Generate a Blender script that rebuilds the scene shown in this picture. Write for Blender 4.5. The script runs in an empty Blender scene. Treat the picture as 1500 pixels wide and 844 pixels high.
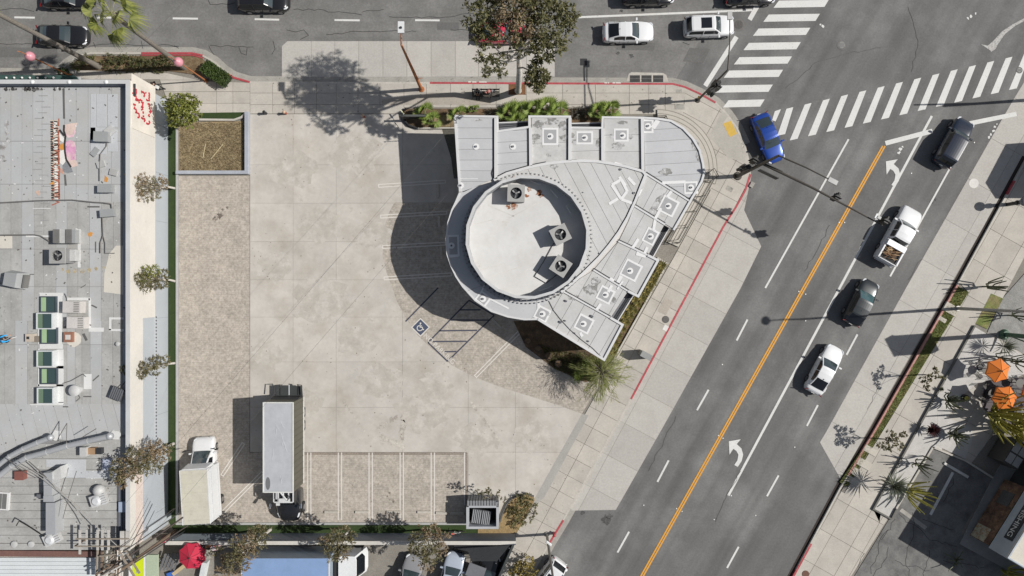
import bpy, bmesh, math, random
from mathutils import Vector, Matrix
random.seed(7)
SC = bpy.context.scene
COL = SC.collection
R = math.radians
# ---------------------------------------------------------------- camera, sky, sun
CAM_H = 62.5                       # flying height; 16 photo pixels per metre on the ground
cam_d = bpy.data.cameras.new('camera'); cam_d.sensor_width = 36; cam_d.lens = 24
cam_d.clip_start = 1; cam_d.clip_end = 6000
cam = bpy.data.objects.new('camera', cam_d); COL.objects.link(cam)
cam.location = (0, 0, CAM_H); cam.rotation_euler = (0, 0, 0)
SC.camera = cam
SUN_EL, SUN_AZ = 42.5, 4.0         # azimuth counted from +X towards +Y
world = bpy.data.worlds.new('World'); SC.world = world; world.use_nodes = True
wn = world.node_tree.nodes; wl = world.node_tree.links
bg = wn['Background']; sky = wn.new('ShaderNodeTexSky'); sky.sky_type = 'NISHITA'; sky.sun_disc = False
sky.sun_elevation = R(SUN_EL); sky.sun_rotation = R(90 - SUN_AZ); sky.air_density = 1.0; sky.dust_density = 1.0
hs = wn.new('ShaderNodeHueSaturation'); hs.inputs['Saturation'].default_value = .62
wl.new(sky.outputs[0], hs.inputs['Color']); wl.new(hs.outputs[0], bg.inputs[0]); bg.inputs[1].default_value = 0.06
sun_d = bpy.data.lights.new('sun', 'SUN'); sun_d.energy = 4.4; sun_d.angle = R(0.53); sun_d.color = (1.0, 0.965, 0.915)
sun = bpy.data.objects.new('sun', sun_d); COL.objects.link(sun)
sv = Vector((math.cos(R(SUN_EL))*math.cos(R(SUN_AZ)), math.cos(R(SUN_EL))*math.sin(R(SUN_AZ)), math.sin(R(SUN_EL))))
sun.rotation_euler = sv.to_track_quat('Z', 'Y').to_euler(); sun.location = (60, 5, 60)
SC.view_settings.view_transform = 'Standard'; SC.view_settings.look = 'None'
SC.view_settings.exposure = 0.15; SC.view_settings.gamma = 1

# ---------------------------------------------------------------- helpers
def P(px, py, z=0.0):
    k = (CAM_H - z)/1000.0
    return ((px - 750.0)*k, (422.0 - py)*k)
def PP(pts, z=0.0): return [P(x, y, z) for x, y in pts]
def sub(a, b): return (a[0]-b[0], a[1]-b[1])
def unit(v):
    l = math.hypot(*v) or 1e-9
    return (v[0]/l, v[1]/l)
def area(p): return 0.5*sum(p[i][0]*p[(i+1) % len(p)][1]-p[(i+1) % len(p)][0]*p[i][1] for i in range(len(p)))
def clip(poly, cell):
    """clip a polygon by a convex counter-clockwise cell"""
    out = list(poly)
    for i in range(len(cell)):
        a, b = cell[i], cell[(i+1) % len(cell)]
        inp, out = out, []
        if not inp: break
        def side(p): return (b[0]-a[0])*(p[1]-a[1])-(b[1]-a[1])*(p[0]-a[0])
        for j in range(len(inp)):
            p, q = inp[j], inp[(j+1) % len(inp)]
            sp, sq = side(p), side(q)
            if sp >= 0: out.append(p)
            if (sp > 0 > sq) or (sp < 0 < sq):
                t = sp/(sp-sq); out.append((p[0]+(q[0]-p[0])*t, p[1]+(q[1]-p[1])*t))
    res = []
    for p in out:
        if not res or math.hypot(p[0]-res[-1][0], p[1]-res[-1][1]) > 1e-3: res.append(p)
    if len(res) > 1 and math.hypot(res[0][0]-res[-1][0], res[0][1]-res[-1][1]) < 1e-3: res.pop()
    return res
def band(line, w0, w1, closed=False):
    """polygon between two offsets of a polyline (positive = left of travel)"""
    n = len(line); a = []; b = []
    for i in range(n):
        if closed: p0, p1, p2 = line[i-1], line[i], line[(i+1) % n]
        else: p0, p1, p2 = line[max(i-1, 0)], line[i], line[min(i+1, n-1)]
        d1 = unit(sub(p1, p0)) if p1 != p0 else unit(sub(p2, p1))
        d2 = unit(sub(p2, p1)) if p1 != p2 else d1
        t = unit((d1[0]+d2[0], d1[1]+d2[1])); nrm = (-t[1], t[0])
        c = max(0.5, abs(nrm[0]*-d1[1]+nrm[1]*d1[0]))
        a.append((p1[0]+nrm[0]*w0/c, p1[1]+nrm[1]*w0/c)); b.append((p1[0]+nrm[0]*w1/c, p1[1]+nrm[1]*w1/c))
    return a, b

class MB:
    def __init__(s): s.v = []; s.f = []; s.mi = []; s.m = 0
    def face(s, pts):
        i = len(s.v); s.v += [tuple(p) for p in pts]; s.f.append(tuple(range(i, i+len(pts)))); s.mi.append(s.m)
    def prism(s, poly, z0, z1, top=None, bottom=False):
        if len(poly) < 3: return s
        if area(poly) < 0: poly = list(reversed(poly))
        n = len(poly); i = len(s.v); tp = top or poly
        if top and area(top) < 0: tp = list(reversed(top))
        s.v += [(x, y, z0) for x, y in poly]+[(x, y, z1) for x, y in tp]
        for k in range(n):
            l = (k+1) % n; s.f.append((i+k, i+l, i+n+l, i+n+k)); s.mi.append(s.m)
        s.f.append(tuple(range(i+n, i+2*n))); s.mi.append(s.m)
        if bottom: s.f.append(tuple(range(i+n-1, i-1, -1))); s.mi.append(s.m)
        return s
    def sheet(s, poly, z):
        if len(poly) < 3: return s
        if area(poly) < 0: poly = list(reversed(poly))
        s.face([(x, y, z) for x, y in poly]); return s
    def bandp(s, line, w0, w1, z0, z1, closed=False):
        a, b = band(line, w0, w1, closed); n = len(line)
        for i in range(n if closed else n-1):
            j = (i+1) % n
            s.prism([a[i], a[j], b[j], b[i]], z0, z1)
        return s
    def box(s, c, size, rz=0.0, tilt=None):
        x, y, z = c; a, b, h = size[0]/2, size[1]/2, size[2]/2
        M = Matrix.Rotation(rz, 3, 'Z')
        if tilt: M = M @ Matrix.Rotation(tilt[0], 3, 'X') @ Matrix.Rotation(tilt[1], 3, 'Y')
        i = len(s.v)
        for dz in (-h, h):
            for dx, dy in ((-a, -b), (a, -b), (a, b), (-a, b)):
                p = M @ Vector((dx, dy, dz)); s.v.append((x+p.x, y+p.y, z+p.z))
        for f in ((0, 3, 2, 1), (4, 5, 6, 7), (0, 1, 5, 4), (1, 2, 6, 5), (2, 3, 7, 6), (3, 0, 4, 7)):
            s.f.append(tuple(i+k for k in f)); s.mi.append(s.m)
        return s
    def tube(s, pts, r, n=8, cap=True):
        pts = [Vector(p) for p in pts]; m = len(pts)
        rs = r if isinstance(r, (list, tuple)) else [r]*m
        i0 = len(s.v); up = None
        for k in range(m):
            d = (pts[min(k+1, m-1)]-pts[max(k-1, 0)]).normalized()
            if up is None: up = Vector((0, 0, 1)) if abs(d.z) < .9 else Vector((1, 0, 0))
            a = d.cross(up).normalized(); b = a.cross(d).normalized(); up = b
            for q in range(n):
                t = 2*math.pi*q/n; p = pts[k]+(a*math.cos(t)+b*math.sin(t))*rs[k]; s.v.append(tuple(p))
        for k in range(m-1):
            for q in range(n):
                w = (q+1) % n; s.f.append((i0+k*n+q, i0+k*n+w, i0+(k+1)*n+w, i0+(k+1)*n+q)); s.mi.append(s.m)
        if cap:
            s.f.append(tuple(i0+q for q in range(n-1, -1, -1))); s.mi.append(s.m)
            s.f.append(tuple(i0+(m-1)*n+q for q in range(n))); s.mi.append(s.m)
        return s
    def disc(s, c, r, h, n=20, r2=None):
        x, y, z = c; r2 = r if r2 is None else r2
        A = [(x+r*math.cos(2*math.pi*k/n), y+r*math.sin(2*math.pi*k/n)) for k in range(n)]
        B = [(x+r2*math.cos(2*math.pi*k/n), y+r2*math.sin(2*math.pi*k/n)) for k in range(n)]
        return s.prism(A, z, z+h, B, True)
    def ball(s, c, r, n=10, m=6, sz=1.0):
        x, y, z = c; i0 = len(s.v)
        for a in range(1, m):
            t = math.pi*a/m
            for b in range(n):
                u = 2*math.pi*b/n; s.v.append((x+r*math.sin(t)*math.cos(u), y+r*math.sin(t)*math.sin(u), z+r*sz*math.cos(t)))
        s.v.append((x, y, z+r*sz)); s.v.append((x, y, z-r*sz)); T = len(s.v)-2; B = T+1
        for b in range(n):
            c2 = (b+1) % n; s.f.append((T, i0+b, i0+c2)); s.mi.append(s.m); s.f.append((B, i0+(m-2)*n+c2, i0+(m-2)*n+b)); s.mi.append(s.m)
            for a in range(m-2):
                s.f.append((i0+a*n+b, i0+(a+1)*n+b, i0+(a+1)*n+c2, i0+a*n+c2)); s.mi.append(s.m)
        return s
    def mesh(s, name, mat, smooth=False):
        me = bpy.data.meshes.new(name); me.from_pydata(s.v, [], s.f)
        for m in (mat if isinstance(mat, (list, tuple)) else [mat]): me.materials.append(m)
        if isinstance(mat, (list, tuple)): me.polygons.foreach_set('material_index', s.mi)
        if smooth:
            me.polygons.foreach_set('use_smooth', [True]*len(me.polygons))
            try: me.set_sharp_from_angle(angle=R(40))
            except Exception: pass
        me.update(); return me

def tag(o, label=None, cat=None, group=None, kind=None):
    if label: o['label'] = label
    if cat: o['category'] = cat
    if group: o['group'] = group
    if kind: o['kind'] = kind
    return o
def obj(name, mb, mat, parent=None, smooth=False, label=None, kind=None, loc=None, rz=None, world=True):
    """one mesh object; with a parent, 'world' vertices are brought into its frame"""
    me = mb if isinstance(mb, bpy.types.Mesh) else mb.mesh(name, mat, smooth)
    o = bpy.data.objects.new(name, me); COL.objects.link(o)
    if loc: o.location = loc
    if rz is not None: o.rotation_euler = (0, 0, rz)
    if parent is not None:
        o.parent = parent
        if world: o.matrix_parent_inverse = wmat(parent).inverted()
    tag(o, label, kind=kind); return o
def wmat(o):
    m = Matrix.LocRotScale(o.location, o.rotation_euler, o.scale)
    return (wmat(o.parent) @ o.matrix_parent_inverse @ m) if o.parent else m
def thing(name, label, cat, loc=(0, 0, 0), rz=0.0, group=None, kind=None):
    o = bpy.data.objects.new(name, None); COL.objects.link(o); o.empty_display_size = .3
    o.location = (loc[0], loc[1], loc[2] if len(loc) > 2 else 0); o.rotation_euler = (0, 0, rz)
    return tag(o, label, cat, group, kind)
KIDS = {}
def copy_tree(o, parent=None):
    c = o.copy(); COL.objects.link(c)
    if parent: c.parent = parent; c.matrix_parent_inverse = o.matrix_parent_inverse.copy()
    for ch in list(o.children): copy_tree(ch, c)
    return c
def dup(o, loc, rz, label, group=None, scale=None):
    c = copy_tree(o); c.location = (loc[0], loc[1], loc[2] if len(loc) > 2 else 0); c.rotation_euler = (0, 0, rz)
    if scale: c.scale = scale if isinstance(scale, tuple) else (scale,)*3
    c['label'] = label
    if group: c['group'] = group
    return c

# ---------------------------------------------------------------- materials
MATS = {}
def mat(name, col, rough=.8, metal=0.0, var=.12, scale=.6, fine=9.0, fvar=.08, bump=0.0, bscale=30, obj_var=0.0,
        col2=None, spots=None, coat=0.0, emit=None, trans=False, c2scale=None, c2pos=(.45, .62), objspace=False, spec=None, translucent=0, streak=None):
    if name in MATS: return MATS[name]
    m = bpy.data.materials.new(name); m.use_nodes = True; MATS[name] = m
    n, l = m.node_tree.nodes, m.node_tree.links; b = n['Principled BSDF']
    b.inputs['Roughness'].default_value = rough; b.inputs['Metallic'].default_value = metal
    if spec is not None: b.inputs['Specular IOR Level'].default_value = spec
    if coat: b.inputs['Coat Weight'].default_value = coat; b.inputs['Coat Roughness'].default_value = .05
    geo = n.new('ShaderNodeNewGeometry'); pos = geo.outputs['Position']
    if objspace:
        tc = n.new('ShaderNodeTexCoord'); pos = tc.outputs['Object']
    def noise(sc, det=5, rough_=.6):
        t = n.new('ShaderNodeTexNoise'); t.inputs['Scale'].default_value = sc; t.inputs['Detail'].default_value = det
        t.inputs['Roughness'].default_value = rough_; l.new(pos, t.inputs['Vector']); return t.outputs['Fac']
    def rng(sock, a, b_, lo=.3, hi=.7):
        r = n.new('ShaderNodeMapRange'); r.inputs[1].default_value = lo; r.inputs[2].default_value = hi
        r.inputs[3].default_value = a; r.inputs[4].default_value = b_; l.new(sock, r.inputs[0]); return r.outputs[0]
    def mul(s1, s2):
        x = n.new('ShaderNodeMath'); x.operation = 'MULTIPLY'; l.new(s1, x.inputs[0]); l.new(s2, x.inputs[1]); return x.outputs[0]
    rgb = n.new('ShaderNodeRGB'); rgb.outputs[0].default_value = (*col, 1); cur = rgb.outputs[0]
    def mix(a, bcol, fac):
        x = n.new('ShaderNodeMix'); x.data_type = 'RGBA'; l.new(fac, x.inputs[0]); l.new(a, x.inputs[6])
        if isinstance(bcol, tuple): x.inputs[7].default_value = (*bcol, 1)
        else: l.new(bcol, x.inputs[7])
        return x.outputs[2]
    if col2: cur = mix(cur, col2, rng(noise(c2scale or scale, 6, .65), 0, 1, *c2pos))
    if spots: cur = mix(cur, spots[0], rng(noise(spots[1], 4, .7), 0, spots[3] if len(spots) > 3 else .8, spots[2], spots[2]+.08))
    f = rng(noise(scale), 1-var, 1+var)
    if fvar: f = mul(f, rng(noise(fine, 3, .7), 1-fvar, 1+fvar))
    if obj_var:
        oi = n.new('ShaderNodeObjectInfo'); f = mul(f, rng(oi.outputs['Random'], 1-obj_var, 1+obj_var, 0, 1))
    for an_, amt_ in (streak or []):
        mp = n.new('ShaderNodeMapping'); mp.vector_type = 'TEXTURE'; mp.inputs['Rotation'].default_value = (0, 0, an_); mp.inputs['Scale'].default_value = (30, 1.5, 1); l.new(pos, mp.inputs[0])
        t = n.new('ShaderNodeTexNoise'); t.inputs['Scale'].default_value = 1; t.inputs['Detail'].default_value = 4; l.new(mp.outputs[0], t.inputs['Vector']); f = mul(f, rng(t.outputs['Fac'], 1-amt_, 1+amt_*.7))
    x = n.new('ShaderNodeVectorMath'); x.operation = 'SCALE'; l.new(cur, x.inputs[0]); l.new(f, x.inputs['Scale'])
    l.new(x.outputs[0], b.inputs['Base Color'])
    if bump:
        bp = n.new('ShaderNodeBump'); bp.inputs['Strength'].default_value = bump; bp.inputs['Distance'].default_value = .02
        l.new(noise(bscale, 4), bp.inputs['Height']); l.new(bp.outputs[0], b.inputs['Normal'])
    if emit: b.inputs['Emission Color'].default_value = (*emit[0], 1); b.inputs['Emission Strength'].default_value = emit[1]
    if translucent:
        tr = n.new('ShaderNodeBsdfTranslucent'); l.new(x.outputs[0], tr.inputs[0]); ms = n.new('ShaderNodeMixShader')
        ms.inputs[0].default_value = translucent; l.new(b.outputs[0], ms.inputs[1]); l.new(tr.outputs[0], ms.inputs[2])
        l.new(ms.outputs[0], n['Material Output'].inputs[0])
    return m
def worn_paint(name, col, under, cover=.5):
    """road paint rubbed away in places down to what lies under it"""
    return mat(name, col, rough=.75, var=.05, fvar=.07, fine=14, spots=(under, 7.0, cover, .7), bump=.1)
# ================================================================ GROUND, ROADS, PAVEMENTS
A_OLD = mat('asphalt_old', (.160, .156, .148), .9, var=.10, scale=.25, fine=5, fvar=.16, bump=.25, bscale=25, col2=(.185, .18, .172), c2scale=.5, streak=[(0, .13)], spots=((.085, .083, .08), 1.3, .66, .45))
A_NEW = mat('asphalt_new', (.132, .129, .125), .9, var=.09, scale=.3, fine=6, fvar=.13, bump=.25, bscale=25, col2=(.172, .170, .164), c2scale=.18, streak=[(R(60.7), .24)], spots=((.07, .069, .068), .9, .66, .35))
A_LOT = mat('asphalt_lot', (.17, .166, .158), .92, var=.14, scale=.9, fine=6, fvar=.14, bump=.3, col2=(.115, .112, .108), c2scale=.7, spots=((.06, .06, .06), 1.1, .63, .5))
CRACK = mat('crack_fill', (.045, .044, .043), .95, fvar=.2)
C_JOINT = mat('joint_dirt', (.21, .195, .17), .95, fvar=.2)
C_LOT = mat('concrete_lot', (.465, .438, .398), .88, var=.10, scale=.45, fine=3.5, fvar=.05, bump=.12, obj_var=.035, col2=(.39, .352, .30), c2scale=.33, c2pos=(.46, .70), spots=((.30, .27, .235), .9, .64, .5))
C_WALK = mat('concrete_walk', (.43, .398, .350), .88, var=.09, scale=.7, fine=6, fvar=.07, bump=.15, obj_var=.06, col2=(.40, .375, .335), c2scale=.5, spots=((.25, .23, .2), 2.3, .67, .5))
C_PAD = mat('concrete_pad', (.43, .41, .375), .88, var=.08, scale=.6, fine=6, fvar=.09, bump=.2, obj_var=.06, col2=(.37, .35, .32), c2scale=.6, spots=((.22, .21, .19), 3.1, .67, .5))
C_GUT = mat('concrete_gutter', (.31, .295, .265), .9, var=.15, scale=1.1, fine=8, fvar=.14, bump=.2, spots=((.12, .11, .1), 1.7, .62, .6))
C_KERB = mat('concrete_kerb', (.44, .415, .37), .85, var=.12, scale=1.2, fine=9, fvar=.1, bump=.2)
K_RED = mat('red_kerb_paint', (.36, .055, .065), .7, var=.2, scale=2, fine=8, fvar=.15, spots=((.33, .30, .26), 3.0, .635, .7))
K_PINK = mat('faded_red_kerb_paint', (.40, .20, .17), .75, var=.2, scale=2, fine=8, fvar=.15, spots=((.2, .09, .08), 2.0, .56, .6))
P_WHITE = worn_paint('road_paint_white', (.60, .595, .57), (.24, .235, .225), .595)
P_WHITE2 = worn_paint('lot_paint_white', (.60, .575, .53), (.40, .36, .31), .60)
P_YEL = worn_paint('road_paint_yellow', (.62, .30, .04), (.3, .17, .07), .60)
P_NAVY = worn_paint('lot_paint_navy', (.055, .06, .085), (.17, .16, .15), .64)
TURF = mat('artificial_turf', (.026, .046, .010), .95, var=.18, scale=3, fine=30, fvar=.35, bump=.6, bscale=60)
GRASS = mat('lawn_grass', (.125, .155, .040), .95, var=.25, scale=1.6, fine=16, fvar=.45, bump=.7, bscale=40, col2=(.19, .165, .07), c2scale=1.1)
DIRT = mat('dirt_bed', (.27, .21, .12), .95, var=.2, scale=1.3, fine=9, fvar=.3, bump=.6, bscale=20, col2=(.17, .125, .07), c2scale=2.2, spots=((.42, .36, .25), 8, .66, .7))
SOIL = mat('dark_soil', (.10, .072, .045), .95, var=.25, scale=2, fine=12, fvar=.35, bump=.6, col2=(.16, .10, .055), c2scale=2.5)
GRAVEL = mat('white_gravel', (.47, .455, .43), .9, var=.08, scale=2, fine=18, fvar=.22, bump=.6, bscale=30, spots=((.2, .19, .17), 9, .66, .7))

# pavers: fine blocks, about three photo pixels each, so the material draws them
def paver_mat(name, c1, c2, mortar):
    m = mat(name, c1, .9, var=.11, scale=.7, fine=4.5, fvar=.26, bump=.15, spots=((.20, .17, .14), 1.2, .655, .5))
    n, l = m.node_tree.nodes, m.node_tree.links; b = n['Principled BSDF']
    bt = n.new('ShaderNodeTexBrick'); bt.inputs['Color1'].default_value = (*c1, 1); bt.inputs['Color2'].default_value = (*c2, 1)
    bt.inputs['Mortar'].default_value = (*mortar, 1); bt.inputs['Scale'].default_value = 1; bt.inputs['Mortar Size'].default_value = .012
    bt.inputs['Brick Width'].default_value = .30; bt.inputs['Row Height'].default_value = .20; bt.inputs['Bias'].default_value = -.1; bt.offset_frequency = 2; bt.squash_frequency = 3; bt.squash = 1.5
    geo = [x for x in n if x.bl_idname == 'ShaderNodeNewGeometry'][0]; l.new(geo.outputs['Position'], bt.inputs['Vector'])
    old = [k for k in l if k.to_node == b and k.to_socket.name == 'Base Color'][0].from_node
    sc = [k for k in l if k.to_node == old and k.to_socket == old.inputs[0]][0]
    src = sc.from_socket; mx = n.new('ShaderNodeMix'); mx.data_type = 'RGBA'; mx.inputs[0].default_value = .62
    l.new(src, mx.inputs[6]); l.new(bt.outputs[0], mx.inputs[7]); l.new(mx.outputs[2], old.inputs[0]); return m
C_PAVER = paver_mat('paver_blocks', (.365, .325, .278), (.435, .395, .345), (.29, .26, .222))

def structure(name, mb, m, label=None): return obj(name, mb, m, kind='structure', label=label)
def rnd_poly(cx, cy, r, n=14, j=.3):
    return [(cx+r*(1+random.uniform(-j, j))*math.cos(2*math.pi*k/n), cy+r*(1+random.uniform(-j, j))*math.sin(2*math.pi*k/n)) for k in range(n)]

# one sheet out to the horizon, then the road surfaces a few millimetres above each other
structure('ground', MB().sheet([(-2500, -2500), (2500, -2500), (2500, 2500), (-2500, 2500)], -.03), A_LOT)
road = structure('road', MB().sheet([(-400, -300), (400, -300), (400, 300), (-400, 300)], 0), A_NEW)
Zold = .004
structure('north_street', MB().sheet(PP([(-3000, -900), (-3000, 109), (985, 124), (1062, 0), (1500, -900)]), Zold), A_OLD)

LZ = [0]
def line_px(a, b, w, z, m=P_WHITE, name='lane_line', par=road, mb=None):
    p, q = P(*a, z), P(*b, z); d = unit(sub(q, p)); n_ = (-d[1]*w/2, d[0]*w/2)
    poly = [(p[0]+n_[0], p[1]+n_[1]), (q[0]+n_[0], q[1]+n_[1]), (q[0]-n_[0], q[1]-n_[1]), (p[0]-n_[0], p[1]-n_[1])]
    if mb: return mb.sheet(poly, z)
    LZ[0] += 1; z += .0009*(LZ[0] % 9)
    return obj(name, MB().sheet(poly, z), m, par)
ZM = .012
# lane dashes
for a, b in [((21, 25.5), (51, 26)), ((142, 26), (170, 26)), ((253, 27), (290, 27.5)), ((373, 28.2), (409, 29)), ((490, 29.5), (527, 30)), ((608, 29.7), (644, 30)), ((-96, 25), (-62, 25)),
             ((1095, 468), (1079, 499)), ((1038, 571), (1021, 601)), ((979.5, 674.5), (963, 706)), ((921.5, 779), (904.5, 809.5)),
             ((1256, 490), (1240, 520)), ((1198, 593.5), (1182, 624)), ((1140.5, 696.5), (1123.5, 727)), ((1082, 801), (1065, 832))]:
    line_px(a, b, .17, ZM, name='lane_dash')
line_px((845, 25.5), (1102, 15), .19, ZM)                # north street solid line
line_px((1243, 204), (1121, 422), .17, ZM)
line_px((1365, 170), (1067, 726), .22, ZM)
line_px((1404, 224), (1304, 405), .16, ZM)
line_px((1110, 8), (1098, 29), .42, ZM, name='stop_line')
line_px((1079, 54), (1033, 126), .42, ZM, name='stop_line')
line_px((1297, 210), (1366, 192), .42, ZM, name='stop_line'); line_px((1420, 181), (1489, 167), .40, ZM, name='stop_line')
for dx in (-1.6, 2.0):
    line_px((1294.5+dx, 214), (938+dx, 848), .14, ZM, P_YEL, 'centre_line')
# the two crosswalks: every bar is a painted sheet of its own
def bar(q): return obj('crosswalk_stripe', MB().sheet(PP(q), ZM), P_WHITE, road)
for k, (x0, x1, y) in enumerate([(1137, 1211, 1), (1122, 1198, 21.5), (1107, 1184, 42), (1093, 1170, 63), (1079, 1157, 84), (1064, 1144, 103.5), (1052, 1129, 125.3), (1063, 1117, 147)]):
    bar([(x0+4, y), (x1+3, y-1.2), (x1-3.5, y+9.3), (x0-4, y+10.6)])
for k in range(14):
    x = 1164+26.75*k; y = 157.5-6.15*k; L = 1.0
    bx = x-27.5; by = y+53
    if k < 1: bx, by = x-19, y+40
    bar([(x-14+2, y+2), (x-3+1, y-0.5), (bx+5, by-1), (bx-6.5, by+1.5)])
bar([(1144, 160), (1135, 163), (1131, 176), (1136, 178)])
for k in range(14, 20):
    x = 1164+26.75*k; y = 157.5-6.15*k; bar([(x-12, y+2), (x-2, y-0.5), (x-22.5, y+52), (x-34, y+54.5)])
# turn arrows
def arrow(dx, dy):
    pts = [(1297.5, 236.5), (1315, 233.5), (1309, 240.5), (1316, 247), (1318.5, 256), (1316.5, 265), (1310.5, 274), (1305.5, 271), (1310, 264.5), (1311.5, 256), (1308.5, 250.5), (1304, 247.5), (1298.5, 256)]
    a = obj('turn_arrow', MB().sheet(PP([(x+dx, y+dy) for x, y in pts]), ZM+.010), P_WHITE, road)
arrow(0, 0); arrow(-230, 410)
mb = MB()   # partly rubbed-out arrow top right
for q in ([(1437, 65), (1449, 73), (1452, 76), (1458, 72), (1463, 63), (1472, 50), (1487, 38), (1500, 31), (1500, 27), (1483, 36), (1468, 46), (1455, 60), (1447, 67)],): mb.sheet(PP(q), ZM)
obj('worn_arrow', mb, worn_paint('scrubbed_paint', (.42, .41, .39), (.17, .165, .16), .5), road)
mb = MB()
for (x, y, r) in [(1451, 197, 1.6), (1455, 192, 1.9), (1457, 186, 1.4), (1449, 201, 1.5), (1460, 182, .9), (1319, 219, 1.9), (1317, 224, 1.6), (1322, 215, 1.2), (1205, 38, 1.8), (1202, 36, 1.0), (1418, 27, 1.2), (1422, 24, 1.6), (1429, 20, 1.0)]:
    mb.sheet(rnd_poly(*P(x, y), r/16*1.3, 9, .5), ZM)
obj('paint_splash', mb, P_WHITE, road)
# raised lane reflectors
MK = mat('reflector_white', (.7, .7, .68), .4); mb = MB()
for x, y in [(1427, 209), (1335, 254), (1229, 326), (1237, 326), (1170, 427), (1180, 431), (1052, 638), (1059, 642), (991, 745), (999, 749), (943, 740), (1058, 534), (1071, 726), (1046, 761), (1107, 755), (1164, 655), (1180, 470), (832, 640), (830, 827)]:
    mb.disc((*P(x, y), .012), .055, .02, 8)
obj('lane_reflector', mb, MK, road, kind='stuff')
# road cracks as thin filled seams
def crack(pts, w=.05, par=road, z=.016, j=.10):
    mb = MB(); L = [P(*p) for p in pts]; out = [L[0]]
    for a, b in zip(L, L[1:]):
        n = max(1, int(math.dist(a, b)/.45))
        for k in range(1, n+1):
            t = k/n; out.append((a[0]+(b[0]-a[0])*t+random.uniform(-j, j)*(k < n), a[1]+(b[1]-a[1])*t+random.uniform(-j, j)*(k < n)))
    a, b = band(out, w/2, -w/2)
    for i in range(len(out)-1): mb.sheet([a[i], a[i+1], b[i+1], b[i]], z)
    return mb
CR = [[(0, 64), (50, 65), (95, 66)], [(130, 68), (150, 65), (180, 65), (200, 67), (225, 66), (262, 68)], [(207, 60), (209, 71)], [(137, 62), (140, 70)], [(255, 67), (262, 71)], [(306, 67), (314, 81)], [(308, 67), (345, 69), (371, 69)],
      [(350, 69), (353, 78), (361, 81), (362, 70)], [(305, 0), (308, 7), (335, 7), (345, 4)], [(430, 14), (475, 15), (490, 18), (530, 22)], [(530, 18), (545, 16), (562, 14)], [(570, 24.5), (610, 25), (660, 25), (690, 20), (735, 20)],
      [(420, 44), (433, 47), (445, 44), (452, 52), (440, 58)], [(478, 51), (500, 50), (515, 46), (550, 46), (610, 46)], [(400, 60), (403, 72), (398, 80)], [(0, 15), (25, 13), (50, 17)], [(660, 44), (700, 45)], [(1000, 62), (1010, 66)]]
mb = MB()
for c in CR: o_ = crack(c); i = len(mb.v); mb.v += o_.v; mb.f += [tuple(i+k for k in f) for f in o_.f]; mb.mi += o_.mi
obj('asphalt_crack', mb, CRACK, road)
mb = MB()   # oil and tyre stains with their own shape
for x, y, r in [(888, 763, 11), (893, 757, 6), (853, 751, 5), (910, 16, 4), (925, 82, 5), (1365, 296, 5), (1370, 292, 4), (905, 78, 4)]: mb.sheet(rnd_poly(*P(x, y), r/16*.6, 18, .5), .010)
obj('oil_stain', mb, mat('oil_stain', (.065, .064, .062), .8, fvar=.3, fine=5, spots=((.11, .108, .105), 3, .5, .9)), road)
# darker wheel tracks are resurfaced strips in the lanes
# manholes
def manhole(px, py, r, lab, m):
    t = thing('manhole', lab, 'manhole', (*P(px, py), .0))
    ringm = MB(); n = 28; x, y = P(px, py)
    ringm.disc((x, y, .005), r, .010, n); obj('rim', ringm, mat('manhole_collar', (.13, .125, .12), .8, fvar=.2), t)
    obj('cover', MB().disc((x, y, .017), r*.66, .008, n), m, t)
    g = MB()
    for k in range(-2, 3): g.box((x+k*r*.22, y, .027), (.03, r*.95*math.sqrt(1-(k*.22)**2), .006))
    obj('tread', g, mat('iron_dark', (.06, .058, .055), .6, .4), t); return t
IRON = mat('iron_lid', (.10, .095, .09), .55, .5, fvar=.2)
manhole(1082, 36.5, .62, 'dark round manhole in front of the white SUV near the stop line', IRON)
manhole(1233, 66, .45, 'small round manhole alone in the middle of the junction', mat('iron_lid_light', (.2, .2, .195), .6, .3))
manhole(1493, 103, .30, 'small manhole on the last crosswalk bar at the right edge', mat('iron_lid_light', (.2, .2, .195), .6, .3))

# ---------------------------------------------------------------- kerbs, gutters, slabs
KERB = [(-900, 108), (84, 108), (97, 95), (118, 81), (134, 77.5), (282, 77.5), (298, 81), (314, 90), (328, 103), (343, 113), (367, 120), (630, 121), (985, 122.5), (1003, 127), (1025, 137), (1048, 150), (1066, 168), (1080, 188), (1091, 212), (1098, 238), (1099.5, 256), (1092, 280), (1078, 305), (1060, 333),
        (925, 585), (898, 632), (836, 744), (826, 762), (806, 795), (700, 984), (300, 1700)]
KW = PP(KERB)
def seg(i, j): return KW[i:j+1]
gm = MB(); gm.bandp(KW[:19], .0, .52, .0, .008); gm.bandp(KW[24:], 0, .50, 0, .009)
structure('gutter', gm, C_GUT)
mb = MB(); mb.bandp(KW, -.16, 0, 0, .14); kerbo = structure('kerb', mb, C_KERB)
def redk(pts, m=K_RED): obj('kerb_paint', MB().bandp(PP(pts), -.165, .012, .0, .147), m, kerbo)
redk([(630, 121), (985, 122.5), (1003, 127), (1025, 137), (1048, 150)]); redk([(1099.5, 256), (1092, 280), (1078, 305), (1060, 333), (925, 585)]); redk([(826, 762), (806, 795)])
redk([(208, 77.5), (282, 77.5), (298, 81)]); redk([(335, 108), (343, 113), (367, 120)])
mb = MB()
for x in range(712, 912, 1):
    if (x-712) % 26 < 5 and (x < 725 or 870 < x): pass
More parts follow.
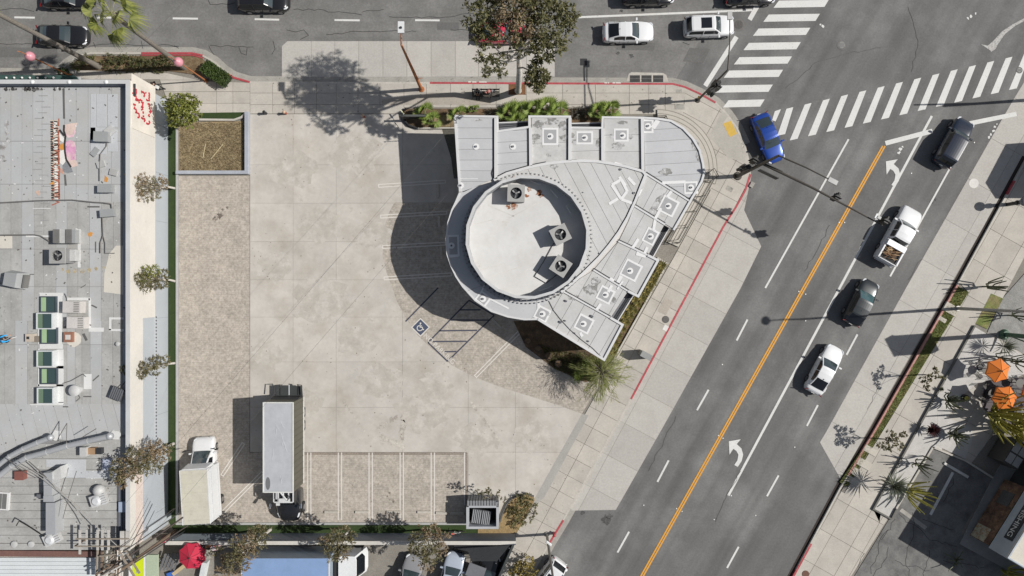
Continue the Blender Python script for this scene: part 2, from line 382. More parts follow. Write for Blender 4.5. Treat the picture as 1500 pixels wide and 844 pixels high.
for a, b in [((686, 120.6), (690, 120.6)), ((692, 120.6), (698, 120.8)), ((702, 120.7), (713, 120.8)), ((885, 121.9), (889, 122)), ((890, 122), (892, 122)), ((897, 122), (901, 122)), ((902, 122), (909, 122))]:
    p, q = P(*a), P(*b); mb.sheet([(p[0], p[1]+.04), (p[0], p[1]-.06), (q[0], q[1]-.06), (q[0], q[1]+.04)], .151)
obj('kerb_stencil', mb, P_WHITE2, kerbo)
# east side kerb (faces west): dark brown strip as gutter, faded red kerb
EK = PP([(1620, 18), (1500, 234), (1400, 417), (1279, 630), (1228, 715), (1157, 848), (900, 1310)])
structure('east_gutter', MB().bandp(EK, -.0, -.32, .004, .012), mat('gutter_dark_brown', (.035, .026, .022), .95, fvar=.3, var=.3))
ek = structure('east_kerb', MB().bandp(EK, 0, .16, 0, .2), C_KERB)
obj('kerb_paint', MB().bandp(PP([(1400, 417), (1279, 630), (1240, 695)]), -.01, .165, 0, .205), K_PINK, ek)
obj('kerb_paint', MB().bandp(PP([(1186, 795), (1157, 848), (1100, 950)]), -.01, .165, 0, .205), K_RED, ek)
obj('kerb_paint', MB().bandp(PP([(1483, 265), (1472, 285)]), -.01, .165, 0, .205), K_RED, ek)

def slabs(parent, region, org, ang, us, vs, m, z=.0, th=.05, gap=.03, name='concrete_slab', skip=None, minarea=.04):
    """cut a region into slabs: us / vs are joint positions along and across the direction ang"""
    c, s = math.cos(ang), math.sin(ang); out = []
    def W(u, v): return (org[0]+c*u-s*v, org[1]+s*u+c*v)
    g = gap/2
    for i in range(len(us)-1):
        for j in range(len(vs)-1):
            cell = [W(us[i]+g, vs[j]+g), W(us[i+1]-g, vs[j]+g), W(us[i+1]-g, vs[j+1]-g), W(us[i]+g, vs[j+1]-g)]
            if area(cell) < 0: cell.reverse()
            q = clip(region, cell)
            if len(q) < 3 or abs(area(q)) < minarea: continue
            mm = m[(i*7+j*3) % len(m)] if isinstance(m, list) else m
            out.append(obj(name, MB().prism(q, z, z+th+random.uniform(-.003, .003)), mm, parent))
    return out
def steps(a, b, d, j=0):
    r = [a]; x = a
    while x < b-1e-6: x += d*(1+random.uniform(-j, j)); r.append(x)
    return r
# bus pad (flush) in the north street
pad = PP([(413, 68), (421, 60.5), (812.5, 60.5), (812.5, 112.5), (413, 112.5)])
padS = structure('bus_pad', MB().sheet(pad, .006), C_JOINT)
slabs(padS, pad, P(0, 422), 0, [(x)/16 for x in (400, 456, 490.5, 525.5, 561, 596, 631.5, 667, 701, 737, 771, 820)], [(422-y)/16 for y in (115, 112, 60)][::1] if False else [(422-113)/16, (422-60)/16], C_PAD, .006, .006, gap=.035) if False else None
xs = [(x-750)/16 for x in (400, 456, 490.5, 525.5, 561, 596, 631.5, 667, 701, 737, 771, 820)]
slabs(padS, pad, (0, 0), 0, xs, [(422-113.2)/16, (422-60)/16], C_PAD, .006, .006, gap=.035)
# concrete lane west of the diagonal road
wpad = PP([(1101, 256), (1090, 308), (1115, 361), (1085, 422), (967, 633), (902, 747), (838, 748), (836, 744), (898, 632), (925, 585), (1060, 333), (1078, 305), (1092, 280)])
DIR = math.atan2(135, 252)*-1
def rot(p, a): return (p[0]*math.cos(a)-p[1]*math.sin(a), p[0]*math.sin(a)+p[1]*math.cos(a))
RA = math.atan2(-(585-333), -(1060-925)*-1*-1)  # direction of travel down the road (towards lower left)
RA = math.atan2(*reversed(sub(P(925, 585), P(1060, 333))))
wp = structure('concrete_lane', MB().sheet(wpad, .006), C_JOINT)
o0 = P(1060, 333)
slabs(wp, wpad, o0, RA, steps(-6.3, 34, 3.3), [-1, .52, 5.2], C_PAD, .006, .006, gap=.03)
epad = PP([(1640, -110), (1482, 150), (1447, 211), (1327, 422), (1210, 633), (1201, 648), (1229, 698), (1231, 706), (1279, 630), (1400, 417), (1500, 234), (1620, 18)])
ep = structure('parking_lane', MB().sheet(epad, .006), C_JOINT)
RE = math.atan2(*reversed(sub(P(1279, 630), P(1400, 417))))
slabs(ep, epad, P(1400, 417), RE, steps(-26, 24, 4.25), [-7, -.46-1.1, -.40] if False else [-8, -1.35, -.40], C_PAD, .006, .006, gap=.03)
# circle sprayed on it
obj('paint_disc', MB().disc((*P(1426.5, 268.7), .014), .44, .002, 24), mat('pale_paint', (.62, .6, .56), .8, fvar=.1), ep)

# ---- main block: body under everything, then slabs
block = PP(KERB[:-1]+[(-900, 984)])
structure('block_base', MB().prism(band(PP(KERB), -.15, 0)[0][:-1]+PP([(-900, 984)]), -.02, .085), C_JOINT)
ZS, TS = .085, .05
TOP = ZS+TS
# north pavement
nw = PP([(367, 122), (985, 124), (1003, 129), (1000, 168), (905, 168), (905, 158), (592, 158), (588, 167), (367, 167)])
npv = structure('north_pavement', MB().sheet([(0, 0), (0, .01), (.01, 0)], .03), C_JOINT)
slabs(npv, nw, (0, 0), 0, [(x-750)/16 for x in (367, 400, 432, 464, 493, 525, 557, 592, 625, 660, 693, 727, 771, 824, 872, 921.5, 950, 974, 1010)], [(422-y)/16 for y in (168, 154, 137, 120)], C_WALK, ZS, TS)
nw2 = PP([(-60, 112), (84, 110), (99, 103), (246, 108), (300, 120), (367, 122), (367, 167), (250, 167), (247, 150), (235, 117), (-60, 117)])
slabs(npv, nw2, (0, 0), 0, [(x-750)/16 for x in (-60, 20, 60, 100, 148, 207, 269, 318, 342, 367)], [(422-y)/16 for y in (168, 152, 135, 118, 100)], C_WALK, ZS, TS)
# the tapering pavement along the diagonal street
dw = PP([(1002, 129), (1025, 139), (1047, 152), (1065, 170), (1078.5, 190), (1089, 213), (1096, 238), (1097, 256), (1090, 279), (1076, 304), (1058, 332), (923, 584), (896, 631), (834, 743), (824, 761), (804, 794), (700, 978), (640, 978), (735, 812), (757, 779), (784, 736), (787, 739), (856, 608), (905, 520), (985, 380), (1040, 280), (1039, 246), (1030, 205), (1005, 178), (980, 166), (1002, 160)])
dpv = structure('street_pavement', MB().sheet([(0, 0), (0, .01), (.01, 0)], .03), C_JOINT)
slabs(dpv, dw, o0, RA, steps(-14, 45, 1.63, .0), [-9, -4.8, -2.55, -.16+.0] if False else [.0-.0, .9, 2.6, 4.3, 9][0:0] or [-9.5, -5.4, -3.75, -1.9, -.0], [C_WALK], ZS, TS)
# darker back strip of the driveway
bs = PP([(852, 606), (862, 608), (797, 728), (787, 737), (780, 735)])
# parking lot concrete
arc = [(578, 297), (571, 310), (565, 328), (561, 352), (561, 375), (566, 397), (572, 414), (582, 442), (595, 467), (612, 491), (633, 511), (662, 535), (696, 553), (740, 569), (785, 583), (820, 594), (852, 606)]
lot = PP([(367, 168), (586, 168), (588, 178), (598, 187), (612, 190), (672, 190), (672, 297)]+arc+[(785, 733), (760, 722), (741, 738), (732, 762), (727, 766), (685, 766), (685, 662), (367, 662)])
lotS = structure('parking_lot', MB().sheet([(0, 0), (0, .01), (.01, 0)], .03), C_JOINT)
slabs(lotS, lot, (0, 0), 0, [(x-750)/16 for x in (367, 430, 493, 590, 686, 755, 870)], [(422-y)/16 for y in (768, 662, 596.5, 530, 464.5, 410, 354, 298, 242, 167)], C_LOT, ZS, TS, gap=.016)
mb = MB().prism(bs, ZS, TOP+.003); obj('trowelled_strip', mb, mat('concrete_strip', (.33, .32, .295), .9, var=.1, fvar=.1), lotS)
pv = MB().prism(PP(arc+[(880, 560), (900, 500), (760, 440), (690, 380), (672, 297)]), ZS-.02, TOP)
pv.prism(PP([(263, 258), (366.4, 258), (366.4, 662.6), (684.4, 662.6), (684.4, 766), (263, 766)]), ZS-.02, TOP)
pavS = structure('paved_area', pv, C_PAVER)
obj('edge_course', MB().bandp(PP([(440, 664.2), (683, 664.2), (683, 764)]), -.12, .12, ZS, TOP+.003), mat('paver_edge', (.24, .205, .17), .9, fvar=.3, fine=12), pavS)
mb = MB()   # dirt marks on the lot
for x, y, r in [(578, 622, 13), (590, 640, 9), (588, 652, 6)]: pass
mb = MB(); random.seed(3)
for i_, (a_, b_, w_) in enumerate([((592, 600), (587, 658), .3), ((555, 627), (580, 612), .25), ((500, 584), (534, 632), .14), ((690, 590), (735, 650), .16), ((560, 640), (590, 655), .3)]):
    n_ = int(math.dist(a_, b_)/6)
    for k in range(n_+1):
        t_ = k/n_; mb.sheet(rnd_poly(*P(a_[0]+(b_[0]-a_[0])*t_, a_[1]+(b_[1]-a_[1])*t_, TOP), w_*random.uniform(.6, 1.2), 12, .5), TOP+.0045+.0004*(k % 7)+.003*i_)
sm = mat('tyre_smudge', (.34, .31, .27), .9, fvar=.2, var=.2, spots=((.45, .42, .37), 1.5, .42, .95)); obj('tyre_mark', mb, sm, lotS, kind='stuff')
mb = MB()
for x, y, r in [(322, 316, 8), (315, 320, 6), (326, 307, 4), (333, 304, 3), (298, 349, 1.5), (571, 722, 3), (576, 734, 4), (520, 705, 1), (567, 727, 2.2), (602, 700, 1.3), (479, 735, 1), (281, 355, 1)]: mb.sheet(rnd_poly(*P(x, y, TOP), r/16*.55, 16, .55), TOP+.005)
obj('oil_stain', mb, mat('oil_stain_paver', (.14, .12, .10), .85, fvar=.3, spots=((.3, .26, .22), 4, .5, .9)), pavS)
# stall lines: hairpin outlines of two thin lines closed at the end
def hairpin(a, b, w=.26, lw=.085, par=pavS, m=P_WHITE2, z=TOP+.006, closed=(1, 1)):
    p, q = P(*a, TOP), P(*b, TOP); d = unit(sub(q, p)); n_ = (-d[1], d[0]); mb = MB()
    for s in (-1, 1):
        o_ = (n_[0]*w/2*s, n_[1]*w/2*s)
        a_, b_ = band([(p[0]+o_[0], p[1]+o_[1]), (q[0]+o_[0], q[1]+o_[1])], lw/2, -lw/2); mb.sheet([a_[0], a_[1], b_[1], b_[0]], z)
    for c, (e, sg) in zip(closed, ((p, 1), (q, -1))):
        if c:
            e0 = (e[0]+n_[0]*(w/2-lw/2), e[1]+n_[1]*(w/2-lw/2)); e1 = (e[0]-n_[0]*(w/2-lw/2), e[1]-n_[1]*(w/2-lw/2))
            mb.sheet([e0, e1, (e1[0]+d[0]*lw*sg, e1[1]+d[1]*lw*sg), (e0[0]+d[0]*lw*sg, e0[1]+d[1]*lw*sg)], z)
    return obj('stall_line', mb, m, par)
for a, b in [((554, 272.5), (653, 266)), ((557, 317.5), (655, 311.5)), ((560, 362), (653, 357)), ((562, 408), (662, 402))]: hairpin(a, b, par=lotS)
hairpin((696, 552), (762, 485))
hairpin((325, 697), (357, 649)); hairpin((325, 752), (385, 692))
for x in (453, 498, 543, 588.5, 634): hairpin((x, 663), (x, 762), .30, .095, closed=(0, 0))
line_px((680.5, 663), (680.5, 740), .1, TOP+.006, P_WHITE2, 'stall_line', pavS)
# accessible bay
mb = MB()
for a, b in [((642, 421.5), (594, 471)), ((687, 440), (627, 502)), ((627, 502), (655.5, 529.5)), ((655.5, 529.5), (724, 462)), ((687, 440), (724, 462)), ((673, 454), (704, 454)), ((660, 469), (718, 469)), ((643.5, 484.7), (699, 484)), ((632, 500.5), (683.5, 500)), ((650, 515.5), (668.5, 515))]:
    line_px(a, b, .13, TOP+.006, mb=mb)
obj('access_marking', mb, P_NAVY, pavS)
def text_part(name, txt, px, py, z, size, rz, m, par, tilt=None, ext=.0, sp=1.0):
    cu = bpy.data.curves.new(name, 'FONT'); cu.body = txt; cu.size = size; cu.align_x = 'CENTER'; cu.align_y = 'CENTER'; cu.extrude = ext; cu.space_character = sp
    t = bpy.data.objects.new('t', cu); COL.objects.link(t); dg = bpy.context.evaluated_depsgraph_get()
    me = bpy.data.meshes.new_from_object(t.evaluated_get(dg)); bpy.data.objects.remove(t)
    me.materials.clear(); me.materials.append(m); o = bpy.data.objects.new(name, me); COL.objects.link(o)
    x, y = P(px, py, z); M = Matrix.Translation((x, y, z)) @ (tilt or Matrix.Identity(4)) @ Matrix.Rotation(rz, 4, 'Z')
    me.transform(M); o.parent = par; o.matrix_parent_inverse = wmat(par).inverted(); return o
text_part('lettering', 'NO PARKING', 643.5, 511.5, TOP+.008, .62, R(-44), P_WHITE2, pavS, sp=1.0)
a = R(45); cx, cy = P(616, 479.5, TOP)
obj('badge_border', MB().box((cx, cy, TOP+.004), (1.22, 1.22, .006), a), P_WHITE2, pavS)
obj('badge_field', MB().box((cx, cy, TOP+.008), (1.04, 1.04, .006), a), mat('badge_navy', (.06, .075, .12), .8, fvar=.2), pavS)
mb = MB(); zz = TOP+.013
def bl(pts, w, closed=False):
    A, B = band([(cx+x, cy+y) for x, y in pts], w/2, -w/2, closed); n = len(pts)
    for i in range(n if closed else n-1): j = (i+1) % n; mb.sheet([A[i], A[j], B[j], B[i]], zz)
bl([(-.07+.24*math.cos(R(t)), -.08+.24*math.sin(R(t))) for t in range(95, 345, 18)], .075)      # wheel
bl([(-.02, .26), (-.04, .02), (.16, .0), (.22, -.22), (.32, -.20)], .085); bl([(-.03, .14), (.12, .13)], .07)
mb.disc((cx-.0, cy+.36, zz), .075, .001, 12); obj('wheelchair_symbol', mb, P_WHITE2, pavS)

# planting strips on this block
def bed(name, pts, m, z=.15, label=None): return structure(name, MB().prism(PP(pts), .05, z), m)
bed('turf_strip', [(247.5, 160), (259, 160), (259, 766), (700, 768), (700, 780.5), (258, 780.5), (247.5, 762)], TURF, .14)
dirt = bed('dirt_bed', [(263, 180), (362, 178), (362, 251), (263, 252)], DIRT, .17)
bed('turf_patch', [(294, 166), (360, 165), (357, 171), (345, 175), (294, 175)], TURF, .15)
structure('turf_kerb', MB().bandp(PP([(261, 165), (261, 766), (690, 766)]), -.1, .1, .05, .26), mat('kerb_blue_grey', (.36, .36, .35), .85, fvar=.1))
wl_ = thing('retaining_wall', 'low blue-grey retaining wall edging the square dirt bed', 'low wall', (*P(364.5, 252), 0))
WB = mat('wall_blue_grey', (.33, .35, .39), .8, fvar=.08)
obj('wall_run', MB().bandp(PP([(364.5, 166), (364.5, 254), (262, 254)]), -.15, .15, .05, .62), WB, wl_)
obj('kerb_run', MB().bandp(PP([(294, 176.5), (345, 177), (356, 173), (362, 166)]), -.09, .09, .05, .35), C_KERB, wl_)
bed('north_bed', [(591, 160), (905, 160), (905, 186), (676, 190), (612, 189), (600, 184), (593, 175)], SOIL, .17)
bed('dry_grass_patch', [(636, 170), (668, 168), (668, 186), (628, 186.5)], DIRT, .19)
nk = thing('planter_kerb', 'thin black rounded kerb round the west end of the palm bed', 'planter edging', (*P(591, 170), 0))
obj('edging', MB().bandp(PP([(596, 160), (590, 166), (592, 176), (600, 185), (613, 189.5)]), -.06, .06, .08, .45), mat('black_metal', (.03, .03, .032), .5), nk)
obj('edging', MB().bandp(PP([(613, 189.5), (668, 189)]), -.06, .06, .08, .45), C_KERB, nk)
seb = bed('shade_bed', [(752, 470), (880, 470), (905, 505), (880, 545), (858, 560), (812, 540), (770, 508)], SOIL, .155)
facade_bed = bed('facade_bed', [(962, 378), (975, 386), (884, 548), (866, 560), (850, 540), (880, 500), (900, 470)], SOIL, .17)
bk = thing('bed_kerb', 'pale low kerb along the shrub bed beside the east front', 'planter edging', (*P(976, 387), 0))
obj('edging', MB().bandp(PP([(962, 378), (976.5, 386.5), (886, 549)]), -.08, .08, .08, .32), C_KERB, bk)
db = bed('dark_bed', [(648, 190), (670, 190), (672, 262), (665, 262), (661, 232)], mat('dark_bed_ground', (.09, .085, .07), .95, fvar=.3), .16)  # darker ground strip along the west front
# bulb-out bed on the north street
bed('street_bed', [(105, 100), (112, 90), (125, 83), (282, 83), (296, 86), (310, 98), (322, 112), (332, 121), (325, 124), (300, 112), (250, 105), (120, 104)], mat('bed_litter', (.13, .085, .045), .95, fvar=.35, fine=14, col2=(.19, .14, .08), c2scale=3), .16)
obj('planter_brick_rim', MB().bandp(PP([(208, 82), (284, 82), (298, 86)]), -.05, .05, .1, .2), K_RED, kerbo)

# ---- east side
eastp = PP([(1620, 30), (1501, 236), (1402, 418), (1281, 631), (1231, 717), (1160, 848), (1050, 1048), (1800, 1048), (1800, 30)])
structure('east_base', MB().prism(band(EK, .1, 0)[0][:5]+PP([(1157, 848), (1050, 1048), (1900, 1048), (1900, 18)]), -.02, .11), C_JOINT)
# plain areas
epv = structure('east_pavement', MB().sheet([(0, 0), (0, .01), (.01, 0)], .03), C_JOINT)
oe = P(1400, 417)
ewalk = PP([(1622, 22), (1502, 236), (1404, 414), (1417, 428), (1236, 722), (1230, 719), (1160, 846), (1100, 955), (1150, 955), (1245, 844), (1310, 742), (1277, 744), (1425, 478), (1455, 432), (1467, 437), (1560, 260), (1700, 22)])
slabs(epv, ewalk, oe, RE, steps(-28, 38, 3.15), [0, .16, 1.35, 3.4, 4.6, 9, 14], C_WALK, .11, .045)
slabs(epv, PP([(1445, 470), (1500, 500), (1480, 600), (1420, 680), (1395, 655), (1352, 640), (1372, 600), (1400, 560), (1410, 530)]), oe, RE, steps(-28, 38, 2.4), [4.6, 7, 9.5, 12], C_WALK, .112, .03)
Zg = .165
def ebed(name, pts, m, z=Zg): return structure(name, MB().prism(PP(pts), .05, z), m)
ebed('lawn_strip', [(1401, 419.5), (1417.5, 428), (1240, 712), (1229, 706), (1281, 631)], GRASS)
ebed('lawn_patch', [(1450, 430), (1467.5, 437.5), (1444, 482), (1427, 474)], GRASS)
sa = math.atan2(*reversed(sub(P(1279, 630), P(1400, 417))))
SSM = mat('stepping_concrete', (.45, .42, .36), .85, fvar=.08)
for k, (x, y, w, h) in enumerate([(1391.5, 453, 1.0, .9), (1378.5, 468, .55, .4), (1274, 659.5, .95, .62), (1264.5, 679, .95, .72), (1256, 693, .9, .72), (1248.5, 704, .8, .6)]):
    o_ = obj('stepping_stone', MB().box((0, 0, .105), (h*.95, w*1.35, .21)), SSM, loc=(*P(x, y), .0), rz=sa)
    tag(o_, ['pale concrete pad in the lawn under the street light', 'small pale pad just below the street light in the lawn', 'topmost stepping stone in the lower lawn strip', 'second stepping stone down in the lower lawn strip', 'third stepping stone down in the lower lawn strip', 'lowest stepping stone at the lawn end'][k], 'stepping stone', 'stepping stones in the lawn strip')
ebed('gravel_bed', [(1425, 478), (1462, 500), (1505, 525), (1505, 545), (1470, 560), (1432, 560), (1400, 585), (1385, 615), (1378, 660), (1362, 655), (1310, 743), (1303, 758), (1277, 744), (1350, 612)], GRAVEL, .16)
ebed('gravel_arm', [(1372, 606), (1420, 625), (1424, 640), (1412, 672), (1370, 652)], GRAVEL, .165)
ebed('gravel_dark_bed', [(1467, 437), (1500, 400), (1560, 380), (1560, 520), (1500, 520), (1445, 486)], mat('grey_gravel', (.24, .235, .22), .95, fvar=.3, fine=16, var=.2, scale=1.5), .16)
ebed('parking_court', [(1366, 656), (1412, 675), (1452, 700), (1405, 780), (1500, 848), (1500, 1048), (1130, 1048), (1250, 844), (1311, 744)], A_LOT, .15)
ebed('court_walk', [(1452, 700), (1480, 655), (1560, 600), (1600, 700), (1500, 848), (1404, 796)], mat('court_concrete', (.27, .265, .25), .9, fvar=.12, var=.12), .17)
gw = thing('gravel_bed_wall', 'thin dark wall along the pavement side of the cactus bed', 'low wall', (*P(1350, 612), 0))
obj('wall_run', MB().bandp(PP([(1425, 477), (1350, 612), (1277, 744.5), (1303.5, 759), (1311, 744)]), -.07, .07, .05, .34), mat('gravel_wall_dark', (.13, .125, .11), .85, fvar=.12), gw)  # thin wall in an even dark grey
gw = thing('parking_kerb', 'concrete wheel kerb between the cactus bed and the parking court', 'kerb', (*P(1412, 674), 0))
obj('kerb_run', MB().bandp(PP([(1366, 655), (1412, 674), (1452, 699)]), -.08, .08, .1, .3), C_KERB, gw)
gw = thing('kerb_edge', 'pale concrete edge between white gravel and parking asphalt', 'kerb', (*P(1336, 699), 0))
obj('kerb_run', MB().bandp(PP([(1364, 655), (1311, 744)]), -.08, .08, .1, .26), C_KERB, gw)
ecr = [[(1315, 752), (1355, 785), (1400, 800)], [(1290, 790), (1310, 760)], [(1335, 750), (1337, 780), (1325, 820), (1333, 850)], [(1300, 800), (1290, 830), (1270, 850)], [(1350, 760), (1380, 770), (1395, 775)], [(1360, 805), (1352, 845)], [(1255, 830), (1265, 810)], [(1380, 820), (1440, 830)], [(1310, 820), (1360, 835)], [(1395, 700), (1380, 735)], [(1275, 840), (1285, 800), (1300, 775)]]
mb = MB()
for c in ecr: o_ = crack(c, .045, z=.156, j=.2); i = len(mb.v); mb.v += o_.v; mb.f += [tuple(i+k for k in f) for f in o_.f]; mb.mi += o_.mi
obj('asphalt_crack', mb, CRACK, bpy.data.objects['parking_court'])
line_px((1396, 692), (1363, 754), .26, .16, P_WHITE, 'stall_line', bpy.data.objects['parking_court'])
obj('joint_strip', MB().prism(PP([(1316, 748), (1353, 775), (1357, 771), (1320, 744)]), .1, .156), C_GUT, bpy.data.objects['parking_court'])
# wheel stops
WS = mat('wheel_stop_concrete', (.42, .39, .34), .85, fvar=.15)
def wheel_stop(a, b, lab, z=TOP, m=WS):
    p, q = P(*a, z), P(*b, z); L = math.dist(p, q); an = math.atan2(q[1]-p[1], q[0]-p[0]); h = .12
    mb = MB().prism([(-L/2, -.13), (L/2, -.13), (L/2, .13), (-L/2, .13)], 0, h, [(-L/2+.04, -.10), (L/2-.04, -.10), (L/2-.04, .10), (-L/2+.04, .10)])
    return tag(obj('wheel_stop', mb, m, loc=((p[0]+q[0])/2, (p[1]+q[1])/2, z), rz=an), lab, 'wheel stop', 'concrete wheel stops in the parking stalls')
for (a, b, l_) in [((641, 270), (642, 290), 'wheel stop against the building in the topmost shaded stall'), ((643, 316), (644, 334), 'wheel stop in the second shaded stall from the top'), ((646, 361), (647, 380), 'wheel stop in the third shaded stall from the top'),
                   ((720, 467), (734, 480), 'slanting wheel stop beside the hatched access aisle'), ((475, 750), (496, 750), 'wheel stop in the first striped stall right of the black truck'), ((520, 750), (541, 750), 'wheel stop in the second striped stall right of the black truck'),
                   ((566, 750), (587, 750), 'wheel stop in the third striped stall right of the black truck'), ((611, 750), (632, 750), 'wheel stop in the fourth striped stall right of the black truck'), ((638, 751), (657, 752), 'wheel stop half in the shade of the trash enclosure'), ((658, 752), (680, 752), 'wheel stop wholly in the shade of the trash enclosure'), ((446, 750), (449.5, 750), 'stub of a wheel stop beside the black truck cab')]:
    wheel_stop(a, b, l_)
wheel_stop((1382, 678), (1418, 699), 'long white wheel stop in the parking court by the cactus bed', .16, mat('wheel_stop_white', (.6, .59, .56), .8, fvar=.1))
# storm drain grates in the kerb
dr = thing('storm_drain', 'storm drain with three iron grates set in the kerb', 'storm drain', (*P(947, 115), 0))
obj('frame', MB().prism(PP([(918, 119), (921, 108), (925, 106), (971, 107), (976, 110), (979, 120)]), 0, .014), C_KERB, dr)
for k in range(3):
    x0 = 922+k*17; g = MB(); a_ = P(x0+.5, 120.5); b_ = P(x0+15.5, 110.5)
    fr = obj('grate', MB().prism([a_, (b_[0], a_[1]), b_, (a_[0], b_[1])], .0, .016), mat('drain_dark', (.02, .02, .02), .9), dr)
    for q in range(9): g.box((a_[0]+(b_[0]-a_[0])*(q+.5)/9, (a_[1]+b_[1])/2, .024), (.035, b_[1]-a_[1], .02))
    g.box(((a_[0]+b_[0])/2, (a_[1]+b_[1])/2, .026), (b_[0]-a_[0], .06, .02)); obj('bar', g, mat('iron_grate', (.14, .135, .13), .5, .5), fr)
# pavement lids and tactile pad
for (x, y, w, h, l_, m_) in [(974.5, 480.5, .5, .42, 'white square utility lid in the pavement by the red kerb', mat('lid_white', (.62, .61, .58), .7)), (994, 134, .55, .28, 'small rectangular utility lid near the corner pole', C_GUT), (995, 157, .9, .5, 'larger rectangular utility lid below the corner pole', C_GUT), (1101, 271, .5, .35, 'grey utility lid on the pavement inside the red corner kerb', C_GUT), (1068, 277, .4, .6, 'narrow utility lid in the pavement right of the ramp', C_GUT)]:
    tag(obj('access_cover', MB().box((0, 0, 0), (w, h, .016)), m_, loc=(*P(x, y), TOP+.005), rz=RA if x < 980 or x > 1000 else 0), l_, 'utility lid')
tag(obj('manhole', MB().disc((0, 0, 0), .33, .02, 22), IRON, loc=(*P(974.5, 468), TOP)), 'dark round iron lid in the pavement by the red kerb', 'utility lid')
tag(obj('manhole', MB().disc((0, 0, 0), .33, .02, 22), mat('rust_lid', (.12, .06, .04), .8), loc=(*P(1179, 840), .157)), 'rusty round lid at the bottom of the east pavement', 'utility lid')
tp = thing('tactile_pad', 'yellow tactile pad on the corner ramp beside the blue car', 'tactile paving', (*P(1069, 190), TOP))
TY = mat('tactile_yellow', (.55, .36, .07), .8, fvar=.1)
mb = MB().prism(PP([(1058.5, 181.5), (1070, 177.5), (1079, 196.5), (1068, 201.5)]), TOP-.01, TOP+.01); obj('pad', mb, TY, tp)
mb = MB()
for i in range(9):
    for j in range(5):
        x = 1060.5+i*1.05+(j*2.2); y = 183.5+i*2.0-(j*.8); mb.disc((*P(x, y, TOP), TOP+.01), .022, .012, 6)
obj('dome', mb, TY, tp, kind='stuff')
# ramp wings of the corner
obj('ramp_wing', MB().prism(PP([(1038, 200), (1060, 158), (1066, 170), (1058, 182), (1068, 201), (1075, 196), (1086, 212), (1092, 238), (1066, 232)]), TOP-.02, TOP+.004), mat('ramp_concrete', (.38, .36, .32), .9, fvar=.1, var=.1), dpv)
# tree pit
obj('tree_pit', MB().prism(PP([(745, 124), (770, 124), (770, 139.5), (745, 139.5)]), TOP-.02, TOP+.006), mat('mulch', (.16, .075, .035), .95, fvar=.45, fine=12, bump=.6), npv)
obj('slab_patch', MB().prism(PP([(660, 137), (719, 134), (719, 154), (600, 154.5), (560, 154.5), (560, 146)]), TOP-.03, TOP+.005), mat('concrete_brownish', (.35, .315, .27), .9, fvar=.1, var=.12), npv)
obj('slab_patch', MB().prism(PP([(887, 455), (906, 462), (898, 478), (880, 467)]) if False else PP([(974, 436), (985, 442), (975, 462), (963, 456)]), TOP-.03, TOP+.005), mat('concrete_brownish', (.35, .315, .27), .9), dpv)

# fallen leaves, grit and chips lying about
random.seed(31)
for nm_, reg_, n_, z_, m_, lab_ in [('leaf_litter', (263, 160, 860, 765), 520, TOP+.012, mat('litter_brown', (.17, .13, .09), .9, fvar=.3), 'scattered leaf litter and grit on the parking lot'), ('pavement_litter', (375, 112, 1000, 158), 160, TOP+.012, mat('litter_grey', (.16, .145, .12), .9, fvar=.3), 'bits of litter along the north pavement')]:
    mb = MB()
    for _ in range(n_):
        x, y = P(random.uniform(reg_[0], reg_[2]), random.uniform(reg_[1], reg_[3])); r = random.choice((.03, .035, .04, .05, .07)); a = random.random()*6; mb.face([(x+r*math.cos(a+q*2.1), y+r*math.sin(a+q*2.1), z_+random.uniform(0, .01)) for q in range(3)])
    tag(obj(nm_, mb, m_), lab_, 'litter', kind='stuff')
# broad weathered stains on the lot, each with its own outline
mb = MB()
for i_, (x, y, r) in enumerate([(430, 250, 26), (520, 225, 30), (470, 330, 24), (545, 345, 20), (400, 390, 22), (470, 440, 34), (620, 600, 30), (560, 560, 26), (700, 640, 24), (520, 500, 22), (395, 520, 18), (640, 560, 18), (780, 640, 22), (450, 590, 20)]):
    W = [(px_, py_) for px_, py_ in rnd_poly(*P(x, y, TOP), r/16, 26, .25)]; mb.sheet([(P(x, y, TOP)[0]+(q[0]-P(x, y, TOP)[0])*1.3, q[1]) for q in W], TOP+.0042+.00025*i_)
obj('weather_stain', mb, mat('weathered_concrete', (.415, .385, .34), .9, var=.10, scale=1.1, fine=5, fvar=.07, spots=((.465, .438, .398), .8, .47, .95)), lotS, kind='stuff')

# patches and sealed seams of the junction and the diagonal street
mb = MB()
for q in [[(1010, 70), (1040, 72), (1030, 92), (1000, 90)], [(640, 33), (672, 33), (672, 44), (640, 44)], [(0, 69), (84, 71), (84, 84), (0, 84)], [(905, 62), (960, 63), (958, 74), (903, 73)]]: mb.sheet(PP(q), .0075)
obj('asphalt_patch', mb, mat('asphalt_patch', (.125, .122, .117), .9, var=.1, fvar=.15, fine=6), road, kind='stuff')
mb = MB()
for c in [[(1150, 130), (1190, 95), (1235, 80), (1290, 70)], [(1330, 10), (1345, 60), (1335, 105)], [(1215, 330), (1190, 380), (1178, 398)], [(990, 610), (965, 660), (950, 690)], [(1085, 690), (1060, 735), (1048, 765)], [(1290, 560), (1270, 600)], [(1350, 380), (1330, 410)]]: o_ = crack(c, .035, j=.12); i = len(mb.v); mb.v += o_.v; mb.f += [tuple(i+k for k in f) for f in o_.f]; mb.mi += o_.mi
obj('asphalt_crack', mb, mat('crack_faint', (.085, .083, .08), .95), road, kind='stuff')
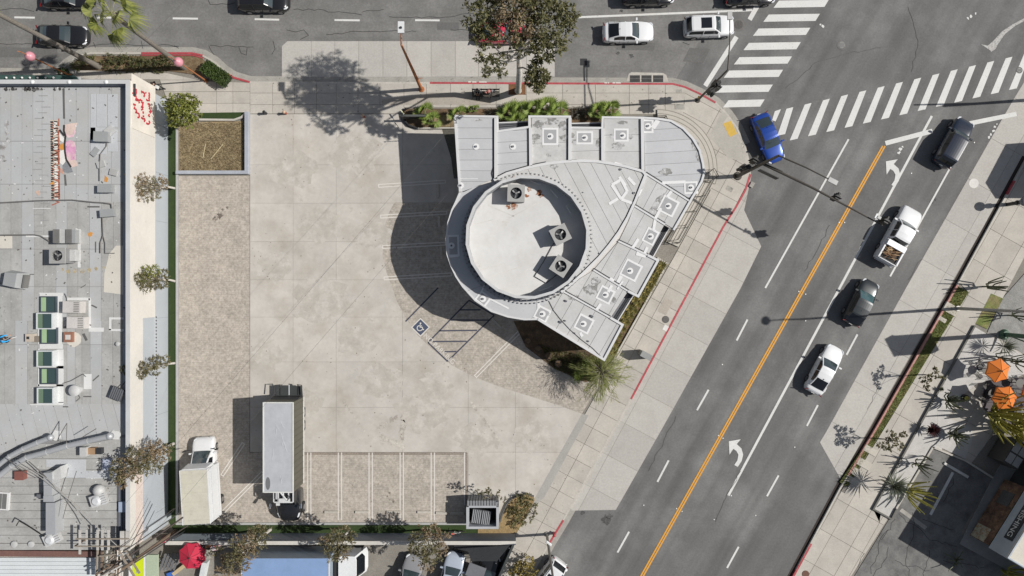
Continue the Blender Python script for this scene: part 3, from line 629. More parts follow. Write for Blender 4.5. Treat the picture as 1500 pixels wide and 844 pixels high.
# ================================================================ THE ROUND-DRUM BUILDING
Zr = 5.1                                 # roof level of the bays
M_ROOF = mat('roof_membrane', (.44, .445, .455), .75, var=.05, scale=.5, fine=5, fvar=.03, bump=.05, obj_var=.03, spots=((.30, .30, .30), 1.6, .66, .4))
M_ROOFL = mat('roof_membrane_pale', (.475, .472, .465), .75, var=.06, scale=.5, fine=5, fvar=.04, bump=.05, obj_var=.03, col2=(.455, .45, .435), c2scale=.6, spots=((.30, .29, .28), 1.3, .655, .5))
M_ROOFD = mat('roof_membrane_stained', (.47, .465, .455), .8, var=.1, scale=1.2, fine=4, fvar=.06, bump=.05, spots=((.16, .155, .15), 1.7, .58, .75))
M_COPE = mat('coping_white', (.56, .56, .56), .7, var=.04, fvar=.03)
M_SEAL = mat('sealant_white', (.66, .66, .655), .6, var=.03, fvar=.04, fine=6)
M_SEALG = mat('sealant_grey', (.33, .33, .335), .7, var=.03, fvar=.04)
M_STUCCO = mat('stucco_white', (.52, .50, .47), .85, var=.05, fvar=.05)
M_DARK = mat('dark_opening_and_shadow', (.03, .032, .036), .5)
M_LOUV = mat('louvre_grey', (.17, .175, .19), .6, .3)
M_GLASSD = mat('window_glass_dark', (.03, .04, .045), .12, fvar=0, var=0)
M_TAN = mat('stucco_tan', (.40, .34, .27), .85, var=.06, fvar=.05)
b = thing('round_building', 'pale grey flat-roofed building with a round drum and wedge-shaped bays at the street corner', 'building', (0, 3, 0))
def bp(name, mb, m, smooth=False, parent=None, label=None, kind=None): return obj(name, mb, m, parent or b, smooth, label, kind)
ringS = [(673.6, 282), (669, 293), (662, 308), (656.5, 326), (653.6, 350), (655, 372), (661, 390), (668, 405), (678, 420), (696, 440), (720, 456), (744, 464), (768, 468), (788, 467.6)]
outline = [(666, 170), (728.5, 171), (729, 192.5), (775.5, 186), (775.5, 170.7), (835, 171), (836, 187), (882.5, 187.6), (883, 172), (943, 172.5), (964, 174), (983, 177), (1001, 188), (1015, 203), (1025, 220), (1030, 240), (1031.5, 254), (1028, 266), (1011, 295), (987, 337), (973, 329.5), (949, 374), (964, 381.5), (935, 434), (920, 426.5), (894, 465.5), (912, 476), (885, 527)] + ringS[::-1]
outW = PP(outline, Zr)
# walls under the roof, set back under the eaves, with door and window openings on the sides one can reach
wallpoly = []
A_, B_ = band(outW+[outW[0]], .35, .35); 
inner = band(outW, .32, 0, closed=True)[0] if area(outW) > 0 else band(outW, -.32, 0, closed=True)[0]
bp('wall', MB().prism(inner, .05, Zr-.25), M_STUCCO)
bp('eaves', MB().prism(outW, Zr-.3, Zr-.02, bottom=True), M_STUCCO)
# roof sheets of each bay
def bay(poly, ang, pitch, m, off=0, z=Zr, gap=.026, th=.05, name='roof_sheet'):
    W = PP(poly, z); o0_ = W[0]; c, s = math.cos(R(ang)), math.sin(R(ang))
    bp('roof_deck', MB().prism(W, z-.03, z), mat('roof_seam', (.23, .23, .23), .9))
    k0 = -40
    for k in range(-40, 40):
        v0, v1 = k*pitch+off, (k+1)*pitch+off
        cell = [(o0_[0]+c*u-s*v, o0_[1]+s*u+c*v) for u, v in ((-60, v0+gap/2), (60, v0+gap/2), (60, v1-gap/2), (-60, v1-gap/2))]
        q = clip(W, cell)
        if len(q) >= 3 and abs(area(q)) > .05: bp(name, MB().prism(q, z, z+th), m)
B1 = [(668, 172), (724, 172), (723.5, 262), (700, 272), (676, 283), (671, 240)]
B2 = [(728, 193), (775, 187), (775.5, 243), (742, 253), (728.5, 259)]
B3 = [(779, 172), (833, 173), (833, 236), (810, 237), (779, 243)]
B4 = [(837, 188), (881.5, 188.5), (881.5, 236), (837, 233.5)]
B5 = [(885, 174), (939, 174), (940, 248), (916, 241.5), (885, 236.5)]
B6 = [(943, 174), (964, 175), (983, 178.5), (1000, 189), (1014, 204), (1023.5, 221), (1029, 240), (1030, 254), (1026.5, 265), (1010, 293.5), (945, 252)]
B7 = [(947, 257), (1009, 296.5), (986, 335), (931, 302)]
B8 = [(929, 303), (972, 330.5), (948, 373), (907, 352.5), (921, 324)]
B9 = [(905, 355), (962, 382.5), (934.5, 432), (871, 394)]
B10 = [(868, 397), (918.5, 428), (894, 464), (828, 427), (850, 408)]
B11 = [(824, 429), (909, 476.5), (884, 525), (789, 466), (800, 440)]
for pl, an, pi_, m_ in [(B1, 0, .90, M_ROOF), (B2, 3.5, .92, M_ROOF), (B3, 2, 2.2, M_ROOFD), (B4, 2, .98, M_ROOFL), (B5, 1, 1.4, M_ROOFL), (B6, 3.5, .98, M_ROOF), (B7, 62, 1.05, M_ROOFL), (B8, 60, 1.05, M_ROOFL), (B9, 60, 1.2, M_ROOFL), (B10, 60, 1.5, M_ROOFL), (B11, 60, 1.05, M_ROOFL)]:
    bay(pl, an, pi_, m_)
ringIn = [(x, y) for x, y in ringS]
ringpoly = ringIn + [(800, 440), (800, 300), (740, 262), (700, 272)]
bay(ringpoly, 20, 4.0, M_ROOF)
TD = [(723.5, 264), (742, 254.5), (777, 244.5), (800, 240), (825, 237), (852, 235.5), (875, 236.5), (895, 239.5), (918, 244), (942, 251), (946, 256), (940, 271), (931, 294), (920, 318), (907, 340), (893, 359), (878, 377), (856, 399), (838, 415), (822, 428), (800, 440), (770, 360)]
bay(TD, -62+0, .98, M_ROOFL, z=Zr+.06)
# copings and dividing upstands
def cope(pts, w=.10, h=.13, m=M_COPE, z=Zr, name='coping'):
    bp(name, MB().bandp(PP(pts, z+h), -w, w, z-.28, z+h), m)
cope(outline[:20]+[], .09, .16)
for pts in [[(949, 374), (964, 381.5), (935, 434), (920, 426.5)], [(894, 465.5), (912, 476), (885, 527), (788, 467.6)], ]: cope(pts, .1, .16)
cope([(666.5, 170), (671, 240), (674, 281)], .10, .14)
cope(ringS, .07, .12)
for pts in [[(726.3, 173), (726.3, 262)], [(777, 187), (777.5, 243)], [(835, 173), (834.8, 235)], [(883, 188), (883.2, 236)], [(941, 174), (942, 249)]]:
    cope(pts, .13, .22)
    bp('painted_shadow_line', MB().bandp([(x-.19, y) for x, y in PP(pts, Zr)], -.03, .04, Zr, Zr+.06), M_DARK)  # dark line painted as the shadow beside each upstand
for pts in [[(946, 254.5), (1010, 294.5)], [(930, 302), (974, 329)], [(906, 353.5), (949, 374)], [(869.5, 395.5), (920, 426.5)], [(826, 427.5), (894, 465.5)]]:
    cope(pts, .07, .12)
    bp('painted_shadow_line', MB().bandp([(x+.03, y+.13) for x, y in PP(pts, Zr)], -.035, .035, Zr, Zr+.07), M_DARK)  # same painted shadow line along the slanting upstands
TC = TD[:20]
cope(TC, .11, .16, z=Zr+.06, name='curved_coping')
bp('painted_shadow_curve', MB().bandp([(x-.14, y+.07) for x, y in PP(TD[10:20], Zr)], -.045, .045, Zr, Zr+.13), M_DARK)  # dark band painted as the shadow of the curved coping
bp('painted_shadow_curve', MB().bandp(PP([(x-.5, y-2.6) for x, y in TD[:4]], Zr), -.035, .035, Zr, Zr+.10), M_DARK)  # coping shadow painted along the north curve too
# dark scribed line over the south wing
def wire_on(pts, r=.028, z=Zr+.09, m=None, par=None, name='cable'):
    return bp(name, MB().tube([(*P(x, y, z), z) for x, y in pts], r, 5), m or mat('cable_black', (.03, .03, .03), .6), parent=par)
wire_on([(804, 441), (811, 455), (822, 469), (835, 483), (852, 498), (868, 510), (882, 524)])
wire_on([(722, 262), (720, 254), (724, 240), (723, 190)])
# louvred clerestory boxes of the recessed bays
for q, (ax, ay) in [([(729, 180), (776, 178), (776, 187), (729, 192)], (0, 1)), ([(836, 181), (883, 180), (883, 189), (836, 189)], (0, 1)), ([(973, 329), (981, 333), (956, 378), (948, 373)], (1, 0)), ([(920, 426), (929, 431), (904, 472), (894, 465)], (1, 0))]:
    zz = Zr-.75; W = PP(q, zz); ce = (sum(p[0] for p in W)/4, sum(p[1] for p in W)/4)
    bx_ = bp('clerestory', MB().prism(W, 2.6, zz), M_LOUV)
    L = (W[0], W[1]) if ay else (W[1], W[2]); d = unit(sub(L[1], L[0]))
    for t in (.02, .30, .55):
        w0 = (W[0][0]+(W[3][0]-W[0][0])*t, W[0][1]+(W[3][1]-W[0][1])*t) if ay else (W[1][0]+(W[0][0]-W[1][0])*t, W[1][1]+(W[0][1]-W[1][1])*t)
        w1 = (W[1][0]+(W[2][0]-W[1][0])*t, W[1][1]+(W[2][1]-W[1][1])*t) if ay else (W[2][0]+(W[3][0]-W[2][0])*t, W[2][1]+(W[3][1]-W[2][1])*t)
        bp('louvre_rail', MB().bandp([w0, w1], -.045, .045, zz, zz+.07), M_COPE if t < .1 else M_DARK, parent=bx_)
# drum: the raised polygonal parapet with its own flat roof
DC = (772.5, 347.5); DR = 90.5; ZD = 6.85; ND = 20
dc = P(DC[0], DC[1], ZD); dr = DR/1000*(CAM_H-ZD)
def ngon(c, r, n=ND, a0=.12): return [(c[0]+r*math.cos(a0+2*math.pi*k/n), c[1]+r*math.sin(a0+2*math.pi*k/n)) for k in range(n)]
D0 = ngon(dc, dr); D1 = ngon(dc, dr-.17)
mb = MB()
for k in range(ND):
    j = (k+1) % ND; mb.prism([D0[k], D0[j], D1[j], D1[k]], Zr-.05, ZD)
drum = bp('drum_wall', mb, mat('drum_wall_paint', (.27, .275, .285), .85, var=.1, fvar=.06, spots=((.15, .15, .15), 1.3, .6, .5)))
mb = MB()
E0 = ngon(dc, dr+.03); E1 = ngon(dc, dr-.2)
for k in range(ND):
    j = (k+1) % ND; mb.prism([E0[k], E0[j], E1[j], E1[k]], ZD, ZD+.045, bottom=True)
bp('drum_coping', mb, mat('drum_coping_paint', (.50, .50, .50), .7), parent=drum)
bp('drum_roof', MB().prism(D1, Zr-.02, Zr+.22), mat('drum_roof_coating', (.58, .575, .56), .7, var=.07, scale=.5, fine=3, fvar=.03, bump=.08, bscale=4, col2=(.54, .525, .50), c2scale=.7, c2pos=(.46, .72), spots=((.40, .35, .28), .8, .655, .45)))
# studs around the drum foot
mb = MB()
for k in range(96):
    t = 2*math.pi*k/96
    if k % 1 == 0: mb.box((dc[0]+(dr+.42)*math.cos(t), dc[1]+(dr+.42)*math.sin(t), Zr+.12), (.10, .10, .16), t)
bp('roof_stud', mb, mat('stud_grey', (.30, .30, .30), .7), kind='stuff')
mb = MB()
for k in range(34):
    t = R(150+k*5.2)
    for dr_ in (.16,): mb.box((dc[0]+(dr+dr_)*math.cos(t), dc[1]+(dr+dr_)*math.sin(t), Zr+.30), (.16, .13, .55), t)
bp('drum_dark_block', mb, mat('block_dark', (.10, .105, .115), .7), kind='stuff')  # row of dark blocks round the drum's west and south sides
# sheet laps and stain marks inside the drum
mb = MB()
for a_, b_ in [((704, 302), (688, 322)), ((715, 301), (755, 318)), ((745, 320), (790, 296)), ((690, 330), (722, 322)), ((700, 396), (735, 388)), ((720, 405), (765, 390)), ((760, 405), (785, 385)), ((692, 306), (712, 288))]: line_px(a_, b_, .07, Zr+.226, mb=mb)
bp('roof_lap', mb, mat('lap_shade', (.55, .53, .50), .8), kind='stuff')
mb = MB()
for x, y, r in [(775, 278, 3.2), (771, 288, 3), (789, 284, 4), (792, 287, 3), (753, 262, 3), (752, 303, 5), (745, 303, 3)]:
    mb.sheet(rnd_poly(*P(x, y, Zr), r/17, 12, .5), Zr+.23)
bp('rust_stain', mb, mat('rust_stain', (.25, .10, .05), .9, fvar=.4, spots=((.5, .45, .4), 4, .48, .9)))
# white sealant frames with vent pipes
def vent(px, py, s, an=0, frame=True, z=Zr+.056, pipe=True, circ=True, w=None, hgt=.16, off=(0, 0)):
    x, y = P(px, py, z); w = w or s
    if frame:
        bp('sealant_frame', MB().box((x, y, z+.008), (w, s, .012), R(an)), M_SEAL)
        bp('patch_field', MB().box((x, y, z+.019), (w-.32, s-.32, .008), R(an)), M_SEALG)
    if pipe:
        px_, py_ = x+off[0], y+off[1]
        if circ: bp('sealant_collar', MB().disc((px_, py_, z+.024), .27, .014, 18), M_SEAL)
        v = bp('vent_pipe', MB().disc((px_, py_, z), .095, hgt, 12), M_SEALG); bp('vent_mouth', MB().disc((px_, py_, z+hgt), .06, .006, 10), M_DARK, parent=v)
vent(697.5, 215, 1, frame=False); vent(751.5, 215, .62, frame=False); vent(806, 200, 1.45, 0, w=1.35); vent(856.5, 202, 1.1, 0, w=1.4); vent(910, 198, 1.1, 0, w=1.25, off=(.12, -.05))
vent(949, 185, 1.15, 0, w=.95); vent(675, 272, 1, frame=False, circ=True); vent(909, 248.5, .95, -18, w=1.35); vent(927, 283, 1.25, -28, w=1.15, off=(.1, 0)); vent(1012, 275, 1.05, 2, w=1.15)
vent(979, 302, 1.45, -27); vent(953, 346.5, 1.3, -27, w=1.1); vent(924.5, 396, 1.5, -27, off=(-.1, -.05)); vent(887, 432, 1.25, -27, w=1.3); vent(855.5, 474.5, 1.35, -27, off=(-.05, 0))
vent(794.5, 460, 1.15, -27, w=1.2); vent(707.5, 438, 1.0, -38, w=1.1); vent(664, 360, 1.8, 2, w=1.0, off=(-.15, 0))
def seal(a_, b_, w=.22, z=Zr+.062): bp('sealant_strip', MB().sheet([], 0) if False else line_mb(a_, b_, w, z), M_SEAL)
def line_mb(a_, b_, w, z):
    p, q = P(*a_, z), P(*b_, z); A, B = band([p, q], w/2, -w/2); LZ[0] += 1; z += .0017*(LZ[0] % 8); return MB().prism([A[0], A[1], B[1], B[0]], z, z+.014)
for a_, b_, *w in [((896, 271), (910, 263)), ((896, 271), (910, 292)), ((910, 263), (919, 281)), ((910, 292), (918, 281)), ((892, 299), (905, 291)), ((907, 259), (916, 272)), ((920, 260), (930, 271)), ((910, 292), (926, 298)),
              ((970, 291), (985, 277)) if False else ((977, 289), (985, 278)), ((968, 305), (960, 320)), ((960, 320), (957, 338)), ((970, 268), (1004, 266.5)), ((927, 363), (935, 350)), ((948, 362), (944, 372)), ((910, 404), (905, 414), .3), ((896, 418), (891, 428)), ((880, 445), (874, 454)), ((789, 441), (789, 452)), ((904, 424), (912, 412), .15), ((893, 408), (899, 412), .3), ((850, 487), (853, 493)), ((718, 438), (745, 452), .14), ((932, 371), (946, 375), .35), ((672, 262), (700, 262), .05),
              ((964, 176), (956, 188), .4), ((715, 405), (706, 426), .12), ((656, 377), (672, 375), .12)]:
    bp('sealant_strip', line_mb(a_, b_, w[0] if w else .24, Zr+.118 if 735 < a_[0] < 945 and a_[1] > 240 and a_[0] < 931 and a_[1] < 300 else Zr+.064), M_SEAL)
mb = MB()
for x, y, r in [(765, 438, 0), (829, 441, 1.8), (835, 459, 0), (821, 472, 2), (828, 470, 1.2), (867, 463.5, 2.2), (862, 500, 1.2), (842, 488, 1), (878, 371.5, 1.2), (918, 320, 1), (854, 282, .8)]:
    if r: mb.box((*P(x, y, Zr+.14), Zr+.13), (r/9, r/14, .1), R(-30))
bp('roof_bracket', mb, mat('block_dark', (.10, .105, .115), .7), kind='stuff')
# low conduits shown as white dashes on the shaded parts
for a_, b_ in [((777, 265), (793, 271)), ((806, 277), (817, 290)), ((829, 301), (836, 312)), ((790, 427), (810, 419)), ((775, 433), (784, 433.5))]:
    bp('conduit', MB().tube([(*P(*a_, ZD-1.2), ZD-1.2), (*P(*b_, ZD-1.2), ZD-1.2)], .04, 6), M_SEAL)
# facade: doors and windows reachable from a side step
for k, (x, y, w, an) in enumerate([(1005, 300, 2.2, 58), (985, 335, 2.0, 58), (945, 400, 2.6, 58), (897, 490, 2.2, 58)]): pass
# condensers
def condenser(px, py, an, lab, z0, s=1.42, hgt=1.2):
    t = thing('air_conditioner', lab, 'air conditioner', (*P(px, py, z0+hgt), z0), R(an), 'condensers inside the round drum')
    CS = mat('condenser_case', (.37, .365, .35), .5, .2, var=.05); CL = mat('condenser_side', (.20, .20, .20), .6)
    cm = MB().box((0, 0, .12+(hgt-.5)/2), (s*.9, s*.9, hgt-.5))
    for q_ in (-1, 1): cm.box((q_*s*.455, 0, .12+(hgt-.26)/2), (.04, s*.93, hgt-.26)).box((0, q_*s*.455, .12+(hgt-.26)/2), (s*.87, .04, hgt-.26))
    obj('case', cm, CL, t, world=False)
    top = MB()
    N = 24; r = s*.335
    ring = [(r*math.cos(2*math.pi*k/N), r*math.sin(2*math.pi*k/N)) for k in range(N)]
    def sq(k):
        x, y = ring[k]; m_ = max(abs(x), abs(y)); return (x/m_*s/2, y/m_*s/2)
    for k in range(N):
        j = (k+1) % N; top.prism([ring[k], sq(k), sq(j), ring[j]], hgt-.12, hgt)
    obj('top_cover', top, CS, t, world=False)
    obj('foot', MB().box((0, s*.38, .06), (s, .1, .12)).box((0, -s*.38, .06), (s, .1, .12)), CL, t, world=False)
    f = obj('fan_well', MB().disc((0, 0, hgt-.3), r*1.02, .02, 20), M_DARK, t, world=False)
    bl_ = MB()
    for k in range(3):
        a = 2*math.pi*k/3+.4; bl_.face([(0.05*math.cos(a), .05*math.sin(a), hgt-.14), (r*.8*math.cos(a-.22), r*.8*math.sin(a-.22), hgt-.18), (r*.85*math.cos(a+.15), r*.85*math.sin(a+.15), hgt-.14), (r*.45*math.cos(a+.35), r*.45*math.sin(a+.35), hgt-.11)])
    bl_.disc((0, 0, hgt-.16), .09, .06, 10); obj('fan_blade', bl_, mat('fan_blade', (.33, .33, .32), .5, .3), f, world=False)
    g = MB()
    for rr in (1.0,):
        pts = [(r*rr*math.cos(2*math.pi*k/20), r*rr*math.sin(2*math.pi*k/20), hgt-.02) for k in range(21)]; g.tube(pts, .012, 4, False)
    for k in range(4): a = math.pi*k/4; g.tube([(-r*math.cos(a), -r*math.sin(a), hgt-.012), (r*math.cos(a), r*math.sin(a), hgt-.012)], .005, 4)
    obj('fan_guard', g, mat('guard_wire', (.12, .12, .12), .5, .5), f, world=False)
    return t
condenser(756, 283, -2, 'grey condenser with fan at the north end inside the round drum', Zr+.22)
condenser(821, 343.5, 27, 'grey tilted condenser with fan on the right inside the drum, upper of two', Zr+.22)
condenser(821.5, 390, -33, 'grey tilted condenser with fan on the right inside the drum, lower of two', Zr+.22)
wire_on([(812, 355), (803, 372), (783, 405)], .03, Zr+.3); wire_on([(783, 405), (800, 415), (824, 396)], .03, Zr+.3)
# antenna frame at the north-east corner
af = thing('roof_mast', 'short antenna mast with wires on the north-west corner of the round building', 'antenna', (*P(668, 177, 6.0), Zr))
obj('mast', MB().tube([(0, 0, 0), (0, 0, 1.4)], .03, 6), mat('pole_grey', (.16, .16, .16), .5, .5), af, world=False)
obj('insulator', MB().disc((0, 0, 1.4), .05, .1, 8), M_SEAL, af, world=False)
# three curved entrance steps at the rounded corner
st = thing('curved_steps', 'three curved concrete steps sweeping round the corner entrance', 'steps', (*P(962, 246), TOP))
SCN = mat('step_concrete', (.44, .41, .36), .85, var=.07, fvar=.07, spots=((.28, .26, .23), 2, .66, .5)); c0 = P(962, 249)
NOSE = mat('step_joint', (.20, .185, .16), .9)
for k, r in enumerate((5.45, 5.05, 4.65)):
    pts = [(c0[0]+r*math.cos(R(a)), c0[1]+r*math.sin(R(a))) for a in range(-14, 93, 4)]
    obj('step', MB().prism([c0]+pts, TOP-.02, TOP+.13*(k+1)), SCN, st)
    obj('nosing', MB().bandp(pts, -.03, .03, TOP, TOP+.13*(k+1)+.004), NOSE, st)
# accessible ramp and railings
rp = thing('entrance_ramp', 'narrow concrete ramp with black handrails along the east front', 'ramp', (*P(1010, 310), TOP))
RAMP = [(1031, 262), (1044, 268), (993, 362), (975, 354), (985, 338)]
obj('ramp_slab', MB().prism(PP(RAMP), TOP-.02, TOP+.12), SCN, rp)
RB = mat('rail_black', (.035, .033, .03), .45, .5)
def railing(pts, lab, z=TOP, h=.95, n=None, cat='railing', gr=None, par=None):
    W = PP(pts, 0); t = thing('railing', lab, cat, (*W[0], z)); mb = MB()
    obj('top_rail', MB().tube([(x, y, z+h) for x, y in W], .035, 6), RB, t); obj('mid_rail', MB().tube([(x, y, z+h*.5) for x, y in W], .022, 5), RB, t)
    for (p, q) in zip(W, W[1:]):
        k = max(1, round(math.dist(p, q)/1.5))
        for i in range(k+1): obj('post', MB().tube([(p[0]+(q[0]-p[0])*i/k, p[1]+(q[1]-p[1])*i/k, z), (p[0]+(q[0]-p[0])*i/k, p[1]+(q[1]-p[1])*i/k, z+h)], .028, 6), RB, t)
    return t
railing([(1041, 265), (991, 357)], 'outer black handrail of the ramp nearest the street', TOP+.1)
railing([(1036, 268), (989, 352)], 'inner black handrail of the ramp nearest the building', TOP+.1)
railing([(991, 357), (977, 355), (986, 337)], 'black handrail closing the lower end of the ramp', TOP+.1)
railing([(1047, 261), (1041, 250), (1030, 258)], 'black handrail loop at the top of the ramp by the corner', TOP+.1)
railing([(916, 176), (972, 174)], 'black railing along the north side behind the fan palms')
railing([(972, 174), (975, 183)], 'short black railing return at the head of the curved steps')

# soot and ponding marks on the bays, each with its own outline
random.seed(41); STN = mat('ponding_stain', (.22, .215, .205), .85, var=.25, scale=2.5, fvar=.15, spots=((.45, .448, .445), 2.2, .47, .95))
for i_, (x, y, r, e) in enumerate([(789, 182, 9, .6), (808, 178, 11, .5), (826, 184, 7, 1), (784, 201, 7, .7), (828, 203, 7, .7), (905, 214, 9, .55), (897, 200, 4, .8), (924, 201, 4, .8), (877, 210, 4, 1.8), (842, 209, 4, 1), (838, 199, 4, 1), (1018, 212, 5, 1.6), (1024, 228, 4, 1.8), (975, 252, 9, .6), (866, 424, 10, .8), (872, 412, 7, .8), (841, 436, 8, .5), (898, 440, 5, 1), (862, 478, 6, 1), (912, 180, 7, .4), (700, 176, 7, .25), (812, 244, 6, .6), (800, 460, 6, .5)]):
    c_ = P(x, y, Zr); W = [(q[0], c_[1]+(q[1]-c_[1])*e) for q in rnd_poly(*c_, r/17.4, 22, .3)]
    bp('ponding_stain', MB().sheet(W, Zr+.0585+.0006*i_+(.06 if y > 235 and y < 250 and x < 900 else 0)), STN, kind='stuff')
c_ = [(966, 296), (979, 281), (990, 287), (968, 318), (954, 309)]
bp('ponding_stain', MB().sheet(PP([(949, 312), (962, 290), (975, 282), (968, 302), (958, 317)], Zr), Zr+.0575), STN, kind='stuff')
# ================================================================ THE LONG WEST BUILDING
Zw = 6.3; Zf = 5.5
W_MEM = mat('west_roof_membrane', (.39, .397, .40), .8, var=.05, scale=.5, fine=6, fvar=.04, bump=.05, obj_var=.035, col2=(.385, .385, .375), c2scale=.35, spots=((.27, .265, .25), 1.8, .655, .5))
W_MEMD = mat('west_roof_membrane_grimy', (.355, .352, .338), .85, var=.11, scale=.9, fine=6, fvar=.09, bump=.08, obj_var=.04, col2=(.31, .305, .29), c2scale=.5, spots=((.20, .195, .185), 1.8, .62, .55))
W_CREAM = mat('wall_cream', (.56, .535, .49), .85, var=.05, scale=.5, fine=5, fvar=.05, bump=.1, spots=((.45, .42, .37), 1.5, .65, .5))
W_GREY = mat('wall_grey_blue', (.36, .385, .41), .85, var=.04, scale=.5, fvar=.03)
W_PARA = mat('parapet_inner_shade', (.17, .19, .22), .8, fvar=.06)
W_CAP = mat('parapet_cap', (.47, .475, .475), .7, var=.06, fvar=.05)
wb = thing('long_building', 'long low building with a cluttered pale membrane roof along the west side', 'building', (*P(100, 420), 0))
def wp_(name, mb, m, par=None, smooth=False, kind=None, label=None): return obj(name, mb, m, par or wb, smooth, label, kind)
XE = P(190, 0, Zw)[0]                      # east wall face
yN = P(0, 117.5, Zw)[1]; yS = P(0, 806, Zw)[1]; XW = -90
def RX(px, z=Zf): return P(px, 0, z)[0]
def RY(py, z=Zf): return P(0, py, z)[1]
# east wall: cream paint above, grey-blue dado below, both real bands of the wall
wp_('wall', MB().prism([(XW, yS), (XE-.02, yS), (XE-.02, yN), (XW, yN)], 0, Zf-.12), W_CREAM)
ywl = P(0, 466, 4)[1]; yt = RY(690)
wp_('upper_wall', MB().prism([(XE-.25, ywl), (XE, ywl), (XE, yN), (XE-.25, yN)], 2.3, Zf-.125), W_CREAM)
wp_('upper_wall', MB().prism([(XE-.25, P(0, 690, 5)[1]), (XE, P(0, 690, 5)[1]), (XE, ywl), (XE-.25, ywl)], 4.3, Zf-.125), W_CREAM)
wp_('upper_wall', MB().prism([(XE-.25, yS), (XE, yS), (XE, P(0, 690, 5)[1]), (XE-.25, P(0, 690, 5)[1])], 4.3, Zf-.125), mat('brick_whitewash', (.54, .46, .41), .9, var=.08, scale=.8, fine=9, fvar=.14, bump=.4, bscale=12))
wp_('lower_wall', MB().prism([(XE-.25, ywl), (XE+.05, ywl), (XE+.05, yN), (XE-.25, yN)], 0, 2.3), W_GREY)
wp_('lower_wall', MB().prism([(XE-.25, yS), (XE+.05, yS), (XE+.05, ywl), (XE-.25, ywl)], 0, 4.3), W_GREY)
for i in range(9):   # weathering joints of the wall
    y = yN-(yN-yS)*(i+.6)/9; wp_('wall_joint', MB().box((XE+.055, y, 1.15), (.02, .03, 2.3)), mat('joint_grey', (.25, .27, .29), .9))
mb = MB()
y = ywl
while y > P(0, 640, 2.2)[1]: mb.box((XE+.07, y, 2.25), (.05, .13, .10)); y -= .30
wp_('vent_strip', mb, M_DARK, kind='stuff')
wp_('vent_rail', MB().box((XE+.06, (ywl+P(0, 640, 2.2)[1])/2, 2.42), (.04, ywl-P(0, 640, 2.2)[1], .04)), W_CAP)
# red hand-painted arabic style lettering high on the wall (a painted cream panel with strokes)
RP = mat('sign_red', (.42, .03, .045), .7, fvar=.1)
pan = wp_('sign_panel', MB().box((XE+.02, P(0, 160, 3.4)[1], 4.2), (.06, 4.5, 3.7)), mat('sign_panel_cream', (.62, .58, .52), .8, fvar=.05))
def stroke(pts, r=.055):
    return [(XE+.062, y, z) for y, z in pts]
SG = MB()
def wy(py, z): return P(0, py, z)[1]
def WZ(px): # height on the wall that shows at this column
    return CAM_H-(-XE)*1000/(750-px)
def sgn(pl, r=.085):
    SG.tube([(XE+.06, wy(y, WZ(x)), WZ(x)) for x, y in pl], r, 5)
ZX = lambda x: 180+x/9.38
ZY = lambda y: 110+y/9.38
def sg(*pl): sgn([(ZX(x), ZY(y)) for x, y in pl])
sg((150, 195), (172, 200), (172, 240), (165, 262), (138, 262)); sg((130, 185), (136, 190)); sg((120, 245), (124, 250))
sg((140, 285), (168, 290), (172, 318), (160, 340), (185, 350), (190, 330), (175, 322)); sg((190, 350), (225, 345), (232, 335))
sg((130, 400), (160, 412)); sg((150, 440), (140, 458), (165, 470), (172, 500), (160, 515), (185, 520), (205, 530), (212, 565), (205, 585), (190, 582))
sg((240, 222), (250, 232), (240, 240), (262, 232), (285, 255), (285, 280), (275, 298))
sg((235, 350), (250, 352), (245, 375), (262, 385), (268, 375)); sg((200, 340), (212, 350)); sg((205, 372), (215, 380)); sg((262, 385), (255, 430), (235, 440), (265, 442), (262, 470), (240, 478)); sg((262, 500), (268, 520), (262, 525))
sg((262, 562), (275, 570)); sg((240, 585), (262, 600), (285, 600), (292, 620), (280, 640))
sg((300, 240), (305, 248)); sg((345, 240), (352, 275), (345, 290), (352, 300), (345, 325), (352, 352), (320, 348), (310, 335)); sg((330, 400), (345, 395), (355, 410), (345, 430), (360, 440), (350, 460), (362, 470)); sg((370, 490), (352, 510), (365, 520), (380, 500)); sg((350, 540), (340, 560), (355, 570)); sg((310, 660), (325, 670), (345, 672), (357, 655), (352, 640), (345, 632))
wp_('sign_lettering', SG, RP, pan)
wp_('sign_lamp', MB().box((XE+.12, P(0, 131, 6)[1], 5.85), (.2, 1.0, .1)), M_DARK)
# parapets
for nm, poly in (('parapet', [(XE-.28, yS), (XE, yS), (XE, yN), (XE-.28, yN)]), ('parapet', [(XW, yN-.28), (XE-.28, yN-.28), (XE-.28, yN), (XW, yN)])):
    o_ = wp_(nm, MB().prism(poly, Zf-.12, Zw), W_CREAM)
    cx_ = [p[0] for p in poly]; cy_ = [p[1] for p in poly]
    wp_('parapet_cap', MB().prism([(min(cx_)-.03, min(cy_)-.03), (max(cx_)+.04, min(cy_)-.03), (max(cx_)+.04, max(cy_)+.03), (min(cx_)-.03, max(cy_)+.03)], Zw, Zw+.05 if nm and poly[0][0] > -50 else Zw+.053), W_CAP, o_)
wp_('parapet_shade_lining', MB().prism([(XE-.31, yS+.3), (XE-.282, yS+.3), (XE-.282, yN-.30), (XE-.31, yN-.30)], Zf, Zw-.02), W_PARA); wp_('parapet_shade_lining', MB().prism([(XW, yN-.31), (XE-.31, yN-.31), (XE-.31, yN-.282), (XW, yN-.282)], Zf, Zw-.02), W_PARA)  # inner parapet faces coloured dark navy to paint in their shade
mb = MB()
for x in (48, 102, 156): mb.ball((*P(x, 120.5, Zw), Zw+.06), .17, 10, 6, .6)
wp_('parapet_lamp', mb, M_SEAL, kind='stuff')
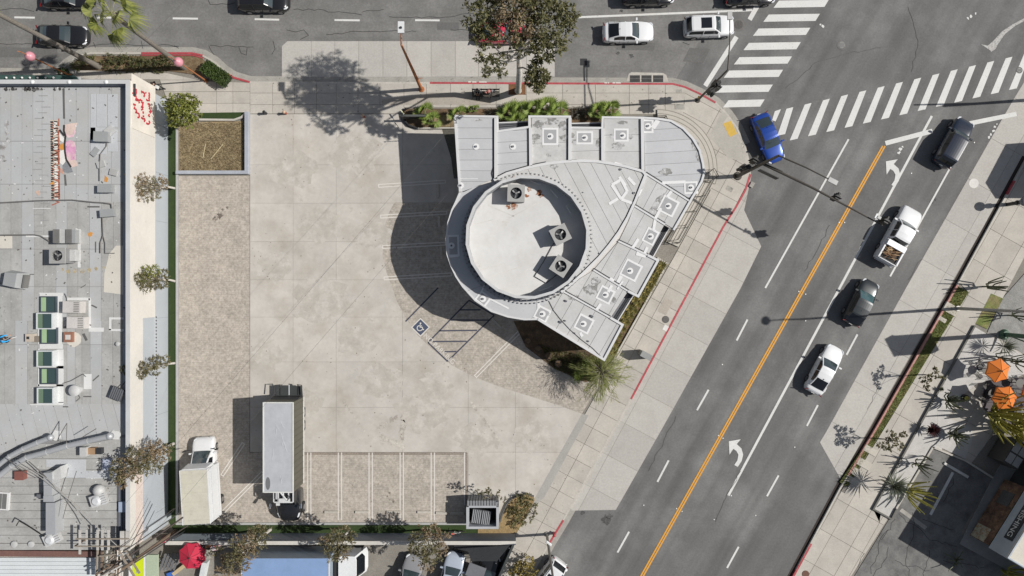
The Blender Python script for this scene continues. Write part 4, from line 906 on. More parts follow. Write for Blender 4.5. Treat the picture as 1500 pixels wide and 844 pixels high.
# roof membrane rolled out in strips
XR = XE-.30; yR = yN-.30
wp_('roof_deck', MB().prism([(XW, yS+.3), (XR, yS+.3), (XR, yR), (XW, yR)], Zf-.12, Zf-.05), mat('roof_seam', (.2, .2, .2), .9))
def strips(x0, y0, x1, y1, xs, m, z=Zf, skew=0, gap=.03, name='roof_sheet', ys=None):
    """strips in photo pixels at roof height"""
    reg = PP([(x0, y0), (x1, y0), (x1, y1), (x0, y1)], z) if not isinstance(x0, list) else PP(x0, z)
    for i in range(len(xs)-1):
        yy = ys or [-100, 2000]
        for j in range(len(yy)-1):
            a_, b_, c_, d_ = P(xs[i]+skew*yy[j], yy[j], z), P(xs[i+1]+skew*yy[j], yy[j], z), P(xs[i+1]+skew*yy[j+1], yy[j+1], z), P(xs[i]+skew*yy[j+1], yy[j+1], z)
            cell = [(d_[0]+gap/2, d_[1]+gap/2), (c_[0]-gap/2, c_[1]+gap/2), (b_[0]-gap/2, b_[1]-gap/2), (a_[0]+gap/2, a_[1]-gap/2)]
            q = clip(reg, cell)
            if len(q) > 2 and abs(area(q)) > .05:
                wp_(name, MB().prism(q, z-.04, z+random.uniform(.0, .012)), m[(i*5+j*3) % len(m)] if isinstance(m, list) else m)
YT, YB = P(0, 0, 0), 0
strips(-60, 128, 186, 296, [-80, -32, -16, 0, 16, 32, 48, 61.5, 78, 94.5, 111.5, 129, 146, 163, 180, 190], [W_MEM], ys=[-50, 207, 270, 620])
strips(-60, 296, 186, 470, [-80, -32, -16, 0, 16, 32, 50, 64, 82, 98, 114, 131, 148, 166, 180, 190], [W_MEMD, W_MEM, W_MEMD], ys=[-50, 365, 420, 620])
strips(-60, 470, 186, 592, [-80, -30, -12, 6, 22, 40, 55, 98, 110, 120, 132, 149, 165, 180, 190], [W_MEMD, W_MEMD, W_MEM], ys=[-50, 505, 620])
strips([(-60, 592), (186, 592), (186, 636), (120, 648), (60, 640), (-60, 690)], None, None, None, [-260, -224, -206, -188, -170, -152, -134, -116, -98, -82, -64, -47, -30, -12, 6, 24], [W_MEM], skew=.27)
# white patches and repair coats
def patch(x0, y0, x1, y1, m, h=.012, z=Zf, name='roof_patch'):
    a_, b_ = P(x0, y1, z), P(x1, y0, z); return wp_(name, MB().prism([a_, (b_[0], a_[1]), b_, (a_[0], b_[1])], z, z+.018+h), m)
W_WHITE = mat('roof_coating_white', (.60, .60, .59), .7, var=.05, fvar=.06, spots=((.45, .44, .42), 2.2, .62, .5))
W_CREAMC = mat('roof_coating_cream', (.55, .52, .46), .8, var=.05, fvar=.05)
W_PATCH = mat('roof_patch_pale', (.44, .455, .47), .75, var=.04)
for q in [(133, 138, 140, 205), (141.5, 138, 156, 186), (158, 138, 172, 186), (133, 187, 156, 226), (158, 190, 172, 222)]: patch(*q, W_PATCH)
for q in [(0, 346, 18, 364)]: patch(*q, W_CREAMC)
for q in [(57, 429, 92, 434), (82, 434, 91, 504), (57, 504, 92, 511), (83, 512, 93, 590), (57, 536, 93, 540), (55, 563, 93, 566), (57, 589, 93, 592), (56, 430, 58, 592), (130, 437, 133, 486), (97, 436, 132, 440), (133, 480, 152, 486), (38, 345, 74, 347.5), (114, 356, 118, 392), (110, 336, 118, 342), (160, 465, 182, 468), (160, 468, 163, 484), (160, 482, 182, 485), (44, 592, 92, 593.5), (123, 548, 134, 570), (48, 305, 74, 306)]: patch(*q, W_WHITE, .016)
for cx_, cy_, r in [(108, 497, 11)]: wp_('roof_patch', MB().prism(rnd_poly(*P(cx_, cy_, Zf), r/17.6, 22, .07), Zf, Zf+.035), mat('coating_cream_white', (.58, .55, .49), .8, var=.05))
mb = MB(); mb.prism(PP([(170, 360), (181, 360), (181, 432), (168, 430), (152, 428), (153, 400), (157, 385), (160, 372)], Zf), Zf, Zf+.022); wp_('roof_patch', mb, W_CREAMC)
mb = MB()
for x, y, r in [(10, 181, 5), (10, 195, 4), (4, 215, 8), (12, 205, 4), (3, 231, 6), (9, 188, 3)]: mb.sheet(rnd_poly(*P(x, y, Zf), r/17.6*.8, 18, .4), Zf+.02)
wp_('soot_stain', mb, mat('soot', (.26, .25, .24), .9, var=.3, scale=2, fvar=.2, spots=((.4, .4, .4), 2.4, .48, .95)))
mb = MB()
for x, y, r in [(100, 398, 5), (110, 397, 5), (120, 397, 6), (131, 396, 5), (141, 394, 4), (152, 392, 3), (92, 395, 3)]: mb.sheet(rnd_poly(*P(x, y, Zf), r/17.6*.6, 18, .35), Zf+.021)
wp_('rust_wash', mb, mat('rust_wash', (.36, .29, .17), .9, var=.25, scale=2, spots=((.42, .40, .35), 2.6, .5, .9)), kind='stuff')
mb = MB()
for x, w in [(9, 5), (14, 2), (19, 5), (24, 3), (38, 6), (43, 5), (50, 6), (56, 5), (61, 3), (65, 1), (80, 4), (88, 4), (93, 3), (101.5, 2), (111.5, 2), (160, 2)]: mb.sheet(rnd_poly(*P(x, 131, Zf), w/17.6*.55, 12, .4), Zf+.019)
wp_('tar_patch', mb, mat('tar', (.045, .042, .04), .8), kind='stuff')
mb = MB()
for a_, b_, w in [((93, 131), (94, 174), .16), ((95, 256), (96.5, 272), .16), ((128, 303), (146, 303), .12), ((140, 354), (140, 370), .10), ((122, 489), (127, 499), .22), ((134, 447), (142, 451), .12), ((92, 596), (100, 596), .1), ((122, 581), (134, 581), .1), ((118, 422), (126, 417), .06), ((40, 402), (50, 402), .07), ((136, 558), (145, 550), .1)]: line_px(a_, b_, w, Zf+.024, mb=mb)
wp_('tar_line', mb, mat('tar_grey', (.10, .098, .095), .8), kind='stuff')
# long graffiti piece painted on the membrane: illegible letters and two abstract blobs
gf = wp_('painted_letters', MB().prism(PP([(74, 176), (86, 176), (88, 291), (75.5, 291)], Zf), Zf, Zf+.017), mat('graffiti_ground', (.50, .44, .36), .8, fvar=.2))
GK = mat('graffiti_black', (.03, .028, .028), .8); GR = mat('graffiti_rust', (.33, .10, .06), .8, fvar=.2); GW = mat('graffiti_white', (.66, .64, .60), .8); GO = mat('graffiti_orange', (.55, .25, .05), .8)
GP = mat('graffiti_pink', (.56, .28, .42), .8, var=.15, scale=1.5, col2=(.62, .46, .46), c2scale=1.2); GG = mat('graffiti_grey', (.20, .21, .22), .8, fvar=.2)
text_part('lettering', 'VEZNIL', 81.5, 201, Zf+.020, 1.02, R(90), GR, gf, sp=.92); text_part('lettering', 'VAMAZNAK', 82.5, 256, Zf+.020, 1.0, R(90), GR, gf, sp=.92)
random.seed(21)
y = 178; mb = MB(); mw = MB(); mr = MB()
while y < 290:
    x = 75.5+(y-178)*.012
    mb.prism(PP([(x-1.5, y), (x+2.2, y+random.uniform(-1, 1)), (x+2.5, y+2.2), (x-1.5, y+2.0)], Zf), Zf+.017, Zf+.024)
    if random.random() < .75: a_ = random.uniform(-2.2, 2.2); c_ = line_px((x+3.2, y), (x+9, y+a_), .10, Zf+.026, mb=mb)
    if random.random() < .7: line_px((x+3.5, y+1.8), (x+8.5, y+1.5-random.uniform(-2.5, 2.5)), .13, Zf+.028, mb=mw)
    if random.random() < .6: line_px((x+9.6, y-1), (x+9.9, y+3), .16, Zf+.025, mb=mr)
    y += random.uniform(2.9, 4.0)
wp_('letter_shadow', mb, GK, gf, kind='stuff'); wp_('letter_highlight', mw, GW, gf, kind='stuff'); wp_('letter_edge', mr, GR, gf, kind='stuff')
def blob(pts, m, h, nm='painted_blob'): return wp_(nm, MB().prism(PP(pts, Zf), Zf, Zf+h), m, gf)
blob([(94, 183), (104, 181), (113, 180), (111, 189), (108, 196), (101, 199), (95, 195)], mat('graffiti_peach', (.58, .45, .40), .8, fvar=.1), .020)
blob([(95, 195), (101, 199), (107, 197), (109, 190), (111, 193), (107, 201), (99, 202)], GP, .0235)
blob([(97, 208), (103, 205), (109, 208), (111, 215), (111.5, 237), (103, 240), (97, 232), (94.5, 219)], GP, .020)
blob([(98, 236), (111, 234), (114, 243), (103, 246)], mat('graffiti_peach', (.58, .45, .40), .8), .0205)
blob([(86, 194), (94, 203), (93, 209), (88, 206)], GW, .019); blob([(86, 222), (93, 219), (97, 231), (93, 243), (87, 238)], GW, .019)
blob([(89, 211), (92, 210), (94, 219), (90, 221), (87, 216)], GO, .0212)
blob([(92, 242), (98, 236), (104, 244), (107, 252), (99, 254), (92, 251)], GG, .0222); blob([(88, 246), (93, 249), (94, 256), (89, 253)], mat('graffiti_salmon', (.5, .27, .2), .8), .0215)
mb = MB()
for a_, b_ in [((94, 183), (93.5, 192)), ((93.5, 192), (96, 199)), ((96, 199), (94.5, 211)), ((94.5, 211), (95, 222)), ((95, 222), (97, 234)), ((97, 234), (104, 245)), ((87, 190), (94, 199))]: line_px(a_, b_, .16, Zf+.030, mb=mb)
wp_('outline_stroke', mb, GK, gf)
for pl in [[(78, 266), (73, 269.5), (77, 271), (80, 269)], [(129, 342), (133, 340), (136, 341), (135, 345), (132, 347), (130, 346)], [(52, 280), (58, 279), (59, 284), (56, 287), (53, 283)], [(154, 257), (159, 262), (157, 267), (153, 266)]]:
    wp_('sprayed_mark', MB().prism(PP(pl, Zf), Zf, Zf+.032), GO if pl[0][0] != 52 else mat('faded_orange', (.50, .36, .29), .8))
# ---- things on the west roof
def box_thing(name, lab, cat, px, py, w, d, h, m, rz=0, z=Zf, top=None, group=None, extra=None):
    t = thing(name, lab, cat, (*P(px, py, z+h), z), R(rz), group)
    obj('casing', MB().box((0, 0, h/2), (w, d, h)), m, t, world=False)
    if top: obj('top_panel', MB().box((0, 0, h+.02), (w*1.04, d*1.04, .04)), top, t, world=False)
    return t
M_HV = mat('hvac_grey', (.33, .34, .34), .6, .2, var=.06, fvar=.05); M_HVD = mat('hvac_louvre', (.19, .185, .175), .6, .3); M_HVL = mat('hvac_light', (.47, .47, .46), .6, .1); M_BEIGE = mat('hvac_beige', (.50, .475, .45), .6)
def fins(t, x0, y0, x1, y1, z, n, m=M_HVD, name='louvre'):
    for k in range(n): obj(name, MB().box(((x0+x1)/2, y0+(y1-y0)*(k+.5)/n, z), (x1-x0, (y1-y0)/n*.5, .04)), m, t, world=False)
box_thing('roof_hatch', 'flat grey equipment box turned slightly on the pale patch near the north wall', 'roof box', 147.5, 200, 1.15, .8, .55, M_HV, -2, top=M_HV)
box_thing('leaning_board', 'thin grey panel leaning beside the flat grey box by the north wall', 'panel', 161, 192, .75, .7, .16, W_PATCH, 40, top=M_HVL)
box_thing('leaning_board', 'small grey tilted panel lying below the pale patches', 'panel', 139, 222.5, .72, .42, .1, M_HV, 52, top=M_HV)
t = box_thing('roof_unit', 'grey roof unit half in the shade of the topmost wall tree', 'roof unit', 153, 276, 1.1, .65, .55, M_HV, 0, top=M_HV)
t = box_thing('roof_unit', 'grey roof unit on the pipe run below the tree shaded one', 'roof unit', 156, 312, 1.05, .62, .5, M_HV, 5, top=M_HV)
for x, y, rz, l_ in [(147.5, 241, 18, 'square vent lid on the thin roof pipe, upper of two'), (166, 252.5, -14, 'flat vent lid right of the thin roof pipe, lower of two')]:
    box_thing('roof_vent', l_, 'vent', x, y, .62, .5, .12, M_HVL, rz, top=mat('lid_grey', (.36, .36, .35), .7))
# package units with fan
t = thing('package_unit', 'roof air handler with two louvred hoods above a big fan unit', 'air conditioner', (*P(94, 346, Zf+.8), Zf))
obj('casing', MB().box((0, 0, .4), (1.75, 1.15, .8)), M_HVL, t, world=False)
for x in (-.62, .42): obj('louvred_hood', MB().box((x, 0, .85), (.5, 1.12, .1)), M_HVD, t, world=False)
obj('side_hood', MB().box((.82, 0, .62), (.28, 1.1, .5)), M_HV, t, world=False)
condenser(83.5, 374.5, 0, 'large grey fan unit with a dark louvre on the west roof', Zf, s=1.3, hgt=1.35)['group'] = 'fan units on the west roof'
t = thing('duct_box', 'louvred duct box joined to the right side of the large fan unit', 'air conditioner', (*P(101, 374, Zf+.7), Zf))
obj('casing', MB().box((0, 0, .35), (.95, .95, .7)), M_HVL, t, world=False); obj('louvre_panel', MB().box((-.15, 0, .73), (.4, .85, .06)), M_HVD, t, world=False)
t = thing('vent_hood', 'sloping grey exhaust hood at the left edge of the west roof', 'roof hood', (*P(20, 410, Zf+.7), Zf), R(-10))
obj('hood', MB().prism([(-.75, -.7), (.75, -.7), (.75, .7), (-.75, .7)], 0, .95, [(-.65, -.55), (.35, -.6), (.35, .6), (-.65, .5)]), M_HV, t, world=False)
obj('side_louvre', MB().box((.78, 0, .35), (.14, 1.1, .6)), M_HVD, t, world=False)
# skylights in a column
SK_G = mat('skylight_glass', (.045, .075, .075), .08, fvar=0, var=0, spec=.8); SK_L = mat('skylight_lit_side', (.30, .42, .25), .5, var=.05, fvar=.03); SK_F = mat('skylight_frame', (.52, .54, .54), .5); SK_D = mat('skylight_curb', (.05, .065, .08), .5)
def skylight(px, py, lab, raised):
    t = thing('skylight', lab, 'skylight', (*P(px, py, Zf+.25), Zf), 0, 'skylights in a column on the west roof')
    h = .62 if raised else .2
    w, d = 1.36, 1.36
    cb = MB()
    for c, s_ in (((0, d/2-.04, h/2), (w, .08, h)), ((0, -d/2+.04, h/2), (w, .08, h)), ((w/2-.04, 0, h/2), (.08, d-.16, h)), ((-w/2+.04, 0, h/2), (.08, d-.16, h))): cb.box(c, s_)
    obj('curb', cb, SK_F if raised else SK_D, t, world=False)
    fr = obj('frame', MB().box((0, 0, 0), (0, 0, 0)) if False else frame_mb(w, d, .09, h, .06), SK_F if raised else SK_D, t, world=False)
    obj('pane', MB().box((.22, 0, h-.02), (.78, d-.2, .03)), SK_G, t, world=False)
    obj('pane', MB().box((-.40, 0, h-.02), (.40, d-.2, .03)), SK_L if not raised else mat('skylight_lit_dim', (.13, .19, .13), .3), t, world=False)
    return t
def frame_mb(w, d, b_, z, h):
    m_ = MB(); m_.box((0, d/2-b_/2, z+h/2), (w, b_, h)); m_.box((0, -d/2+b_/2, z+h/2), (w, b_, h)); m_.box((w/2-b_/2, 0, z+h/2), (b_, d-2*b_, h)); m_.box((-w/2+b_/2, 0, z+h/2), (b_, d-2*b_, h)); return m_
for (x, y, r_, l_) in [(70, 446, 0, 'topmost skylight of the column, low and dark framed'), (70, 470, 1, 'raised pale framed skylight beside the lower beige unit'), (71, 492, 0, 'low dark skylight between the cream vent and the brown vent'), (70.5, 525, 1, 'raised pale framed skylight just below the gap in the column'),
                       (71, 551, 0, 'low dark skylight with a small white hook on its glass'), (71, 579, 1, 'lowest skylight of the column, raised, left of the round vent')]: skylight(x, y, l_, r_)
for x, y, l_ in [(104.5, 450, 'beige slatted roof unit, upper of the two beside the skylights'), (110.5, 473, 'beige slatted roof unit, lower of the two beside the skylights')]:
    t = box_thing('swamp_cooler', l_, 'roof unit', x, y, 1.45, .95, .75, M_BEIGE, -1)
    for k in range(6): obj('slat', MB().box((.42, -.36+k*.145, .77), (.42, .06, .04)), M_HVD, t, world=False)
t = box_thing('vent_stack', 'square brown rimmed vent on a cream coated patch', 'vent', 99.5, 494, .75, .85, .3, mat('vent_brown', (.25, .12, .08), .8)); obj('inner_lid', MB().box((.02, 0, .34), (.38, .4, .1)), M_BEIGE, t, world=False)
t = box_thing('vent_stack', 'small cream box vent left of the skylight column', 'vent', 43, 495, .7, .65, .35, mat('vent_cream', (.46, .40, .33), .8)); obj('inner_lid', MB().box((-.1, 0, .37), (.2, .22, .06)), M_DARK, t, world=False); box_thing('vent_stack', 'brown shaded vent box between cream vent and skylight', 'vent', 52, 497, .35, .5, .3, mat('vent_taupe', (.2, .17, .14), .8))
def turbine(px, py, lab, r=.36, h=.75, z=Zf):
    t = thing('turbine_vent', lab, 'roof vent', (*P(px, py, z+h), z), 0)
    obj('pipe', MB().disc((0, 0, 0), r*.75, h*.6, 16), M_HVL, t, world=False, smooth=True); obj('cap', MB().disc((0, 0, h*.6), r*1.1, h*.25, 20).disc((0, 0, h*.85), r*1.1, h*.15, 20, r*.5), M_HVL, t, world=False, smooth=True); return t
turbine(107, 573, 'round pale capped vent beside the lowest skylight', .42, .8)
t = thing('rooftop_antenna', 'dark louvred panel antenna near the east parapet', 'antenna', (*P(170.5, 577, Zf+.5), Zf), R(-22))
for k in range(6): obj('slat', MB().box((-.42+k*.17, 0, .5), (.11, 1.0, .05)), M_LOUV, t, world=False)
obj('backing', MB().box((0, 0, .42), (1.05, 1.05, .06)), mat('antenna_dark', (.06, .06, .06), .7), t, world=False); obj('mast', MB().tube([(0, 0, 0), (0, 0, .45)], .05, 6), RB, t, world=False); obj('stay', MB().tube([(.1, .5, .5), (.3, 1.4, .3)], .03, 5), RB, t, world=False)
for x, y, l_ in [(172, 504, 'small black dome vent near the east parapet')]: turbine(x, y, l_, .17, .25)
# thin roof pipes
def pipe(pts, lab, r=.05, z=Zf+.15, m=None, cat='pipe', name='roof_pipe'):
    z0 = z if not isinstance(z, list) else z[0]
    W = [(*P(x, y, (z[i] if isinstance(z, list) else z)), (z[i] if isinstance(z, list) else z)) for i, (x, y) in enumerate(pts)]
    c = W[0]; mb = MB().tube([(p[0]-c[0], p[1]-c[1], p[2]-c[2]) for p in W], r, 6)
    return tag(obj(name, mb, m or mat('pipe_grey', (.19, .18, .17), .6, .3), loc=c, smooth=True), lab, cat)
pipe([(-40, 299), (0, 297), (55, 294), (105, 293), (138, 296.5), (150, 297), (163, 299), (164, 306)], 'long grey pipe crossing the roof just below the painted letters')
pipe([(-40, 345), (0, 344.5), (50, 344), (60, 346), (73, 354)], 'grey pipe crossing to the louvred air handler')
pipe([(146, 265), (146, 240), (147, 226), (156, 214), (157, 205)], 'thin vertical pipe from the tree shaded unit up to the pale patches', .035)
pipe([(150, 318), (151, 345), (147, 356), (147, 371)], 'forked thin pipe below the lower grey unit', .04)
pipe([(151, 345), (154, 356), (154, 371), (168, 371)], 'right fork of the thin pipe below the lower grey unit', .03)
pipe([(0, 493), (4, 503), (-6, 508)], 'short curved cable near the left edge person', .03)
pipe([(92, 562), (104, 558), (122, 548), (126, 552)], 'thin black cable above the round capped vent', .025)
pipe([(113, 575), (118, 583), (112, 588)], 'thin looped cable below the round capped vent', .02)
pipe([(95, 430), (98, 437), (98, 441)], 'thin cable above the upper beige unit', .025)
# two long white ducts sweeping down across the roof to the lower left
DUCT = mat('duct_galvanised', (.44, .45, .46), .5, .35, var=.06, fvar=.04); 
def duct(pts, lab, r, z):
    t = thing('roof_duct', lab, 'duct', (*P(*pts[0], z), Zf)); W = [(*P(x, y, z), z) for x, y in pts]
    obj('tube', MB().tube(W, r, 12), DUCT, t, smooth=True)
    for i in range(len(W)-1):
        k = max(1, int(math.dist(W[i], W[i+1])/1.2))
        for q in range(k):
            f = q/k; p = [W[i][a]+(W[i+1][a]-W[i][a])*f for a in range(3)]; d = [(W[i+1][a]-W[i][a])*.01 for a in range(3)]
            obj('band', MB().tube([p, [p[a]+d[a]*3 for a in range(3)]], r*1.08, 12), M_HVL, t)
    c = W[0]; obj('elbow', MB().ball(c, r*1.35, 12, 8), DUCT, t, smooth=True); return t
duct([(74, 641), (56, 648), (35, 657), (15, 668), (-10, 688), (-40, 715)], 'upper of the two white ducts curving across the roof corner', .20, Zf+.8)
duct([(161, 639), (130, 646), (100, 653), (70, 662), (40, 670), (18, 682), (-15, 708), (-40, 728)], 'lower and longer white duct curving across the roof corner', .23, Zf+.8)
for x, y, l_ in [(83, 637, 'white coated pad at the head of the upper duct'), (170, 637, 'white coated pad at the head of the lower duct')]:
    o_ = obj('duct_pad', MB().prism(rnd_poly(0, 0, .42, 14, .25), 0, .06), W_WHITE, loc=(*P(x, y, Zf), Zf+.01)); tag(o_, l_, 'roof pad')
# south part of the roof: corrugated low roofs, bigger ducts, fans
strips([(-60, 690), (0, 672), (60, 650), (120, 652), (186, 640), (186, 806), (-60, 806)], None, None, None, [-80, 200], [W_MEMD], ys=[600, 672, 688, 700, 712, 724, 736, 748, 760, 772, 784, 796, 806], gap=.045)
wp_('gutter_channel', MB().prism(PP([(172, 690), (186, 690), (186, 806), (172, 806)], Zf), Zf+.01, Zf+.05), mat('channel_dark', (.10, .115, .14), .7))
for k in range(3): wp_('channel_rib', MB().bandp(PP([(175+k*4, 690), (175+k*4, 806)], Zf), -.03, .03, Zf+.03, Zf+.12), M_LOUV)
for q in [(68, 673, 126, 684), (92, 684, 126, 700), (126, 690, 170, 701)]: patch(*q, W_PATCH)
o_ = obj('roof_tarp', MB().box((0, 0, .15), (.85, .85, .3)), mat('tarp_blue', (.30, .36, .46), .6), loc=(*P(181, 743, Zf+.3), Zf)); tag(o_, 'blue and white box in the dark roof channel', 'roof box')
o_ = obj('roof_tarp', MB().box((0, 0, .12), (.75, .95, .24)), mat('tarp_lilac', (.38, .41, .5), .6), loc=(*P(156, 681, Zf+.3), Zf)); tag(o_, 'pale lilac box in the tree shade on the west roof', 'roof box')
t = thing('exhaust_box', 'white and brown box with an open top in the tree shade', 'roof unit', (*P(131, 662, Zf+.6), Zf))
obj('casing', MB().box((-.5, 0, .35), (.5, .75, .7)), M_HVL, t, world=False); obj('brown_box', MB().box((.05, 0, .2), (.6, .55, .4)), mat('box_brown', (.3, .19, .11), .8), t, world=False); obj('open_well', MB().box((.6, 0, .2), (.5, .5, .4)), M_DARK, t, world=False)
t = box_thing('roof_vent_box', 'small red-brown box on the lower left roof', 'roof box', 28, 697, .72, .7, .45, mat('box_redbrown', (.20, .075, .06), .8), 0, top=mat('box_redbrown', (.20, .075, .06), .8))
t = thing('skylight', 'grey two pane skylight at the left edge of the lower roof', 'skylight', (*P(4, 734, Zf+.1), Zf), R(-4)); obj('curb', MB().box((0, 0, .08), (1.1, 1.5, .16)), W_WHITE, t, world=False)
for x in (-.2, .2): obj('pane', MB().box((x, 0, .18), (.34, 1.25, .04)), mat('old_pane', (.16, .16, .155), .3), t, world=False)
t = thing('square_duct', 'upright run of square metal duct on the lower roof', 'duct', (*P(70, 720, Zf+1), Zf))
for x, y, w, d, h in [(70, 702, .72, 1.0, 1.0), (70, 722, .68, 1.2, 1.0), (71, 731, .85, .5, 1.05), (74, 760, .78, 2.6, 1.1)]: obj('duct_piece', MB().box((*P(x, y, Zf+h), Zf+h/2), (w, d, h)), DUCT, t)
obj('hood', MB().prism(PP([(80, 690), (92, 682), (93, 700), (84, 702), (68, 694)], Zf+.6), Zf, Zf+.9), M_HVL, t)
for x, y, rz, l_ in [(139, 735, 18, 'white louvred fan with dome above the ladder shadows'), (70.5, 792, 25, 'white louvred fan with dome at the foot of the square duct')]:
    t = thing('roof_fan', l_, 'roof fan', (*P(x, y, Zf+.7), Zf), R(rz), 'white roof fans'); obj('dome', MB().disc((0, 0, .1), .42, .45, 18).disc((0, 0, .55), .42, .15, 18, .25), mat('fan_white', (.52, .53, .54), .5), t, world=False, smooth=True); obj('case', MB().box((.1, .0, .28), (1.25, .95, .5)), M_HVL, t, world=False)
    for k in range(5): obj('slat', MB().box((.62, -.38+k*.19, .56), (.42, .08, .1)), mat('fan_white', (.52, .53, .54), .5), t, world=False)
t = thing('vent_cowl', 'curved ribbed cowl just above the upper louvred fan', 'roof vent', (*P(142, 720, Zf+.6), Zf)); obj('cowl', MB().ball((0, 0, .3), .5, 14, 8, .9), M_HVL, t, world=False, smooth=True); obj('throat', MB().box((-.3, 0, .15), (.5, .6, .3)), M_LOUV, t, world=False)
box_thing('cable_box', 'small dark box on cables left of the square duct', 'roof box', 58, 727, .5, .3, .5, M_LOUV)
turbine(144, 778, 'small black round vent beside the ladder shadows', .2, .3)
for x, y, l_ in [(20, 798, 'half round pale vent on the ledge, left one'), (45, 798, 'half round pale vent on the ledge, right one')]: turbine(x, y, l_, .24, .2)
pipe([(24, 770), (28, 763), (42, 771), (65, 786)], 'bent black pipe arm pointing left over the lower roof', .05, Zf+1.0, RB)
# low annex with brown gutter line and white corrugated roof at the bottom
an_ = thing('annex', 'low annex with ribbed white roof and brown gutter at the bottom left', 'building', (*P(60, 825, 5), 0))
obj('wall', MB().prism([(XW, P(0, 900, 5)[1]), (P(150, 0, 5)[0], P(0, 900, 5)[1]), (P(150, 0, 5)[0], yS-.05), (XW, yS-.05)], 0, 4.9), W_CREAM, an_)
obj('brown_gutter', MB().prism(PP([(-60, 806), (142, 808), (142, 816), (-60, 815)], 5.4), 4.9, 5.4), mat('gutter_brown', (.16, .085, .07), .7, fvar=.2), an_)
y = 817
while y < 850:
    obj('roof_sheet', MB().prism(PP([(-60, y), (139, y), (139, y+5.4), (-60, y+5.4)], 5.1), 4.9, 5.1+.02*(y % 2)), mat('annex_roof', (.57, .60, .61), .6, var=.05, obj_var=.03), an_); y += 5.8

random.seed(32); mb = MB(); mw = MB()
for _ in range(420):
    x, y = P(random.uniform(0, 184), random.uniform(128, 800), Zf); r = random.choice((.03, .04, .05, .09)); (mw if random.random() < .35 else mb).box((x, y, Zf+.03), (r, r*random.uniform(.5, 2.2), .03), random.random()*3)
wp_('roof_debris', mb, mat('debris_dark', (.12, .115, .105), .9), kind='stuff'); wp_('roof_debris', mw, W_WHITE, kind='stuff')
mb = MB()
for k in range(26):   # short lap marks between sheets
    x = 48+((k*37) % 14); y = 132+k*8.3; line_px((x, y), (x+13, y), .05, Zf+.026, mb=mb)
wp_('lap_mark', mb, mat('lap_grey', (.27, .27, .27), .9), kind='stuff')
# ================================================================ VEHICLES
def paint(name, col, rough=.3, metal=0.0, coat=.7): return mat('paint_'+name, col, rough, metal, var=.02, fvar=.015, coat=coat)
PW = paint('white', (.66, .665, .67), .35); PS = paint('silver', (.50, .51, .53), .35, .3); PB = paint('black', (.012, .012, .014), .22); PN = paint('navy', (.010, .016, .032), .2)
PG = paint('charcoal', (.022, .027, .030), .28, .2); PBL = paint('blue', (.012, .055, .30), .3, .25); PR = paint('red', (.55, .03, .07), .3); PGR = paint('grey', (.30, .30, .31), .35, .3); PLB = paint('pale_blue', (.42, .47, .55), .35, .2)
GLASS = mat('car_glass', (.030, .045, .050), .06, var=0, fvar=0, spec=.9, coat=.6); GLASSK = mat('car_glass_dark', (.010, .012, .015), .1, var=0, fvar=0, spec=.7)
TYRE = mat('tyre', (.02, .02, .02), .85); RIM = mat('rim', (.35, .35, .36), .35, .8, var=0, fvar=0); LAMP = mat('headlamp', (.62, .64, .66), .15, var=0, fvar=0, coat=.5); TAIL = mat('tail_lamp', (.14, .012, .014), .25, var=0, fvar=0)
TRIM = mat('black_trim', (.02, .02, .022), .6); CHROME = mat('chrome', (.6, .6, .6), .15, 1, var=0, fvar=0); PLATE = mat('number_plate', (.6, .6, .58), .5)
GASKET = mat('panel_gap', (.015, .015, .015), .8)
def interp(tab, x):
    for (x0, *a), (x1, *b_) in zip(tab, tab[1:]):
        if x <= x1: t = max(0, (x-x0)/(x1-x0)); t = t; return [p+(q-p)*t for p, q in zip(a, b_)]
    return list(tab[-1][1:])
def smooth_obj(o, lv=1):
    md = o.modifiers.new('subsurf', 'SUBSURF'); md.levels = lv; md.render_levels = lv; return o
def car_body(t, st, m, L, W, clipx=None, name='body'):
    mb = MB(); rows = []
    for x, wf, z in st:
        w = W/2*wf; x *= L/2; lo = .20
        sec = [(0, z+.035), (w*.45, z+.03), (w*.80, z+.01), (w*.95, z-.05), (w*1.0, z-.17), (w*1.0, .52), (w*.985, .30), (w*.90, lo)]
        full = [(-a, c) for a, c in reversed(sec[1:])]+sec
        rows.append([(x, a, c) for a, c in full])
    i0 = len(mb.v); n = len(rows[0])
    for r in rows: mb.v += r
    for i in range(len(rows)-1):
        for j in range(n-1):
            mb.f.append((i0+i*n+j, i0+(i+1)*n+j, i0+(i+1)*n+j+1, i0+i*n+j+1)); mb.mi.append(0)
    mb.f.append(tuple(i0+j for j in range(n))); mb.mi.append(0)
    mb.f.append(tuple(i0+(len(rows)-1)*n+j for j in range(n-1, -1, -1))); mb.mi.append(0)
    return smooth_obj(obj(name, mb, m, t, True, world=False))
